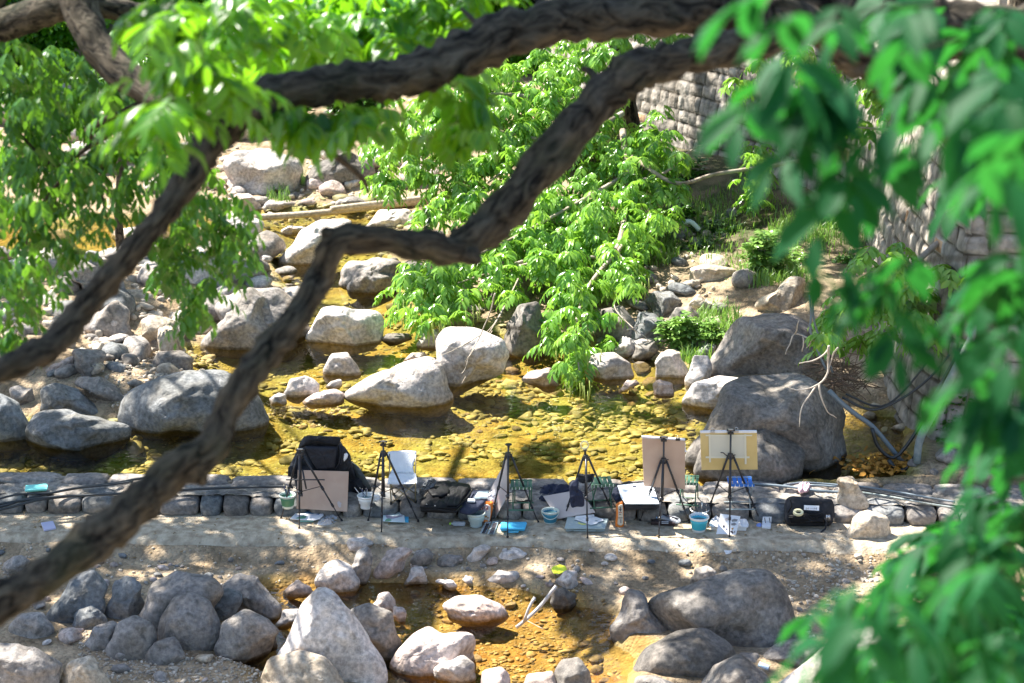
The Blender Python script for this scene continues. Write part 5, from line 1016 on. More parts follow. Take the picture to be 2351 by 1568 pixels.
K['boardp'] = mat('pinkish_grey_board', (.52, .45, .43), .7, col2=(.58, .51, .48), vscale=4, bump=.1, bscale=150)
K['boardy'] = mat('yellow_board', (.60, .44, .17), .65, col2=(.66, .50, .22), vscale=4)
K['white'] = mat('white_paper', (.80, .80, .80), .7, col2=(.74, .74, .76), vscale=9)
K['wplast'] = mat('white_plastic', (.80, .79, .76), .4)
K['cream'] = mat('cream_plastic', (.62, .66, .58), .45)
K['greenp'] = mat('green_plastic', (.08, .22, .12), .5)
K['teal'] = mat('teal_plastic', (.04, .22, .32), .45)
K['aqua'] = mat('aqua_plastic', (.06, .48, .62), .4)
K['sky'] = mat('sky_blue_plastic', (.08, .50, .80), .35)
K['grey'] = mat('grey_plastic', (.30, .36, .37), .45)
K['ggreen'] = mat('grey_green_plastic', (.46, .53, .50), .45)
K['sgreen'] = mat('stool_green', (.05, .13, .08), .5)
K['blue'] = mat('blue_webbing', (.02, .15, .55), .5)
K['gmetal'] = mat('grey_tube', (.30, .35, .36), .4, metal=.3)
K['gold'] = mat('bronze_tube', (.30, .24, .14), .4, metal=.5)
K['canvas'] = mat('white_canvas', (.66, .68, .70), .8, col2=(.72, .74, .76), vscale=12, bump=.3, bscale=90)
K['orange'] = mat('orange_foil', (.80, .22, .03), .35, bump=.5, bscale=25)
K['tape'] = mat('masking_tape', (.74, .68, .42), .6)
K['hose'] = mat('black_hose', (.02, .024, .028), .38, spec=.6)
K['pipe'] = mat('grey_pipe', (.16, .20, .23), .45)
K['lpipe'] = mat('pale_pipe', (.17, .21, .21), .6, col2=(.27, .30, .29), vscale=14, bump=.4)
K['mint'] = mat('mint_plastic', (.22, .72, .66), .4)
K['lilac'] = mat('lilac_card', (.52, .52, .70), .6)
K['yellow'] = mat('yellow_foil', (.75, .85, .05), .4, bump=.5, bscale=30)
K['ink'] = mat('dark_ink', (.05, .04, .05), .6); K['redink'] = mat('red_ink', (.28, .03, .03), .6)
K['pblue'] = mat('paint_blue', (.05, .14, .28), .4); K['pgreen'] = mat('paint_green', (.12, .32, .20), .4); K['pgrey'] = mat('paint_grey', (.25, .24, .24), .5); K['pmauve'] = mat('paint_mauve', (.34, .30, .38), .5)
K['brushw'] = mat('brush_handle', (.60, .52, .40), .4); K['brushd'] = mat('dark_brush_handle', (.06, .06, .12), .4)
K['pinkbag'] = mat('pink_film', (.62, .40, .45), .4, bump=.6, bscale=40)
K['litter'] = mat('brown_leaf', (.30, .13, .03), .8, col2=(.5, .28, .06), vscale=4)
def film(name, col, a):
    m = mat(name, col, .15, spec=.8); m.node_tree.nodes['Principled BSDF'].inputs['Alpha'].default_value = a; return m
K['clear'] = film('clear_film', (.72, .77, .85), .38); K['clearbox'] = film('clear_box', (.55, .66, .70), .55); K['darkfilm'] = film('dark_film', (.10, .11, .12), .8)
K['watr'] = mat('bucket_water', (.10, .20, .20), .08, spec=.8)
def tripod(label, S, T, feet, head='plate', legb=.011, hang=None):
    c = (feet[0]+feet[1]+feet[2])/3; t = empty('tripod', (c.x, c.y, 0), label, 'tripod', 'sketching tripods in a row on the weir path')
    for f in feet:
        d = (f-S); o = S+Vector((d.x, d.y, 0)).normalized()*.030; l = f-o
        mb = MB(); mb.tube([o, o+l*.52], legb, 8); mb.tube([o+l*.48, o+l*.78], legb*.8, 8); mb.tube([o+l*.74, o+l*.985], legb*.58, 8)
        mb.tube([o+l*.47, o+l*.52], legb*1.45, 8); mb.tube([o+l*.735, o+l*.78], legb*1.2, 8)
        kp = o+l*.49; mb.tube([kp, kp+Vector((d.y, -d.x, 0)).normalized()*.026], .006, 6)
        mb.tube([S, o], .016, 7)
        g = mb.build('leg', K['black'], t, smooth=True)
        rb = MB().lathe((f.x, f.y, f.z-.004), [(0, 0), (.012, .0), (.013, .012), (.007, .03), (0, .032)], 10).build('rubber_foot', K['rubber'], None, smooth=True); rb.parent = g
        # the leg's mesh is in world coordinates (its parent inverse cancels the base), so the foot needs no offset
    mid_ = (S+c)/2; mid_.z = S.z*.42
    mb = MB(); mb.tube([Vector((S.x, S.y, S.z*.40+c.z)), S, T], .0095, 8); mb.tube([Vector((S.x, S.y, S.z*.44)), Vector((S.x, S.y, S.z*.40))], .013, 8); mb.build('centre_column', K['black'], t, smooth=True)
    mb = MB(); mb.tube([S-Vector((0, 0, .03)), S+Vector((0, 0, .03))], .027, 12); mb.tube([S, S+Vector((.05, -.01, .02))], .006, 6); mb.build('shoulder', K['black'], t, smooth=True, bevel=.004)
    mb = MB()
    for f in feet: mb.tube([Vector((S.x, S.y, S.z*.47)), S+(f-S)*.47], .0045, 6)
    mb.build('brace', K['black'], t, smooth=True)
    mb = MB()
    if head == 'plate': mb.tube([T-Vector((0, 0, .03)), T], .014, 10); mb.lathe((T.x, T.y, T.z), [(0, -.004), (.034, -.004), (.036, .004), (0, .006)], 16)
    elif head == 'clamp': mb.tube([T-Vector((0, 0, .05)), T], .012, 8); mb.box((T.x, T.y, T.z), (.085, .03, .012)); mb.box((T.x, T.y, T.z-.03), (.06, .035, .022))
    elif head == 'ring': mb.tube([T-Vector((0, 0, .05)), T-Vector((0, 0, .01))], .012, 8); mb.lathe((T.x, T.y, T.z-.01), [(0, 0), (.018, .002), (.02, .012), (0, .02)], 12)
    mb.build('head', K['black'], t, smooth=False, bevel=.002)
    if head == 'clamp':
        MB().box((T.x, T.y-.005, T.z+.008), (.05, .02, .012)).build('clamp', K['steel'], t, bevel=.002)
    return t
def tri(label, z, top, sh, L_, F_, R_, head, hz=(0, 0, 0)):
    f = [gz(z, *L_, .0), gz(z, *F_, .0), gz(z, *R_, .0)]; Y = (f[0].y+f[1].y+f[2].y)/3
    S = pz(z, *sh, Y); T = pz(z, *top, Y); T.x = (T.x+S.x)/2 if abs(T.x-S.x) < .02 else T.x
    # back legs stand behind the centre line: swing them back to a true tripod
    return tripod(label, S, T, f, head), S, T, Y
# far feet rest at the foot of the block row, near foot on the path
t1_, S1, T1, Y1 = tri('black tripod with an empty shelf bar, leftmost, in front of the black rucksack', Z1, (385, 345), (382, 420), (130, 1258), (370, 1388), (930, 1285), 'clamp')
t2_, S2, T2, Y2 = tri('black tripod with thin upright head before the white folding chair', Z1, (1475, 238), (1480, 395), (1280, 1290), (1455, 1448), (1940, 1295), 'clamp')
t3_, S3, T3, Y3 = tri('black tripod with a round plate on top, a grey board leaning on it', Z2, (1262, 275), (1252, 415), (1020, 1290), (1245, 1498), (1650, 1312), 'plate')
t4_, S4, T4, Y4 = tri('black tripod with tape roll on its head and dark cloth over its leg', Z3, (725, 345), (742, 450), (445, 1280), (765, 1518), (1130, 1240), 'ring')
t5_, S5, T5, Y5 = tri('black tripod holding up the brown upright board', Z4, (405, 180), (405, 490), (95, 1285), (340, 1492), (745, 1305), 'clamp')
t6_, S6, T6, Y6 = tri('black tripod holding the wide yellow board with taped paper, rightmost', Z4, (1283, 85), (1287, 430), (960, 1230), (1275, 1512), (1690, 1305), 'clamp')
# shelf bar of the first tripod
a = pz(Z1, 195, 740, Y1-.03); b = pz(Z1, 705, 740, Y1-.03); MB().tube([a, b], .007, 8).build('shelf_bar', K['black'], t1_, smooth=True)
a = pz(Z1, 412, 610, Y1-.02); b = pz(Z1, 462, 860, Y1-.06); MB().tube([a, b], .009, 8).build('handle', K['black'], t1_, smooth=True)
a = pz(Z4, 1240, 425, Y6-.02); MB().tube([a, pz(Z4, 1205, 395, Y6-.06), pz(Z4, 1195, 385, Y6-.06), pz(Z4, 1160, 382, Y6-.08)], .006, 7).build('pan_handle', K['black'], t6_, smooth=True)
# tape roll hung on tripod 4
mb = MB(); cc = pz(Z3, 725, 282, Y4-.03)
V = []; F = []; n = 32; pr = [(.034, -.011), (.044, -.011), (.044, .011), (.034, .011)]
for i in range(n):
    a = 2*math.pi*i/n
    for r_, y_ in pr: V.append((cc.x+r_*math.cos(a), cc.y+y_, cc.z+r_*math.sin(a)))
for i in range(n):
    for j in range(4): F.append((i*4+j, ((i+1) % n)*4+j, ((i+1) % n)*4+(j+1) % 4, i*4+(j+1) % 4))
tag(recentre(mb.add(V, F).build('tape_roll', K['tape'], smooth=False)), 'ring of pale masking tape hanging on the head of the fourth tripod', 'tape')
def board(label, q, th, m, cat='drawing board', name='drawing_board', back=(0, 1, -.1)):
    return tag(recentre(MB().slab(q, th, back=back).build(name, m, bevel=.0015)), label, cat)
# board beside tripod 1, leaning on the rucksack
yb_ = gz(Z1, 665, 1150, .09).y
bA = board('square plywood board leaning against the black rucksack', [pz(Z1, 350, 615, yb_+.16), pz(Z1, 1022, 632, yb_+.16), pz(Z1, 1003, 1162, yb_), pz(Z1, 333, 1120, yb_)], .012, K['board'])
tag(recentre(MB().slab([pz(Z1, x, y, yb_+(1160-y)/530*.16-.012) for x, y in ((870, 1040), (895, 1020), (915, 1045), (930, 1050), (918, 1075), (925, 1095), (900, 1110), (880, 1080))], .003, back=(0, 1, 0)).build('torn_label', K['boardp'])), 'torn white scrap of paper on the square plywood board', 'paper')
# brown upright board on tripod 5
q = [pz(Z4, 120, 175, Y5+.03), pz(Z4, 688, 215, Y5+.03), pz(Z4, 690, 865, Y5+.09), pz(Z4, 145, 825, Y5+.09)]
b5 = board('brown upright drawing board clamped on the fifth tripod', q, .016, K['board'])
tag(recentre(MB().slab([pz(Z4, 118, 166, Y5+.035), pz(Z4, 690, 203, Y5+.035), pz(Z4, 690, 222, Y5+.028), pz(Z4, 118, 188, Y5+.028)], .026, back=(0, 1, 0)).build('sunlit_edge_strip', K['white'])), 'white strip standing in for sunlight on the top edge of the brown board', 'paper')  # added white strip paints the sun on the board's top edge
def clip(label, p, m=None):
    t = empty('bulldog_clip', p, label, 'clip', 'clips on the boards'); MB().box(p, (.045, .03, .022)).build('jaw', m or K['black'], t, bevel=.003)
    mb = MB(); c0 = p+Vector((0, 0, .012)); mb.tube([c0+Vector((-.012, 0, 0)), c0+Vector((-.014, 0, .02)), c0+Vector((0, 0, .03)), c0+Vector((.014, 0, .02)), c0+Vector((.012, 0, 0))], .003, 6); mb.build('wire_loop', K['steel'], t, smooth=True)
clip('black clip at the top right of the brown board', pz(Z4, 592, 208, Y5+.03))
clip('steel clip left on the top edge of the yellow board', pz(Z4, 1052, 108, Y6+.03), K['steel']); clip('steel clip beside the tripod head on the yellow board', pz(Z4, 1366, 98, Y6+.03), K['steel'])
# torn tape on the right edge
tag(recentre(MB().slab([pz(Z4, x, y, Y5+.04) for x, y in ((686, 235), (698, 262), (692, 300), (700, 350), (714, 356), (710, 375), (686, 378))], .004, back=(0, 1, 0)).build('tape_strip', K['white'])), 'torn white tape curling off the right edge of the brown board', 'tape')
# yellow board on tripod 6
def by(y): return Y6+.03+(y-105)/500*.05
q = [pz(Z4, 888, 110, by(110)), pz(Z4, 1635, 105, by(105)), pz(Z4, 1647, 605, by(605)), pz(Z4, 908, 612, by(612))]
b6 = board('wide yellow drawing board clamped on the sixth tripod', q, .014, K['boardy'])
tp_ = empty('taped_paper', pz(Z4, 1250, 455, by(455)-.004), 'pale paper taped in the middle of the yellow board', 'paper')
def fl(pts, off, th=.0015): return MB().slab([pz(Z4, x, y, by(y)-off) for x, y in pts], th, back=(0, 1, 0))
fl([(1000, 150), (1490, 148), (1498, 455), (1010, 455)], .004).build('sheet', mat('cream_sheet', (.62, .60, .50), .7), tp_)
for p_ in ([(1000, 140), (1022, 140), (1030, 510), (1006, 510)], [(1470, 140), (1495, 140), (1502, 535), (1476, 535)], [(960, 432), (1540, 432), (1540, 456), (960, 456)], [(960, 146), (1575, 146), (1575, 165), (960, 165)]):
    fl(p_, .0065 if p_[0][1] in (432, 146) else .0085).build('tape', mat('pale_tape', (.68, .66, .54), .5), tp_)
tag(recentre(fl([(890, 102), (1636, 98), (1636, 122), (890, 126)], .006, .03).build('sunlit_edge_strip', K['white'])), 'added white strip for the sunlit top edge of the yellow board', 'paper')  # sunlit top edge of this board, painted as a white strip
# grey board leaning by tripod 3
yb3 = gz(Z2, 1075, 1250, 0).y
board('grey white board seen almost edge on, leaning at the third tripod', [pz(Z2, 1228, 470, Y3+.12), pz(Z2, 1243, 950, Y3+.05), pz(Z2, 1075, 1252, yb3), pz(Z2, 1008, 885, yb3+.17)], .012, K['boardp'], back=(.6, .8, 0))
# ---------------- soft shapes: inflated outlines on a plane
def soft(name, pts, mp_, nrm, th, m, parent=None, back=.5, pw=2.4, rings=9, nz=.12, n=72, seed=0, smoothr=2):
    P2 = [Vector(p) for p in pts]; per = [0.]
    for i in range(len(P2)): per.append(per[-1]+(P2[(i+1) % len(P2)]-P2[i]).length)
    out = []
    for k in range(n):
        s = per[-1]*k/n; i = max(j for j in range(len(P2)) if per[j] <= s+1e-9); out.append(P2[i].lerp(P2[(i+1) % len(P2)], (s-per[i])/(per[i+1]-per[i])))
    for _ in range(smoothr): out = [out[k]*.5+(out[k-1]+out[(k+1) % n])*.25 for k in range(n)]
    c = sum(out, Vector((0, 0)))/n; nr_ = Vector(nrm).normalized(); V = []; F = []
    def ring(t, sgn, tt):
        for k in range(n):
            q = c+(out[k]-c)*t; w = mp_(q.x, q.y); h = tt*(max(0, 1-t**pw))**(1/pw)
            h *= 1+nz*(2.0*mn.noise(Vector((q.x*.012+seed, q.y*.012, 3)))+1.2*mn.noise(Vector((q.x*.035, q.y*.035+seed, 1))))
            V.append(w+nr_*h*sgn)
    ts = [1-(i/rings)**1.6 for i in range(rings)]
    for t in ts: ring(t, 1, th)
    V.append(mp_(c.x, c.y)+nr_*th); top = len(V)-1
    for i in range(rings-1):
        for k in range(n): F.append((i*n+k, i*n+(k+1) % n, (i+1)*n+(k+1) % n, (i+1)*n+k))
    for k in range(n): F.append(((rings-1)*n+k, (rings-1)*n+(k+1) % n, top))
    b0 = len(V)
    for t in ts[1:]: ring(t, -1, th*back)
    V.append(mp_(c.x, c.y)-nr_*th*back); bot = len(V)-1
    for k in range(n): F.append((k, (k+1) % n, b0+(k+1) % n, b0+k))
    for i in range(rings-2):
        for k in range(n): F.append((b0+i*n+k, b0+i*n+(k+1) % n, b0+(i+1)*n+(k+1) % n, b0+(i+1)*n+k))
    for k in range(n): F.append((b0+(rings-2)*n+k, b0+(rings-2)*n+(k+1) % n, bot))
    return MB().add(V, F).build(name, m, parent, smooth=True)
def stand(z, Y, tilt=0, y0=0): return lambda x, y: pz(z, x, y, Y+(y0-y)*tilt)
def lie(z, h): return lambda x, y: gz(z, x, y, h)
# black rucksack
yR = gz(Z1, 600, 1010, .2).y+.27
ru = empty('rucksack', (gz(Z1, 640, 1010, .2).x, yR, .2), 'big black rucksack standing open behind the square plywood board', 'rucksack')
soft('body', [(345, 340), (400, 230), (560, 205), (915, 215), (1000, 400), (1030, 620), (1100, 900), (1010, 1060), (700, 1040), (360, 1030), (300, 700), (235, 660), (232, 560), (300, 440)], stand(Z1, yR+.06, .0002, 1000), (0, -1, .15), .13, K['cloth'], ru, back=1, pw=3, nz=.22)
soft('flap', [(372, 260), (430, 168), (520, 160), (900, 172), (922, 200), (905, 262), (880, 300), (600, 265), (430, 270), (350, 330)], stand(Z1, yR+.02), (0, -1, .5), .10, K['cloth'], ru, back=1, pw=2.5, nz=.3, seed=2)
soft('front_panel', [(430, 290), (840, 300), (880, 330), (850, 590), (600, 600), (520, 470)], stand(Z1, yR-.065), (0, -1, .1), .03, K['panel'], ru, pw=4, nz=.3, seed=5)
soft('side_pocket', [(880, 280), (960, 290), (1035, 400), (1045, 520), (1000, 620), (900, 620), (890, 480)], stand(Z1, yR-.02), (.4, -1, .1), .09, K['cloth'], ru, pw=2.5, nz=.25, seed=7)
soft('side_flap', [(232, 560), (330, 540), (345, 660), (265, 700), (225, 690)], stand(Z1, yR-.02), (-.3, -1, .1), .05, K['cloth'], ru, nz=.3, seed=8)
for x0 in (905, 935): MB().tube([pz(Z1, x0, 290, yR-.10), pz(Z1, x0+12, 400, yR-.12), pz(Z1, x0-10, 520, yR-.12), pz(Z1, x0-60, 610, yR-.10)], .006, 6).build('strap', K['panel'], ru, smooth=True)
soft('tissue_pack', [(960, 400), (990, 385), (1015, 405), (1005, 450), (960, 500), (950, 470)], stand(Z1, yR-.11), (.3, -1, .2), .02, K['white'], None, nz=.3); tag(recentre(bpy.data.objects['tissue_pack']), 'small blue and white pack tucked in the rucksack side pocket', 'pack')
o = soft('black_coat', [(980, 470), (1060, 490), (1160, 570), (1250, 730), (1335, 880), (1290, 930), (1150, 990), (1100, 1010), (1000, 1050), (960, 800)], stand(Z1, yR+.10), (.3, -1, .25), .09, K['cloth'], None, pw=1.8, nz=.35, seed=9); tag(recentre(o), 'black cloth hanging down in a slope to the right of the rucksack', 'cloth')
o = soft('grey_cloth', [(1060, 500), (1150, 560), (1250, 720), (1330, 860), (1240, 860), (1130, 700)], stand(Z1, yR+.05), (.4, -1, .4), .05, mat('grey_cloth', (.07, .08, .08), .7, bump=.4, bscale=30), None, pw=1.8, nz=.3, seed=4); tag(recentre(o), 'dark grey fabric lying over the black cloth right of the rucksack', 'cloth')
# white folding chair
yf = gz(Z1, 1585, 1062, .19).y; ch = empty('folding_chair', (gz(Z1, 1740, 1050, .19).x, yf+.15, .2), 'small white canvas folding chair with bronze legs behind the second tripod', 'chair')
def cq(name, pts, th, m):
    o_ = MB().slab(pts, th, back=(0, 1, -.2)).build(name, m, ch, bevel=.004); return o_
V = []; F = []; nx, ny = 14, 12
prof = [(0, 1537, 1916), (.28, 1540, 1918), (.5, 1568, 1885), (.72, 1595, 1872), (1, 1565, 1890)]
for j in range(ny+1):
    t = j/ny; xl = np.interp(t, [p[0] for p in prof], [p[1] for p in prof]); xr = np.interp(t, [p[0] for p in prof], [p[2] for p in prof])
    for i in range(nx+1):
        s = i/nx; x = xl+(xr-xl)*s; y = 372+t*300-10*s; w = pz(Z1, x, y, yf+.40-.10*t); w.y += .03*math.sin(math.pi*s)*(1-t*.3); w.z += .004*mn.noise(Vector((s*5, t*5, 0))); V.append(w)
for j in range(ny):
    for i in range(nx): F.append((j*(nx+1)+i, j*(nx+1)+i+1, (j+1)*(nx+1)+i+1, (j+1)*(nx+1)+i))
o = MB().add(V, F).build('backrest', K['canvas'], ch, smooth=True); o.modifiers.new('s', 'SOLIDIFY').thickness = .008
V = []; 
for j in range(ny+1):
    t = j/ny; xl = 1562-32*t; xr = 1905+22*t-8*max(0, t-.8)*5
    for i in range(nx+1):
        s = i/nx; w = pz(Z1, xl+(xr-xl)*s, 655+t*140-8*s, yf+.30-.30*t); w.z -= .030*math.sin(math.pi*s)*math.sin(math.pi*t); w.z += .006*mn.noise(Vector((s*4, t*4, 5))); V.append(w)
o = MB().add(V, F).build('seat', K['canvas'], ch, smooth=True); o.modifiers.new('s', 'SOLIDIFY').thickness = .008
ft_ = {'fl': gz(Z1, 1583, 1058, .17), 'fr': gz(Z1, 1905, 1040, .17), 'bl': gz(Z1, 1612, 940, .17), 'br': gz(Z1, 1905, 925, .17)}
sc_ = {'fl': pz(Z1, 1570, 800, yf), 'fr': pz(Z1, 1905, 785, yf), 'bl': pz(Z1, 1560, 690, yf+.28), 'br': pz(Z1, 1900, 680, yf+.28)}
for a_, b_ in (('fl', 'fr'), ('fr', 'fl'), ('bl', 'br'), ('br', 'bl'), ('fl', 'bl'), ('bl', 'fl'), ('fr', 'br'), ('br', 'fr')):
    MB().tube([ft_[a_], sc_[b_]], .006, 8).build('leg', K['gold'], ch, smooth=True)
for a_ in ('fl', 'fr'): MB().tube([ft_[a_], sc_[a_]], .0065, 8).build('post', K['gold'], ch, smooth=True)
for a_, xx, yy in (('bl', 1560, 400), ('br', 1905, 395)): MB().tube([ft_[a_], sc_[a_], pz(Z1, xx, 560, yf+.32), pz(Z1, xx, yy, yf+.39)], .0065, 8).build('post', K['gold'], ch, smooth=True)
for a_ in ft_: MB().lathe(ft_[a_]-Vector((0, 0, .005)), [(0, 0), (.014, 0), (.014, .028), (0, .034)], 10).build('foot_cap', K['rubber'], ch, smooth=True)
# ---------------- buckets
def bucket(label, z, cx, rimy, basey, rimw, body, rimc, h0=0., style=0, water=True, handle=False, basec=None):
    k = .0198/7.419*1.0; s = 1/(3.409)*19.9/7419
    b = gz(z, cx, basey, h0); R_ = rimw*.5*s; Hh = (basey-rimy)*s/.93-.018; b.y += R_*.66; b.z = h0
    t = empty('bucket', (b.x, b.y, h0), label, 'bucket', 'painters water buckets')
    rb = R_*.66
    if style == 0: pf = [(rb, 0), (rb*1.02, Hh*.18), (rb*1.12, Hh*.22), (rb*1.12, Hh*.4), (rb*1.2, Hh*.43), (rb*1.22, Hh*.62), (rb*1.30, Hh*.65), (rb*1.36, Hh*.86)]
    else: pf = [(rb, 0), (rb*.98, Hh*.34), (rb*1.22, Hh*.40), (rb*1.2, Hh*.56), (rb*1.33, Hh*.62), (rb*1.38, Hh*.86)]
    cut = [i for i, p in enumerate(pf) if p[1] <= Hh*.20] if basec else [0]
    nb = len(cut)
    MB().lathe(b, pf[max(0, nb-1):]+[(pf[-1][0]-.004, pf[-1][1]), (rb*.95, Hh*.3)], 36).build('body', body, t, smooth=True)
    MB().lathe(b, [(0, .001)]+(pf[:max(2, nb)] if basec else [(rb, 0), (rb, .01)]), 36).build('base', basec or body, t, smooth=True)
    wob = (lambda a, zz: .022*abs(math.sin(a*9)))
    MB().lathe(b, [(pf[-1][0]-.004, Hh*.84), (pf[-1][0], Hh*.85), (R_*.97, Hh*.92), (R_, Hh*1.0), (R_*.93, Hh*1.03), (pf[-1][0]*.97, Hh*.97), (pf[-1][0]-.006, Hh*.84)], 72, wob=wob).build('rim', rimc, t, smooth=True)
    if water: MB().lathe(b+Vector((0, 0, Hh*.72)), [(0, 0), (rb*1.26, 0)], 32).build('water', K['watr'], t)
    if handle:
        pts = [b+Vector((math.cos(a)*R_*1.0, -math.sin(a)*R_*.95*math.cos(.55), Hh*.98-math.sin(a)*R_*.75)) for a in np.linspace(0, math.pi, 18)]
        MB().tube(pts, .0045, 7).build('handle', rimc, t, smooth=True)
    return b, R_, Hh
bk1 = bucket('green bucket with a cream rim, brushes standing in it, left of the plywood board', Z1, 213, 945, 1132, 222, K['greenp'], K['cream'], .12, basec=K['cream'])
bk2 = bucket('white cup shaped bucket full of white brushes beside the rucksack', Z1, 1250, 955, 1135, 235, K['wplast'], K['wplast'], .12, style=1)
bk3 = bucket('pale grey green collapsible bucket beside the orange snack bag', Z2, 825, 1185, 1378, 245, K['ggreen'], K['cream'], 0., style=1)
bk4 = bucket('teal blue bucket with white rim and hanging handle between third and fourth tripod', Z2, 1808, 1155, 1345, 228, K['teal'], K['cream'], 0., handle=True, basec=K['cream'])
bk5 = bucket('white rimmed bucket standing behind the aqua one', Z4, 885, 1140, 1300, 255, K['wplast'], K['wplast'], 0.)
bk6 = bucket('aqua ribbed bucket with scalloped white rim in the sun', Z4, 877, 1240, 1450, 258, K['aqua'], K['wplast'], 0., basec=K['wplast'])
def brush(label, z, x0, y0, x1, y1, Y, m, r=.0035, group='brushes in the buckets'):
    a, b = pz(z, x0, y0, Y), pz(z, x1, y1, Y+.02); d = b-a; t = empty('paint_brush', a, label, 'brush', group)
    MB().tube([a, a+d*.6, b-d*.12], [r*.8, r*1.2, r*.8], 7).build('handle', m, t, smooth=True); MB().tube([b-d*.14, b-d*.07, b], [r, r*1.3, r*.2], 7).build('bristle', K['brushd'] if m == K['brushw'] else K['brushw'], t, smooth=True)
yq = bk2[0].y
for x0, y0, x1, y1, m_ in ((1190, 960, 1098, 838, 'wplast'), (1215, 960, 1200, 850, 'brushd'), (1230, 965, 1198, 870, 'wplast'), (1240, 965, 1232, 880, 'wplast'), (1252, 965, 1252, 845, 'brushd'), (1262, 965, 1268, 850, 'brushw'), (1275, 965, 1340, 872, 'wplast'), (1245, 960, 1166, 840, 'brushd'), (1285, 968, 1352, 890, 'wplast')):
    brush('thin paint brush standing in the white cup shaped bucket', Z1, x0, y0, x1, y1, yq, K[m_])
for x0, y0, x1, y1, m_ in ((205, 960, 165, 800, 'brushd'), (215, 955, 205, 790, 'brushw'), (235, 955, 250, 850, 'brushd'), (222, 960, 188, 850, 'teal')): brush('paint brush standing in the green bucket', Z1, x0, y0, x1, y1, bk1[0].y, K[m_], .005)
for x0, y0, x1, y1 in ((905, 1200, 968, 1100), (915, 1200, 990, 1140)): brush('dark paint brush leaning out of the grey green bucket', Z2, x0, y0, x1, y1, bk3[0].y, K['brushd'])
brush('white knife shaped brush upright in the rear white bucket', Z4, 912, 1180, 912, 1015, bk5[0].y, K['wplast'], .007); brush('thin dark brush leaning in the rear white bucket', Z4, 925, 1180, 978, 1020, bk5[0].y, K['brushd'], .003)
# ---------------- stools
def stool(label, z, cx, basey, seaty, wpx, m, legm, h0=.17, rz=0):
    s = 1/3.409*19.9/7419; b = gz(z, cx, basey, h0); w = wpx*s; dp = .20; hh = (basey-seaty)*s/.93; t = empty('folding_stool', (b.x, b.y+dp/2, h0), label, 'stool', 'folding stools behind the easels')
    X, Y0, Yb = w/2, b.y, b.y+dp
    def q(x, y, zz): 
        c, sn = math.cos(rz), math.sin(rz); yy = y-(b.y+dp/2); return Vector((b.x+x*c-yy*sn, b.y+dp/2+x*sn+yy*c, h0+zz))
    for yy in (Y0, Yb): MB().tube([q(-X*1.15, yy, .008), q(X*1.15, yy, .008)], .008, 8).build('foot_bar', legm, t, smooth=True)
    for x in (-X*.75, X*.75):
        MB().tube([q(x, Y0, .008), q(x, Yb, hh)], .007, 8).build('leg', legm, t, smooth=True); MB().tube([q(x+.018, Yb, .008), q(x+.018, Y0, hh)], .007, 8).build('leg', legm, t, smooth=True)
    MB().tube([q(-X, Y0, hh), q(X, Y0, hh)], .008, 8).build('seat_rail', legm, t, smooth=True); MB().tube([q(-X, Yb, hh), q(X, Yb, hh)], .008, 8).build('seat_rail', legm, t, smooth=True)
    mb = MB(); ns_ = 5; sw = w/ns_
    for i in range(ns_):
        x0 = -X+i*sw+sw*.10; x1 = x0+sw*.80; pv = None
        for j in range(9):
            tt = j/8; yy = Y0-.01+(dp+.02)*tt; zz = hh+.009-.030*math.sin(math.pi*tt)
            cur = [q(x0, yy, zz), q(x1, yy, zz), q(x1, yy, zz-.004), q(x0, yy, zz-.004)]
            if pv: b_ = len(mb.v); mb.add(pv+cur, [(0, 1, 5, 4), (2, 3, 7, 6), (1, 2, 6, 5), (3, 0, 4, 7)])
            pv = cur
    mb.add([q(-X, Y0-.012, hh+.008), q(X, Y0-.012, hh+.008), q(X, Y0-.012, hh-.018), q(-X, Y0-.012, hh-.018), q(-X, Y0-.009, hh+.008), q(X, Y0-.009, hh+.008), q(X, Y0-.009, hh-.018), q(-X, Y0-.009, hh-.018)], [(0, 1, 2, 3), (4, 7, 6, 5), (0, 4, 5, 1), (3, 2, 6, 7), (0, 3, 7, 4), (1, 5, 6, 2)])
    mb.build('seat', m, t)
    mb = MB()
    for i in range(6): mb.tube([q(-X+w*(i+.5)/6, Y0-.016, hh+.006), q(-X+w*(i+.5)/6, Y0-.016, hh-.02)], .003, 5)
    mb.build('lacing', K['wplast'], t)
stool('green slatted folding stool behind the third tripod', Z2, 1425, 1150, 850, 285, K['sgreen'], K['sgreen'])
stool('green slatted folding stool behind the fourth tripod', Z3, 950, 1118, 815, 300, K['sgreen'], K['sgreen'], rz=.15)
stool('green folding stool half hidden by the brown board', Z4, 740, 1085, 790, 260, K['sgreen'], K['sgreen'], rz=-.15)
stool('bright blue folding stool with grey legs under the yellow board', Z4, 1420, 1140, 812, 330, K['blue'], K['gmetal'])
# ---------------- bags and flat things
def thing(o, label, cat, name=None): 
    return tag(recentre(o), label, cat)
pb = empty('portfolio_bag', gz(Z2, 430, 1150, .2), 'black leather portfolio bag with a round pocket lying beside the white chair', 'bag')
soft('body', [(85, 1160), (90, 1090), (180, 960), (300, 800), (420, 790), (600, 820), (740, 830), (780, 870), (700, 970), (590, 1170), (400, 1180)], lie(Z2, .20), (0, -.2, 1), .075, K['leather'], pb, back=.2, pw=4, nz=.22)
soft('pocket', [(190, 900), (260, 840), (400, 830), (480, 870), (470, 930), (380, 970), (240, 965)], lie(Z2, .27), (0, -.2, 1), .03, K['leather'], pb, pw=4, nz=.1, seed=3)
soft('flap', [(440, 1090), (470, 950), (600, 830), (740, 850), (700, 930), (590, 1090)], lie(Z2, .265), (0, -.2, 1), .03, K['leather'], pb, pw=3, nz=.3, seed=6)
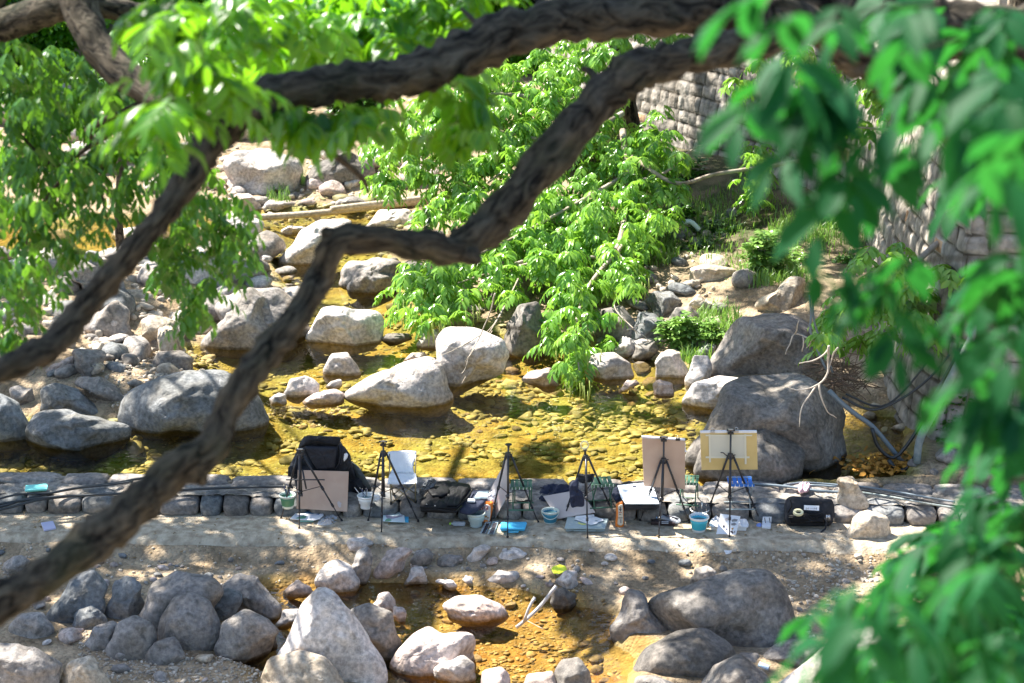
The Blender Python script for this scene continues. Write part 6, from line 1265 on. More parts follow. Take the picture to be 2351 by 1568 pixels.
for q_ in ([(90, 1100), (400, 1115), (580, 1110), (720, 960), (775, 880)], [(100, 1150), (300, 1130), (450, 1160), (560, 1165), (640, 1090)], [(440, 1100), (450, 980), (520, 890), (580, 830)]): MB().tube([gz(Z2, x, y, .262) for x, y in q_], .009, 7).build('piping', K['leather'], pb, smooth=True)
MB().lathe(gz(Z2, 288, 1085, .275), [(0, 0), (.008, 0), (.007, .006), (0, .007)], 10).build('stud', K['steel'], pb); MB().lathe(gz(Z2, 175, 1066, .275), [(0, 0), (.008, 0), (.007, .006), (0, .007)], 10).build('stud', K['steel'], pb)
thing(soft('plastic_bag', [(75, 930), (80, 860), (150, 770), (210, 720), (280, 725), (318, 770), (260, 850), (130, 960)], stand(Z2, gz(Z2, 150, 960, .2).y+.05), (0, -1, .4), .07, K['darkfilm'], None, nz=.5, seed=4), 'dark translucent plastic bag behind the portfolio bag', 'bag')
thing(soft('navy_cover', [(600, 1170), (690, 960), (740, 900), (1000, 885), (1010, 1000), (830, 1170), (720, 1200)], lie(Z2, .19), (0, 0, 1), .035, K['navy'], None, back=.5, pw=5, nz=.1), 'dark navy flat case lying under the clear box', 'case')
def boxat(name, label, cat, z, q, h0, th, m, lid=None, parent=None):
    """flat box from its four base corners in the picture"""
    c = [gz(z, x, y, h0) for x, y in q]; mb = MB().slab(c, th, back=(0, 0, 1)); o_ = mb.build(name, m, parent, bevel=.005)
    return tag(recentre(o_), label, cat) if parent is None else o_
cb_ = empty('clear_case', gz(Z2, 890, 990, .24), 'clear plastic paint case with faint colours on the navy case', 'box')
boxat('tray', '', '', Z2, [(800, 1000), (975, 990), (1000, 905), (850, 920)], .235, .022, K['clearbox'], parent=cb_); boxat('paint_block', '', '', Z2, [(860, 960), (900, 955), (905, 940), (868, 944)], .259, .003, K['boardp'], parent=cb_)
boxat('white_dish', 'small white dish at the lower edge of the clear case', 'dish', Z2, [(715, 1040), (815, 1043), (815, 1012), (720, 1005)], .235, .018, K['wplast'])
def pouch(label, z, pts, Y, th, m, marks, panel=None):
    t = empty('snack_bag', pz(z, sum(p[0] for p in pts)/len(pts), max(p[1] for p in pts), Y), label, 'bag'); soft('pouch', pts, stand(z, Y, .0001, max(p[1] for p in pts)), (0, -1, .1), th, m, t, pw=3.5, back=.8, nz=.15)
    if panel:
        o_ = soft('label', panel[0], stand(z, Y-th*.88, .0001, max(p[1] for p in pts)), (0, -1, .1), .010, panel[1], t, pw=5, nz=.1, back=.3)
    for i, (ps_, m_) in enumerate(marks): MB().slab([pz(z, x, y, Y-th-.014-i*.0006) for x, y in ps_], .003, back=(0, 1, 0)).build('print', m_, t)
yo = gz(Z2, 940, 1300, 0).y+.03
def bar(x, y, w, h): return [(x, y), (x+w, y), (x+w, y+h), (x, y+h)]
K['bagw'] = mat('bag_print_white', (.62, .56, .52), .5)
pouch('orange and white snack bag standing behind the grey green bucket', Z2, [(822, 1010), (950, 1020), (1062, 1030), (1050, 1150), (1010, 1300), (880, 1290), (830, 1200)], yo, .04, K['orange'], [(bar(855+i*24, 1092, 13, 52), K['redink'] if i % 3 else K['ink']) for i in range(6)]+[(bar(862+i*40, 1112, 30, 6), K['redink']) for i in range(3)]+[([(925, 1290), (940, 1270), (975, 1270), (990, 1290), (975, 1302), (940, 1302)], K['orange']), (bar(940, 1215, 30, 22), K['litter']), (bar(975, 1235, 20, 16), K['litter'])], ([(845, 1080), (870, 1062), (980, 1064), (1020, 1090), (1020, 1200), (1005, 1290), (930, 1285), (880, 1240)], K['bagw']))
thing(soft('paper_towel', [(915, 990), (960, 940), (1060, 880), (1105, 850), (1115, 900), (1125, 1030), (1060, 1060), (930, 1025)], stand(Z2, yo+.07, .0005, 1050), (0, -1, .7), .03, K['white'], None, nz=.5, seed=2), 'crumpled white paper towel on the orange snack bag', 'paper')
# water bottle lying
bo = empty('water_bottle', gz(Z2, 580, 1320, 0), 'small clear bottle with a lime green cap lying on the path', 'bottle')
a = gz(Z2, 500, 1318, .02); b = gz(Z2, 685, 1322, .025); d = b-a; MB().tube([a, a+d*.12, a+d*.2, a+d*.95, b], [.012, .016, .026, .026, .018], 14).build('body', K['clear'], bo, smooth=True); MB().tube([a-d*.12, a], [.014, .014], 12).build('cap', mat('lime', (.45, .75, .08), .4), bo, smooth=True)
# brush case
bc = empty('brush_case', gz(Z2, 1000, 1455, 0), 'open grey brush case lying beside the blue box', 'case')
for q_ in ([(880, 1455), (960, 1455), (1030, 1305), (950, 1310)], [(975, 1462), (1070, 1462), (1130, 1298), (1045, 1300)]):
    boxat('tray', '', '', Z2, q_, .004, .016, K['clearbox'], parent=bc)
    c = [gz(Z2, x, y, .022) for x, y in q_]
    for f_ in (.3, .5, .7): MB().tube([c[0].lerp(c[1], f_).lerp(c[3].lerp(c[2], f_), .08), c[0].lerp(c[1], f_).lerp(c[3].lerp(c[2], f_), .92)], .005, 6).build('brush', K['ink'], bc, smooth=True)
# blue box
bb = empty('plastic_box', gz(Z2, 1310, 1418, 0), 'closed bright sky blue plastic box with a handle at the third tripod foot', 'box')
boxat('body', '', '', Z2, [(1150, 1418), (1468, 1416), (1490, 1340), (1165, 1345)], .002, .040, K['sky'], parent=bb); boxat('lid', '', '', Z2, [(1140, 1400), (1475, 1398), (1500, 1318), (1155, 1322)], .044, .014, K['sky'], parent=bb)
a = gz(Z2, 1250, 1424, .028); b = gz(Z2, 1385, 1424, .028); MB().tube([a+Vector((0, .012, 0)), a+Vector((.004, -.012, 0)), b+Vector((-.004, -.012, 0)), b+Vector((0, .012, 0))], .006, 7).build('handle', K['sky'], bb, smooth=True)
# palette of tripod 1 etc.
pa_ = empty('paint_palette', gz(Z1, 480, 1280, 0), 'white palette with blue and green paint on the ground under the first tripod', 'palette')
boxat('case', '', '', Z1, [(310, 1150), (670, 1170), (680, 1120), (315, 1095)], .0, .028, K['white'], parent=pa_)
MB().slab([gz(Z1, x, y, .03) for x, y in ((248, 1262), (360, 1272), (560, 1282), (640, 1262), (690, 1215), (685, 1190), (728, 1172), (690, 1150), (520, 1140), (360, 1155))], .010, back=(0, 0, 1)).build('tray', K['white'], pa_, bevel=.003)
for pts_, m_ in (([(420, 1180), (470, 1160), (520, 1150), (560, 1172), (612, 1158), (600, 1182), (540, 1190), (480, 1188)], 'pblue'), ([(320, 1250), (380, 1225), (420, 1212), (465, 1225), (450, 1250), (380, 1258)], 'pgreen'), ([(590, 1195), (640, 1188), (625, 1202)], 'pblue')): MB().slab([gz(Z1, x, y, .0405) for x, y in pts_], .002, back=(0, 0, 1)).build('paint_patch', K[m_], pa_)
boxat('water_tray', 'green tray under the front of the first palette', 'tray', Z1, [(370, 1300), (550, 1298), (590, 1262), (380, 1262)], .002, .02, mat('pale_green', (.25, .5, .42), .4))
thing(soft('plastic_sheet', [(600, 1330), (700, 1160), (790, 1150), (880, 1240), (860, 1290), (800, 1330), (700, 1345)], lie(Z1, .004), (0, 0, 1), .025, K['clear'], None, nz=.7, seed=3), 'crumpled clear plastic sheet right of the first palette', 'plastic sheet')
p2_ = empty('paint_palette', gz(Z1, 1640, 1300, 0), 'pale palette with mauve and green paint on a blue case at the second tripod', 'palette')
boxat('case', '', '', Z1, [(1480, 1300), (1812, 1308), (1815, 1180), (1500, 1190)], .0, .022, K['sky'], parent=p2_)
MB().slab([gz(Z1, x, y, .030) for x, y in ((1475, 1290), (1600, 1300), (1765, 1305), (1755, 1200), (1770, 1150), (1720, 1100), (1660, 1100), (1560, 1150), (1475, 1180))], .008, back=(0, 0, 1)).build('tray', mat('pale_blue_tray', (.60, .70, .72), .4), p2_, bevel=.003)
for pts_, m_ in (([(1505, 1200), (1560, 1215), (1600, 1225), (1740, 1210), (1730, 1222), (1620, 1250), (1560, 1260), (1520, 1240)], 'pmauve'), ([(1500, 1285), (1520, 1258), (1560, 1250), (1590, 1275), (1560, 1288)], 'pgreen')): MB().slab([gz(Z1, x, y, .0385) for x, y in pts_], .002, back=(0, 0, 1)).build('paint_patch', K[m_], p2_)
thing(soft('tissue', [(1350, 1030), (1350, 970), (1400, 930), (1440, 960), (1440, 1000), (1390, 1035)], stand(Z1, bk2[0].y), (0, -1, .5), .03, K['white'], None, nz=.6, seed=8), 'crumpled tissue beside the white cup shaped bucket', 'tissue')
# kit under tripod 4
nb_ = empty('kit_bag', gz(Z3, 250, 1110, .12), 'navy kit bag behind the large pinkish board', 'bag')
soft('body', [(115, 1090), (110, 960), (150, 870), (210, 825), (520, 820), (560, 900), (500, 1000), (240, 1120), (160, 1110)], stand(Z3, gz(Z3, 300, 1050, .2).y+.28, .0009, 1050), (0, -.6, 1), .07, K['navy'], nb_, nz=.35, pw=3); soft('pocket', [(120, 980), (160, 940), (230, 1000), (250, 1090), (170, 1110), (120, 1060)], stand(Z3, gz(Z3, 300, 1050, .2).y+.2), (0, -1, .3), .04, K['navy'], nb_, nz=.4); MB().tube([pz(Z3, 140, 840, yb3+.3), pz(Z3, 190, 850, yb3+.3), pz(Z3, 240, 860, yb3+.3), pz(Z3, 290, 900, yb3+.25)], .006, 6).build('strap', K['panel'], nb_, smooth=True)
y0_ = 18.19
def bt(x, y): return pz(Z3, x, y, y0_+(1250-y)/380*.20+(x-370)*-.00012)
board('large pinkish white board lying slanted on the navy kit bag', [bt(182, 955), bt(660, 870), bt(866, 1165), bt(368, 1252)], .012, K['boardp'], back=(0, .5, -1))
cl_ = empty('hanging_cloth', S4, 'dark blue black cloth hung over the fourth tripod leg', 'cloth')
soft('drape', [(520, 840), (560, 780), (640, 700), (650, 780), (640, 860), (700, 900), (725, 1000), (725, 1085), (700, 1100), (620, 1095), (560, 1115), (535, 1060), (528, 930)], stand(Z3, Y4-.10), (0, -1, .1), .03, K['navy'], cl_, nz=.5, pw=2, seed=6)
soft('collar', [(635, 650), (730, 670), (845, 655), (855, 700), (835, 765), (740, 780), (700, 790), (640, 760)], stand(Z3, Y4+.02), (0, -1, .2), .05, K['cloth'], cl_, nz=.4, seed=3)
MB().tube([pz(Z3, 855, 665, Y4), pz(Z3, 830, 760, Y4-.05), pz(Z3, 770, 850, Y4-.08), pz(Z3, 735, 880, Y4-.08)], .007, 7).build('strap', K['cloth'], cl_, smooth=True)
# grey case
gc = empty('paint_case', gz(Z3, 750, 1430, 0), 'grey rounded paint case lying at the foot of the fourth tripod', 'case')
boxat('body', '', '', Z3, [(480, 1428), (990, 1430), (1040, 1330), (500, 1300)], .002, .045, K['grey'], parent=gc); boxat('lid', '', '', Z3, [(462, 1392), (995, 1396), (1040, 1268), (500, 1240)], .050, .014, mat('case_lid', (.36, .44, .44), .4), parent=gc)
boxat('latch', '', '', Z3, [(578, 1422), (870, 1425), (872, 1400), (580, 1398)], .018, .012, mat('latch_grey', (.42, .50, .50), .4), parent=gc)
for x_, y_, m_ in ((530, 1330, 'cream'), (560, 1300, 'cream'), (620, 1315, 'cream'), (940, 1330, 'cream')): MB().lathe(gz(Z3, x_, y_, .0645), [(0, 0), (.013, 0), (.012, .0015), (0, .002)], 9).build('sticker', K['ggreen'], gc)
MB().slab([gz(Z3, x, y, .0645) for x, y in ((645, 1300), (680, 1318), (740, 1322), (745, 1334), (680, 1332), (640, 1314))], .002, back=(0, 0, 1)).build('sticker', mat('yellow_sticker', (.7, .7, .15), .5), gc)
p4 = empty('paint_palette', gz(Z3, 780, 1330, .07), 'clean white palette with a thumb hole lying on the grey case', 'palette')
MB().slab([gz(Z3, x, y, .072) for x, y in ((585, 1262), (700, 1300), (810, 1342), (890, 1322), (910, 1300), (985, 1282), (960, 1262), (870, 1232), (640, 1240))], .006, back=(0, 0, 1)).build('tray', K['white'], p4, bevel=.002); MB().slab([gz(Z3, x, y, .0785) for x, y in ((855, 1282), (880, 1274), (905, 1280), (880, 1288))], .001, back=(0, 0, 1)).build('thumb_hole', K['grey'], p4); MB().tube([gz(Z3, 610, 1240, .085), gz(Z3, 850, 1215, .085)], .016, 10).build('paper_roll', K['white'], p4, smooth=True)
# orange pouch
yo2 = gz(Z3, 1185, 1375, 0).y+.02
pouch('narrow orange refill pouch with a beige label right of the grey case', Z3, [(1140, 1060), (1180, 1030), (1235, 1010), (1240, 1120), (1245, 1350), (1190, 1376), (1128, 1365), (1140, 1200)], yo2, .032, K['orange'], [(bar(1180, 1130, 34, 10), K['ink']), (bar(1195, 1100, 12, 60), K['ink']), (bar(1178, 1170, 40, 7), K['redink']), (bar(1180, 1195, 30, 6), K['ink']), (bar(1172, 1240, 56, 8), K['ink']), (bar(1196, 1262, 16, 50), K['pgrey'])], ([(1165, 1090), (1190, 1065), (1230, 1060), (1235, 1200), (1235, 1330), (1200, 1350), (1160, 1330), (1170, 1180)], mat('beige_label', (.62, .55, .42), .5)))
# bag with blueish paper
ub = empty('travel_bag', gz(Z3, 1450, 1130, .12), 'black travel bag under a pale blue sheet behind the brown board', 'bag')
soft('body', [(1080, 950), (1100, 860), (1160, 830), (1300, 800), (1560, 800), (1680, 880), (1740, 1050), (1700, 1125), (1260, 1130), (1150, 1050)], lie(Z3, .20), (0, -.5, 1), .085, K['cloth'], ub, back=.3, pw=4, nz=.2, seed=3)
soft('end_pocket', [(1085, 950), (1100, 870), (1180, 850), (1220, 980), (1215, 1010), (1130, 1020)], lie(Z3, .24), (-.4, -.4, 1), .05, K['navy'], ub, nz=.3, seed=8)
def ut(x, y): return gz(Z3, x, y, .30)
ps_ = empty('painting_sheet', ut(1450, 1055), 'pale blue white flat sheet on the black travel bag', 'sheet')
MB().slab([ut(1160, 812), ut(1505, 775), ut(1640, 850), ut(1712, 1056), ut(1262, 1056), ut(1205, 965)], .006, back=(0, 0, -1)).build('sheet', mat('blue_white_sheet', (.62, .70, .78), .6, col2=(.70, .76, .82), vscale=6), ps_, bevel=.002); MB().slab([gz(Z3, x, y, .3025) for x, y in ((1356, 828), (1375, 818), (1422, 818), (1400, 836), (1360, 838))], .002, back=(0, 0, 1)).build('handle_slot', K['navy'], ps_)
# pencil boxes tripod 5
bx = empty('pencil_box', gz(Z4, 400, 1345, 0), 'dark brown box at the foot of the fifth tripod', 'box'); boxat('body', '', '', Z4, [(238, 1335), (555, 1355), (590, 1270), (240, 1255)], .002, .035, mat('dark_brown_box', (.035, .02, .02), .4), parent=bx)
for i in range(2): MB().slab([gz(Z4, x, y, .0385) for x, y in bar(380, 1290+i*20, 90, 8)], .001, back=(0, 0, 1)).build('print', K['wplast'], bx)
pc = empty('pencil_case', gz(Z4, 450, 1280, .04), 'clear pencil case with blue ends on the dark box', 'case')
soft('body', [(288, 1185), (340, 1180), (500, 1225), (630, 1265), (638, 1290), (590, 1315), (520, 1290), (300, 1240)], lie(Z4, .045), (0, 0, 1), .03, K['clear'], pc, nz=.2); soft('blue_end', [(290, 1190), (350, 1185), (370, 1225), (310, 1245)], lie(Z4, .05), (0, 0, 1), .032, mat('blue_end', (.15, .40, .80), .4), pc, nz=.1); MB().tube([gz(Z4, 370, 1190, .08), gz(Z4, 600, 1258, .08)], .008, 7).build('pencil', K['ink'], pc, smooth=True)
brush('long brush lying on the path behind the aqua bucket', Z4, 560, 1270, 740, 1275, gz(Z4, 700, 1290, 0).y, K['brushw'], group='loose brushes')
# kit at tripod 6
wb = empty('white_paint_box', gz(Z4, 1300, 1425, 0), 'white paint box lying open at the foot of the sixth tripod', 'box')
boxat('body', '', '', Z4, [(1030, 1412), (1495, 1422), (1510, 1330), (1035, 1320)], .002, .042, K['wplast'], parent=wb); soft('lid', [(1000, 1350), (1030, 1270), (1110, 1215), (1140, 1250), (1130, 1370), (1050, 1365)], lie(Z4, .05), (0, -.3, 1), .03, K['white'], wb, nz=.4); soft('wrapper', [(1410, 1260), (1500, 1262), (1530, 1330), (1520, 1370), (1380, 1360)], lie(Z4, .05), (0, 0, 1), .02, K['white'], wb, nz=.4, seed=5)
ss_ = empty('paint_study', gz(Z4, 1240, 1485, .01), 'white sheet with grey and brown paint dabs at the sixth tripod foot', 'paper')
y7 = gz(Z4, 1240, 1485, 0).y
def sp(x, y, o=0): return pz(Z4, x, y, y7+(1485-y)/300*.16-o)
MB().slab([sp(1155, 1188), sp(1420, 1222), sp(1355, 1485), sp(1095, 1475)], .004, back=(0, .7, -.7)).build('sheet', K['white'], ss_)
for pts_, m_ in (([(1300, 1270), (1340, 1255), (1385, 1265), (1370, 1290), (1310, 1295)], 'pgrey'), ([(1295, 1320), (1340, 1305), (1370, 1325), (1340, 1345), (1300, 1340)], 'pgrey'), ([(1185, 1345), (1205, 1335), (1215, 1352), (1200, 1372), (1186, 1365)], 'ink'), ([(1215, 1380), (1245, 1378), (1238, 1396), (1220, 1398)], 'pmauve'), ([(1300, 1380), (1330, 1372), (1322, 1398), (1305, 1400)], 'litter'), ([(1285, 1420), (1310, 1408), (1330, 1440), (1310, 1452)], 'ink'), ([(1330, 1420), (1352, 1410), (1345, 1450)], 'pgrey'), ([(1210, 1255), (1260, 1235), (1270, 1265), (1225, 1290)], 'boardp')): MB().slab([sp(x, y, .003) for x, y in pts_], .001, back=(0, 1, 0)).build('paint_dab', K[m_], ss_)
tb = empty('tissue_box', gz(Z4, 1760, 1400, 0), 'small white box open at the right of the sixth tripod', 'box')
boxat('body', '', '', Z4, [(1700, 1395), (1815, 1398), (1825, 1340), (1705, 1330)], .002, .03, K['white'], parent=tb); MB().slab([pz(Z4, x, y, gz(Z4, 1760, 1330, 0).y) for x, y in ((1715, 1228), (1832, 1230), (1825, 1315), (1705, 1308))], .004, back=(0, 1, 0)).build('lid', K['white'], tb)
for x0 in (1738, 1800): MB().tube([pz(Z4, x0, 1240, y7+.05), pz(Z4, x0+12, 1310, y7+.02)], .004, 6).build('tie', K['ink'], tb)
thing(soft('blue_tube', [(1620, 1350), (1640, 1325), (1690, 1315), (1705, 1340), (1690, 1370), (1640, 1370)], lie(Z4, .01), (0, 0, 1), .018, mat('blue_tube', (.20, .30, .65), .35), None), 'blue and white paint tube left of the small white box', 'tube')
# black box bag with label
yk = gz(Z5, 700, 1250, 0).y-.07
kb = empty('equipment_bag', gz(Z5, 700, 1250, 0), 'boxy black bag with a white label leaning at the weir step', 'bag')
soft('body', [(430, 1190), (425, 1000), (445, 905), (500, 892), (1000, 930), (1030, 1000), (1035, 1130), (990, 1245), (800, 1258), (470, 1235)], stand(Z5, yk+.08, .00025, 1250), (0, -1, .7), .10, K['cloth'], kb, pw=6, nz=.10, seed=3, back=.6)
soft('front_pocket', [(470, 1110), (640, 1080), (900, 1080), (910, 1130), (980, 1140), (980, 1210), (500, 1215)], stand(Z5, yk-.02, .0002, 1250), (0, -1, .4), .045, K['leather'], kb, pw=3, nz=.3, seed=5)
for q_ in ([(480, 1140), (700, 1150), (960, 1160)], [(640, 1125), (780, 1140), (890, 1110)], [(500, 920), (520, 1000), (470, 1080)]): MB().tube([pz(Z5, x, y, yk-.035) for x, y in q_], .007, 6).build('strap', K['leather'], kb, smooth=True)
MB().tube([pz(Z5, 920, 1140, yk-.05), pz(Z5, 940, 1200, yk-.06), gz(Z5, 925, 1275, .02), gz(Z5, 870, 1320, .01)], .009, 7).build('strap', K['cloth'], kb, smooth=True)
for i in range(3): MB().tube([pz(Z5, 940+i*18, 1110, yk-.05), pz(Z5, 942+i*18, 1180, yk-.05)], .006, 6).build('buckle', K['steel'], kb, smooth=True)
lb = empty('name_label', pz(Z5, 757, 1055, yk-.0), 'white paper label with faint writing on the boxy black bag', 'label')
def lp(x, y, o=0): return pz(Z5, x, y, yk-.03+(1060-y)*.0004-o)
MB().slab([lp(668, 990), lp(850, 998), lp(848, 1056), lp(666, 1046)], .004, back=(0, 1, 0)).build('card', K['white'], lb)
for x_, w_, h_ in ((690, 6, 26), (702, 16, 5), (715, 6, 22), (735, 10, 5), (752, 8, 5), (768, 12, 5), (788, 6, 20), (800, 16, 5), (815, 6, 22)): MB().slab([lp(x, y, .003) for x, y in bar(x_, 1030-h_*.5, w_, h_)], .001, back=(0, 1, 0)).build('writing', K['pgrey'], lb)
V = []; F = []; c = pz(Z5, 596, 1078, yk-.06); n = 28
for i in range(n):
    a = 2*math.pi*i/n
    for r_, h_ in ((.030, -.010), (.052, -.010), (.052, .012), (.030, .012)): V.append(c+Vector((math.cos(a)*r_, math.sin(a)*r_*.92-h_*.35, h_+math.sin(a)*r_*.25)))
for i in range(n):
    for j in range(4): F.append((i*4+j, ((i+1) % n)*4+j, ((i+1) % n)*4+(j+1) % 4, i*4+(j+1) % 4))
thing(MB().add(V, F).build('tape_roll', K['tape'], smooth=False), 'thick roll of yellowish tape lying on the boxy black bag', 'tape')
thing(soft('pink_bag', [(590, 800), (600, 740), (660, 735), (740, 725), (745, 790), (700, 830), (610, 840)], lie(Z5, .22), (0, -.3, 1), .04, K['pinkbag'], None, nz=.8, seed=2), 'crumpled pale pink plastic bag on the pipes at the weir edge', 'bag')
# litter and loose things
t = empty('plastic_box', gz(Z6, 300, 438, .2), 'mint green plastic box on the weir at the far left', 'box'); boxat('body', '', '', Z6, [(210, 440), (385, 428), (388, 395), (215, 408)], .2, .04, K['mint'], parent=t); boxat('lid', '', '', Z6, [(205, 432), (392, 420), (396, 384), (210, 396)], .243, .012, K['mint'], parent=t)
boxat('card_box', 'lilac white small card box lying on the path at left', 'box', Z6, [(365, 765), (465, 745), (440, 690), (340, 705)], .004, .022, K['lilac'])
boxat('tissue_pack', 'little white tissue pack on the sand below the sixth tripod', 'pack', Z8, [(1195, 290), (1255, 276), (1240, 250), (1180, 262)], -.06, .014, K['white'])
boxat('drink_carton', 'flattened pale blue carton between boulders at lower right', 'carton', Z8, [(1435, 1140), (1515, 1170), (1525, 1145), (1450, 1112)], WLOW+.10, .02, mat('pale_blue_card', (.55, .68, .78), .5))
thing(soft('yellow_wrapper', [(2048, 2181-2000+185), (2060, 350), (2110, 335), (2150, 345), (2162, 375), (2110, 400), (2065, 400)], lambda x, y: G((1000+x/1.808)/SRC, (2000+y/1.808)/SRC, -.08), (0, -.5, 1), .012, K['yellow'], None, nz=.5), 'bright yellow green wrapper above the crumbly white rock', 'wrapper')
thing(soft('plastic_cup', [(1010, 1195), (1030, 1180), (1055, 1185), (1050, 1210), (1020, 1215)], lie(Z7, .1), (0, -.5, 1), .03, K['white'], None), 'white scrap in the hollow behind the dark boulder', 'litter')
# ---------------- hoses, cables, pipes
def hose(name, label, pts, r, m, cat='hose', group=None, n=10):
    return tag(recentre(MB().tube(smooth_path(pts, .06), r, n).build(name, m, smooth=True)), label, cat, group)
for i, l_ in enumerate(([(-120, 590), (60, 545), (200, 500), (450, 440), (700, 395), (950, 365), (1160, 325), (1400, 318), (1560, 350)], [(-120, 560), (100, 520), (400, 482), (700, 465), (1000, 452), (1350, 430), (1800, 405), (2330, 392), (2420, 400)], [(-120, 530), (60, 475), (200, 452), (420, 445), (600, 408), (900, 378), (1100, 350)], [(-120, 610), (100, 560), (330, 500), (600, 470)])):
    lab = ['black hose running off behind the branch along the weir edge', 'long straight black hose along the left weir to the rucksack', 'thin black hose passing the mint green box', 'short black hose end below the other hoses at left'][i]
    hose('black_hose', lab, [gz(Z6, x, y, .222+.012*(i % 3)) for x, y in l_], .014 if i != 2 else .011, K['hose'], group='black hoses lying on the weir')
for i, l_ in enumerate(([(20, 728), (300, 748), (600, 780), (820, 812), (1050, 828), (1200, 835)], [(420, 748), (560, 722), (700, 715), (900, 728), (1060, 742), (1400, 768), (1800, 830), (2195, 900), (2500, 950)], [(700, 745), (900, 752), (1060, 765)], [(1330, 800), (1700, 860), (2195, 950), (2500, 1000)], [(1330, 830), (1700, 885), (2195, 975), (2500, 1020)])):
    lab = ['thick grey pipe starting behind the blue stool', 'grey cable arching behind the pink bag then running off right', 'short grey cable piece between pink bag and upright stone', 'dark cable running right from the upright stone', 'pale shiny cable running right from the upright stone'][i]
    hose('cable', lab, [gz(Z5, x, y, .225) for x, y in l_], .014 if i == 0 else .011, K['pipe'] if i in (0, 1, 2) else K['hose'] if i == 3 else K['lpipe'], 'cable', 'cables lying on the right weir')
for lab, l_, Y, r, m_ in (('blue grey pipe slanting down into the wall hollow', [(700, 960), (780, 1040), (870, 1110), (960, 1175), (1060, 1290), (1140, 1390), (1185, 1425)], 19.55, .026, 'pipe'),
    ('black hose looping up along the wall corner', [(960, 1190), (990, 1290), (1060, 1360), (1120, 1350), (1220, 1220), (1310, 1050), (1400, 880), (1510, 680)], 19.45, .020, 'hose'),
    ('second black hose loop with a fatter bend', [(1060, 1380), (1110, 1440), (1170, 1430), (1235, 1330), (1300, 1160), (1400, 960), (1500, 740)], 19.35, .024, 'hose'),
    ('white grey thick pipe leaning up the wall corner', [(1232, 1400), (1240, 1300), (1265, 1220), (1340, 1080), (1450, 860), (1560, 650), (1640, 500)], 19.25, .042, 'lpipe'),
    ('thin black cable sagging from the wall to the hollow', [(780, 1000), (900, 1062), (1010, 1070), (1200, 970), (1340, 850), (1430, 740)], 19.6, .014, 'hose'),
    ('thin black cable sagging lower from the wall', [(800, 980), (960, 1050), (1060, 1040), (1180, 930), (1290, 790)], 19.7, .012, 'hose'),
    ('thin black cable hanging straight down the wall', [(1620, 480), (1590, 680), (1560, 900), (1520, 1100), (1475, 1300)], 18.9, .013, 'hose'),
    ('bluish cable hanging beside the upper dark boulder', [(580, 380), (590, 500), (585, 600), (640, 740), (680, 830)], 19.9, .013, 'pipe'),
    ('second bluish cable hanging beside the upper dark boulder', [(600, 390), (605, 520), (640, 640), (690, 760), (720, 850)], 19.95, .011, 'pipe')):
    hose('hose', lab, [pz(Z7, x, y, Y) for x, y in l_], r, K[m_], 'hose', 'hoses at the wall corner')
Z9 = zf(2300, 700, 2.24)
hose('bent_pipe', 'pale blue curved pipe in the weeds below the wall', [P(*Z9(x, y), 27) for x, y in ((760, 360), (830, 352), (880, 390), (910, 425))], .035, mat('blue_pipe', (.45, .6, .62), .4), 'pipe')
hose('fallen_pipe', 'dull grey pole lying at the wall foot', [P(*Z9(x, y), 28.2) for x, y in ((1130, 330), (1230, 410), (1330, 500))], .05, K['lpipe'], 'pole')
# dead branches
def dead(label, root, paths, zfn, Y, r, m=None):
    t = empty('dead_branch', pz(zfn, *root, Y), label, 'branch', 'bare twigs')
    for i, l_ in enumerate(paths):
        pts = smooth_path([pz(zfn, x, y, Y+.08*math.sin(i*2+k)) for k, (x, y) in enumerate(l_)], .04); n = len(pts)
        pts = [p+Vector((mn.noise(p*9), mn.noise(p*9+Vector((5, 0, 0))), mn.noise(p*9+Vector((0, 7, 0)))))*.012 for p in pts]
        MB().tube(pts, [r*(1-.6*k/n)*(1 if i == 0 else .75) for k in range(n)], 6).build('twig', m or K['twigw'], t, smooth=True)
K['twigw'] = mat('bleached_twig', (.36, .31, .25), .85, col2=(.50, .44, .37), vscale=20)
dead('bare pale branch drooping over the biggest dark boulder', (690, 700), [[(700, 690), (690, 760), (690, 850), (640, 920), (570, 950), (500, 955), (440, 938)], [(640, 920), (575, 990), (530, 1080), (518, 1180)], [(636, 925), (655, 1010), (690, 1090), (742, 1125)], [(750, 700), (720, 750), (690, 850)], [(690, 715), (620, 770), (550, 790), (515, 795)]], Z7, 18.75, .014)
dead('small bare pale branch beside the upper dark boulder', (620, 650), [[(640, 665), (560, 635), (490, 615), (460, 680), (435, 742)], [(490, 615), (505, 580), (515, 532)], [(540, 630), (540, 690), (533, 725)], [(590, 650), (575, 690), (562, 705)]], Z7, 19.2, .012)
dead('bare thin twigs hanging in front of the pale square boulder', (1540, 60), [[(1540, 60), (1500, 200), (1440, 340), (1380, 450), (1340, 560), (1320, 580)], [(1440, 330), (1350, 390), (1280, 415), (1170, 380)], [(1400, 420), (1360, 480), (1340, 520)], [(1380, 370), (1250, 440), (1160, 465)]], zf(1000, 1100, 1.679), 21.6, .009)
dead('bare pale twigs right of the hanging leaves', (400, 640), [[(290, 1290), (340, 1280), (400, 1230), (440, 1240)], [(340, 1280), (380, 1310), (440, 1350), (490, 1420)], [(300, 1240), (340, 1290), (370, 1330)]], Z9, 22.2, .010)
tw = MB()
for _ in range(120):
    c = pz(Z7, r1.normal(760, 70), r1.normal(870, 55), 20.4+r1.normal(0, .25)); d = Vector((r1.normal(0, 1), r1.normal(0, .6), r1.normal(0, .5))).normalized()*r1.uniform(.08, .32); tw.tube([c-d, c+Vector((0, 0, r1.normal(0, .03))), c+d], [.006, .005, .002], 5)
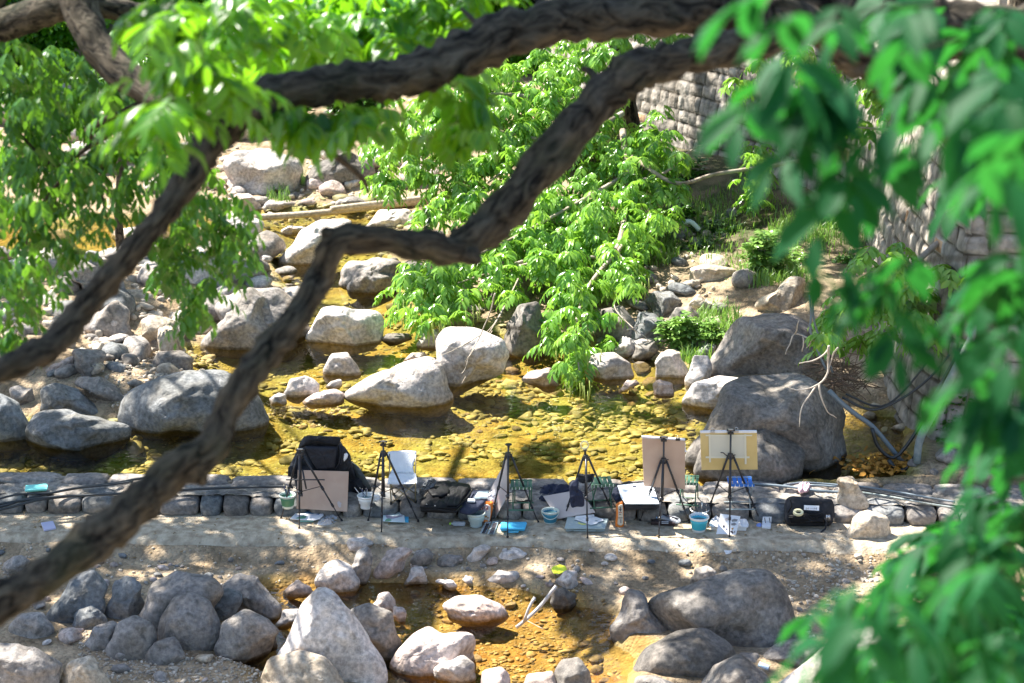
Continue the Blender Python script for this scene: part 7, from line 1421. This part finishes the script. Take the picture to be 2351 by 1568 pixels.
tag(tw.build('twig_tangle', mat('brown_twigs', (.16, .11, .08), .9), smooth=True), 'tangle of brown roots and flood twigs caught behind the dark boulders', 'twigs', kind='stuff')
# fallen leaves in the hollow
V = []; lv = []
n = 260; uu = r1.normal(3420/SRC, 55, n); vv = r1.normal(1800/SRC, 13, n); b_ = np.array([(G(a, b, WL+.02)+Vector((0, 0, r1.uniform(0, .05))))[:] for a, b in zip(uu, vv)]); d_ = r1.normal(0, 1, (n, 3)); d_[:, 2] *= .3; d_ /= np.linalg.norm(d_, axis=1)[:, None]; n_ = np.cross(d_, r1.normal(0, 1, (n, 3))); n_[:, 2] = abs(n_[:, 2])+.8; n_ -= d_*(n_*d_).sum(1)[:, None]; n_ /= np.linalg.norm(n_, axis=1)[:, None]
V, F, c = leaflets(b_, d_, n_, r1.uniform(.05, .11, n), r1.uniform(.015, .03, n), r1.random(n)); o = link('fallen_leaves', np_mesh('fallen_leaves', V, F, c), mat('fallen_leaf', (.42, .20, .03), .7, tint=True)); tag(o, 'orange fallen leaves floating in the hollow by the wall', 'leaves', kind='stuff')
n = 160; gx_ = r1.uniform(-5.5, 6, n); gy2 = np.array([Yw(x) for x in gx_])-r1.uniform(.02, .95, n); b_ = np.stack([gx_, gy2, H(gx_, gy2)], 1); b_[:, 2] = np.where(gy2 > np.array([Ypf(x) for x in gx_]), .018, b_[:, 2]+.012)
d_ = r1.normal(0, 1, (n, 3)); d_[:, 2] *= .15; d_ /= np.linalg.norm(d_, axis=1)[:, None]; n_ = np.tile([0, 0, 1.], (n, 1)); n_ -= d_*(n_*d_).sum(1)[:, None]; n_ /= np.linalg.norm(n_, axis=1)[:, None]
V, F, c = leaflets(b_, d_, n_, r1.uniform(.03, .06, n), r1.uniform(.007, .014, n), r1.random(n)); o = link('dry_leaves', np_mesh('dry_leaves', V, F, c), mat('dry_leaf', (.20, .13, .05), .8, tint=True)); tag(o, 'small dry brown leaves scattered over path and sand', 'leaves', kind='stuff')
# poles and sticks
hose('driftwood_pole', 'long sun bleached pole lying along the far shore', [G(u, v, .26) for u, v in ((580, 500), (700, 492), (800, 482), (900, 470), (985, 462))], .055, M['wood'], 'driftwood'); hose('driftwood_pole', 'shorter bleached pole on the shore behind the long one', [G(u, v, .42) for u, v in ((760, 480), (860, 468), (980, 455))], .05, M['wood'], 'driftwood')
sk = mat('grey_stick', (.40, .38, .37), .85, col2=(.55, .52, .50), vscale=25, bump=.4)
hose('grey_stick', 'long grey stick rising out of the lower pool', [P(1186, 1440, 16.15), P(1205, 1425, 16.15), P(1240, 1392, 16.2), P(1277, 1345, 16.25)], .017, sk, 'stick'); hose('grey_stick', 'short grey stick crossing the long one in the lower pool', [P(1203, 1428, 16.12), P(1215, 1395, 16.12), P(1228, 1371, 16.15)], .014, sk, 'stick'); hose('thin_reed', 'thin pale reed in the water beside the sticks', [G(1208, 1424, WLOW+.02), G(1235, 1438, WLOW+.02), G(1250, 1445, WLOW+.01)], .004, M['wood'], 'reed')
# broken stump
st = MB(); c = G(385, 808, .28); st.lathe(c-Vector((0, 0, .1)), [(.14, 0), (.11, .12), (.10, .3), (.085, .42), (.0, .30)], 20, wob=lambda a, z: .25*math.sin(a*3+z*8)+.12*math.sin(a*7)); tag(recentre(st.build('tree_stump', M['wood'], smooth=True)), 'small broken grey stump between stones of the left bank', 'stump')

# ================================================================== labels of the scattered stones: say which one
import re
_named = [(o, re.split(r' (?:behind|in|at|under|with|on|by|beside|standing|lying|wedged|from|above|below|below|between|near|of|crossed|cut|hidden|touching|leaning|tapering|next|half|right|left|before|along) ', o['label'])[0]) for o in C.objects if o.get('category') == 'boulder' and o.parent is None and not o.get('group')]
_cnt = {}
for _, n_ in _named: _cnt[n_] = _cnt.get(n_, 0)+1
_named = [(o, n_) for o, n_ in _named if _cnt[n_] == 1 and 2 <= len(n_.split()) <= 6]
_cn = {'grey_granite': 'grey', 'pale_granite': 'pale', 'dark_granite': 'dark', 'pink_granite': 'pinkish', 'bluish_granite': 'blue grey', 'tan_stone': 'tan'}
_seen = {}
def _pick(o, used):
    sz = max(o.scale); kd = {'cobble': 'cobble', 'rock': 'rock'}.get(o.name.split('.')[0], 'stone'); col_ = _cn.get(o.data.materials[0].name, 'grey')
    size = 'tiny' if sz < .05 else 'small' if sz < .12 else 'medium' if sz < .28 else 'large'
    for q, n_ in sorted(_named, key=lambda t: (t[0].location-o.location).length)[:6]:
        d = o.location-q.location; side = ('right of' if d.x > 0 else 'left of') if abs(d.x) > abs(d.y)*.8 else ('behind' if d.y > 0 else 'in front of')
        far_ = '' if d.length < 1.0 else 'some way '
        for shp in ((('long ' if o.scale.x > o.scale.y*1.15 else '') + ('flat ' if o.scale.z < o.scale.y*.9 else '')), ''):
            l_ = f'{size} {shp}{col_} {kd} {far_}{side} the {n_}'
            if l_ not in used and len(l_.split()) <= 16: return l_
    return None
for o in list(C.objects):
    if o.parent is None and o.name.split('.')[0] in ('cobble', 'rock') and o.get('group'):
        l_ = _pick(o, _seen)
        if l_: _seen[l_] = 1; o['label'] = l_
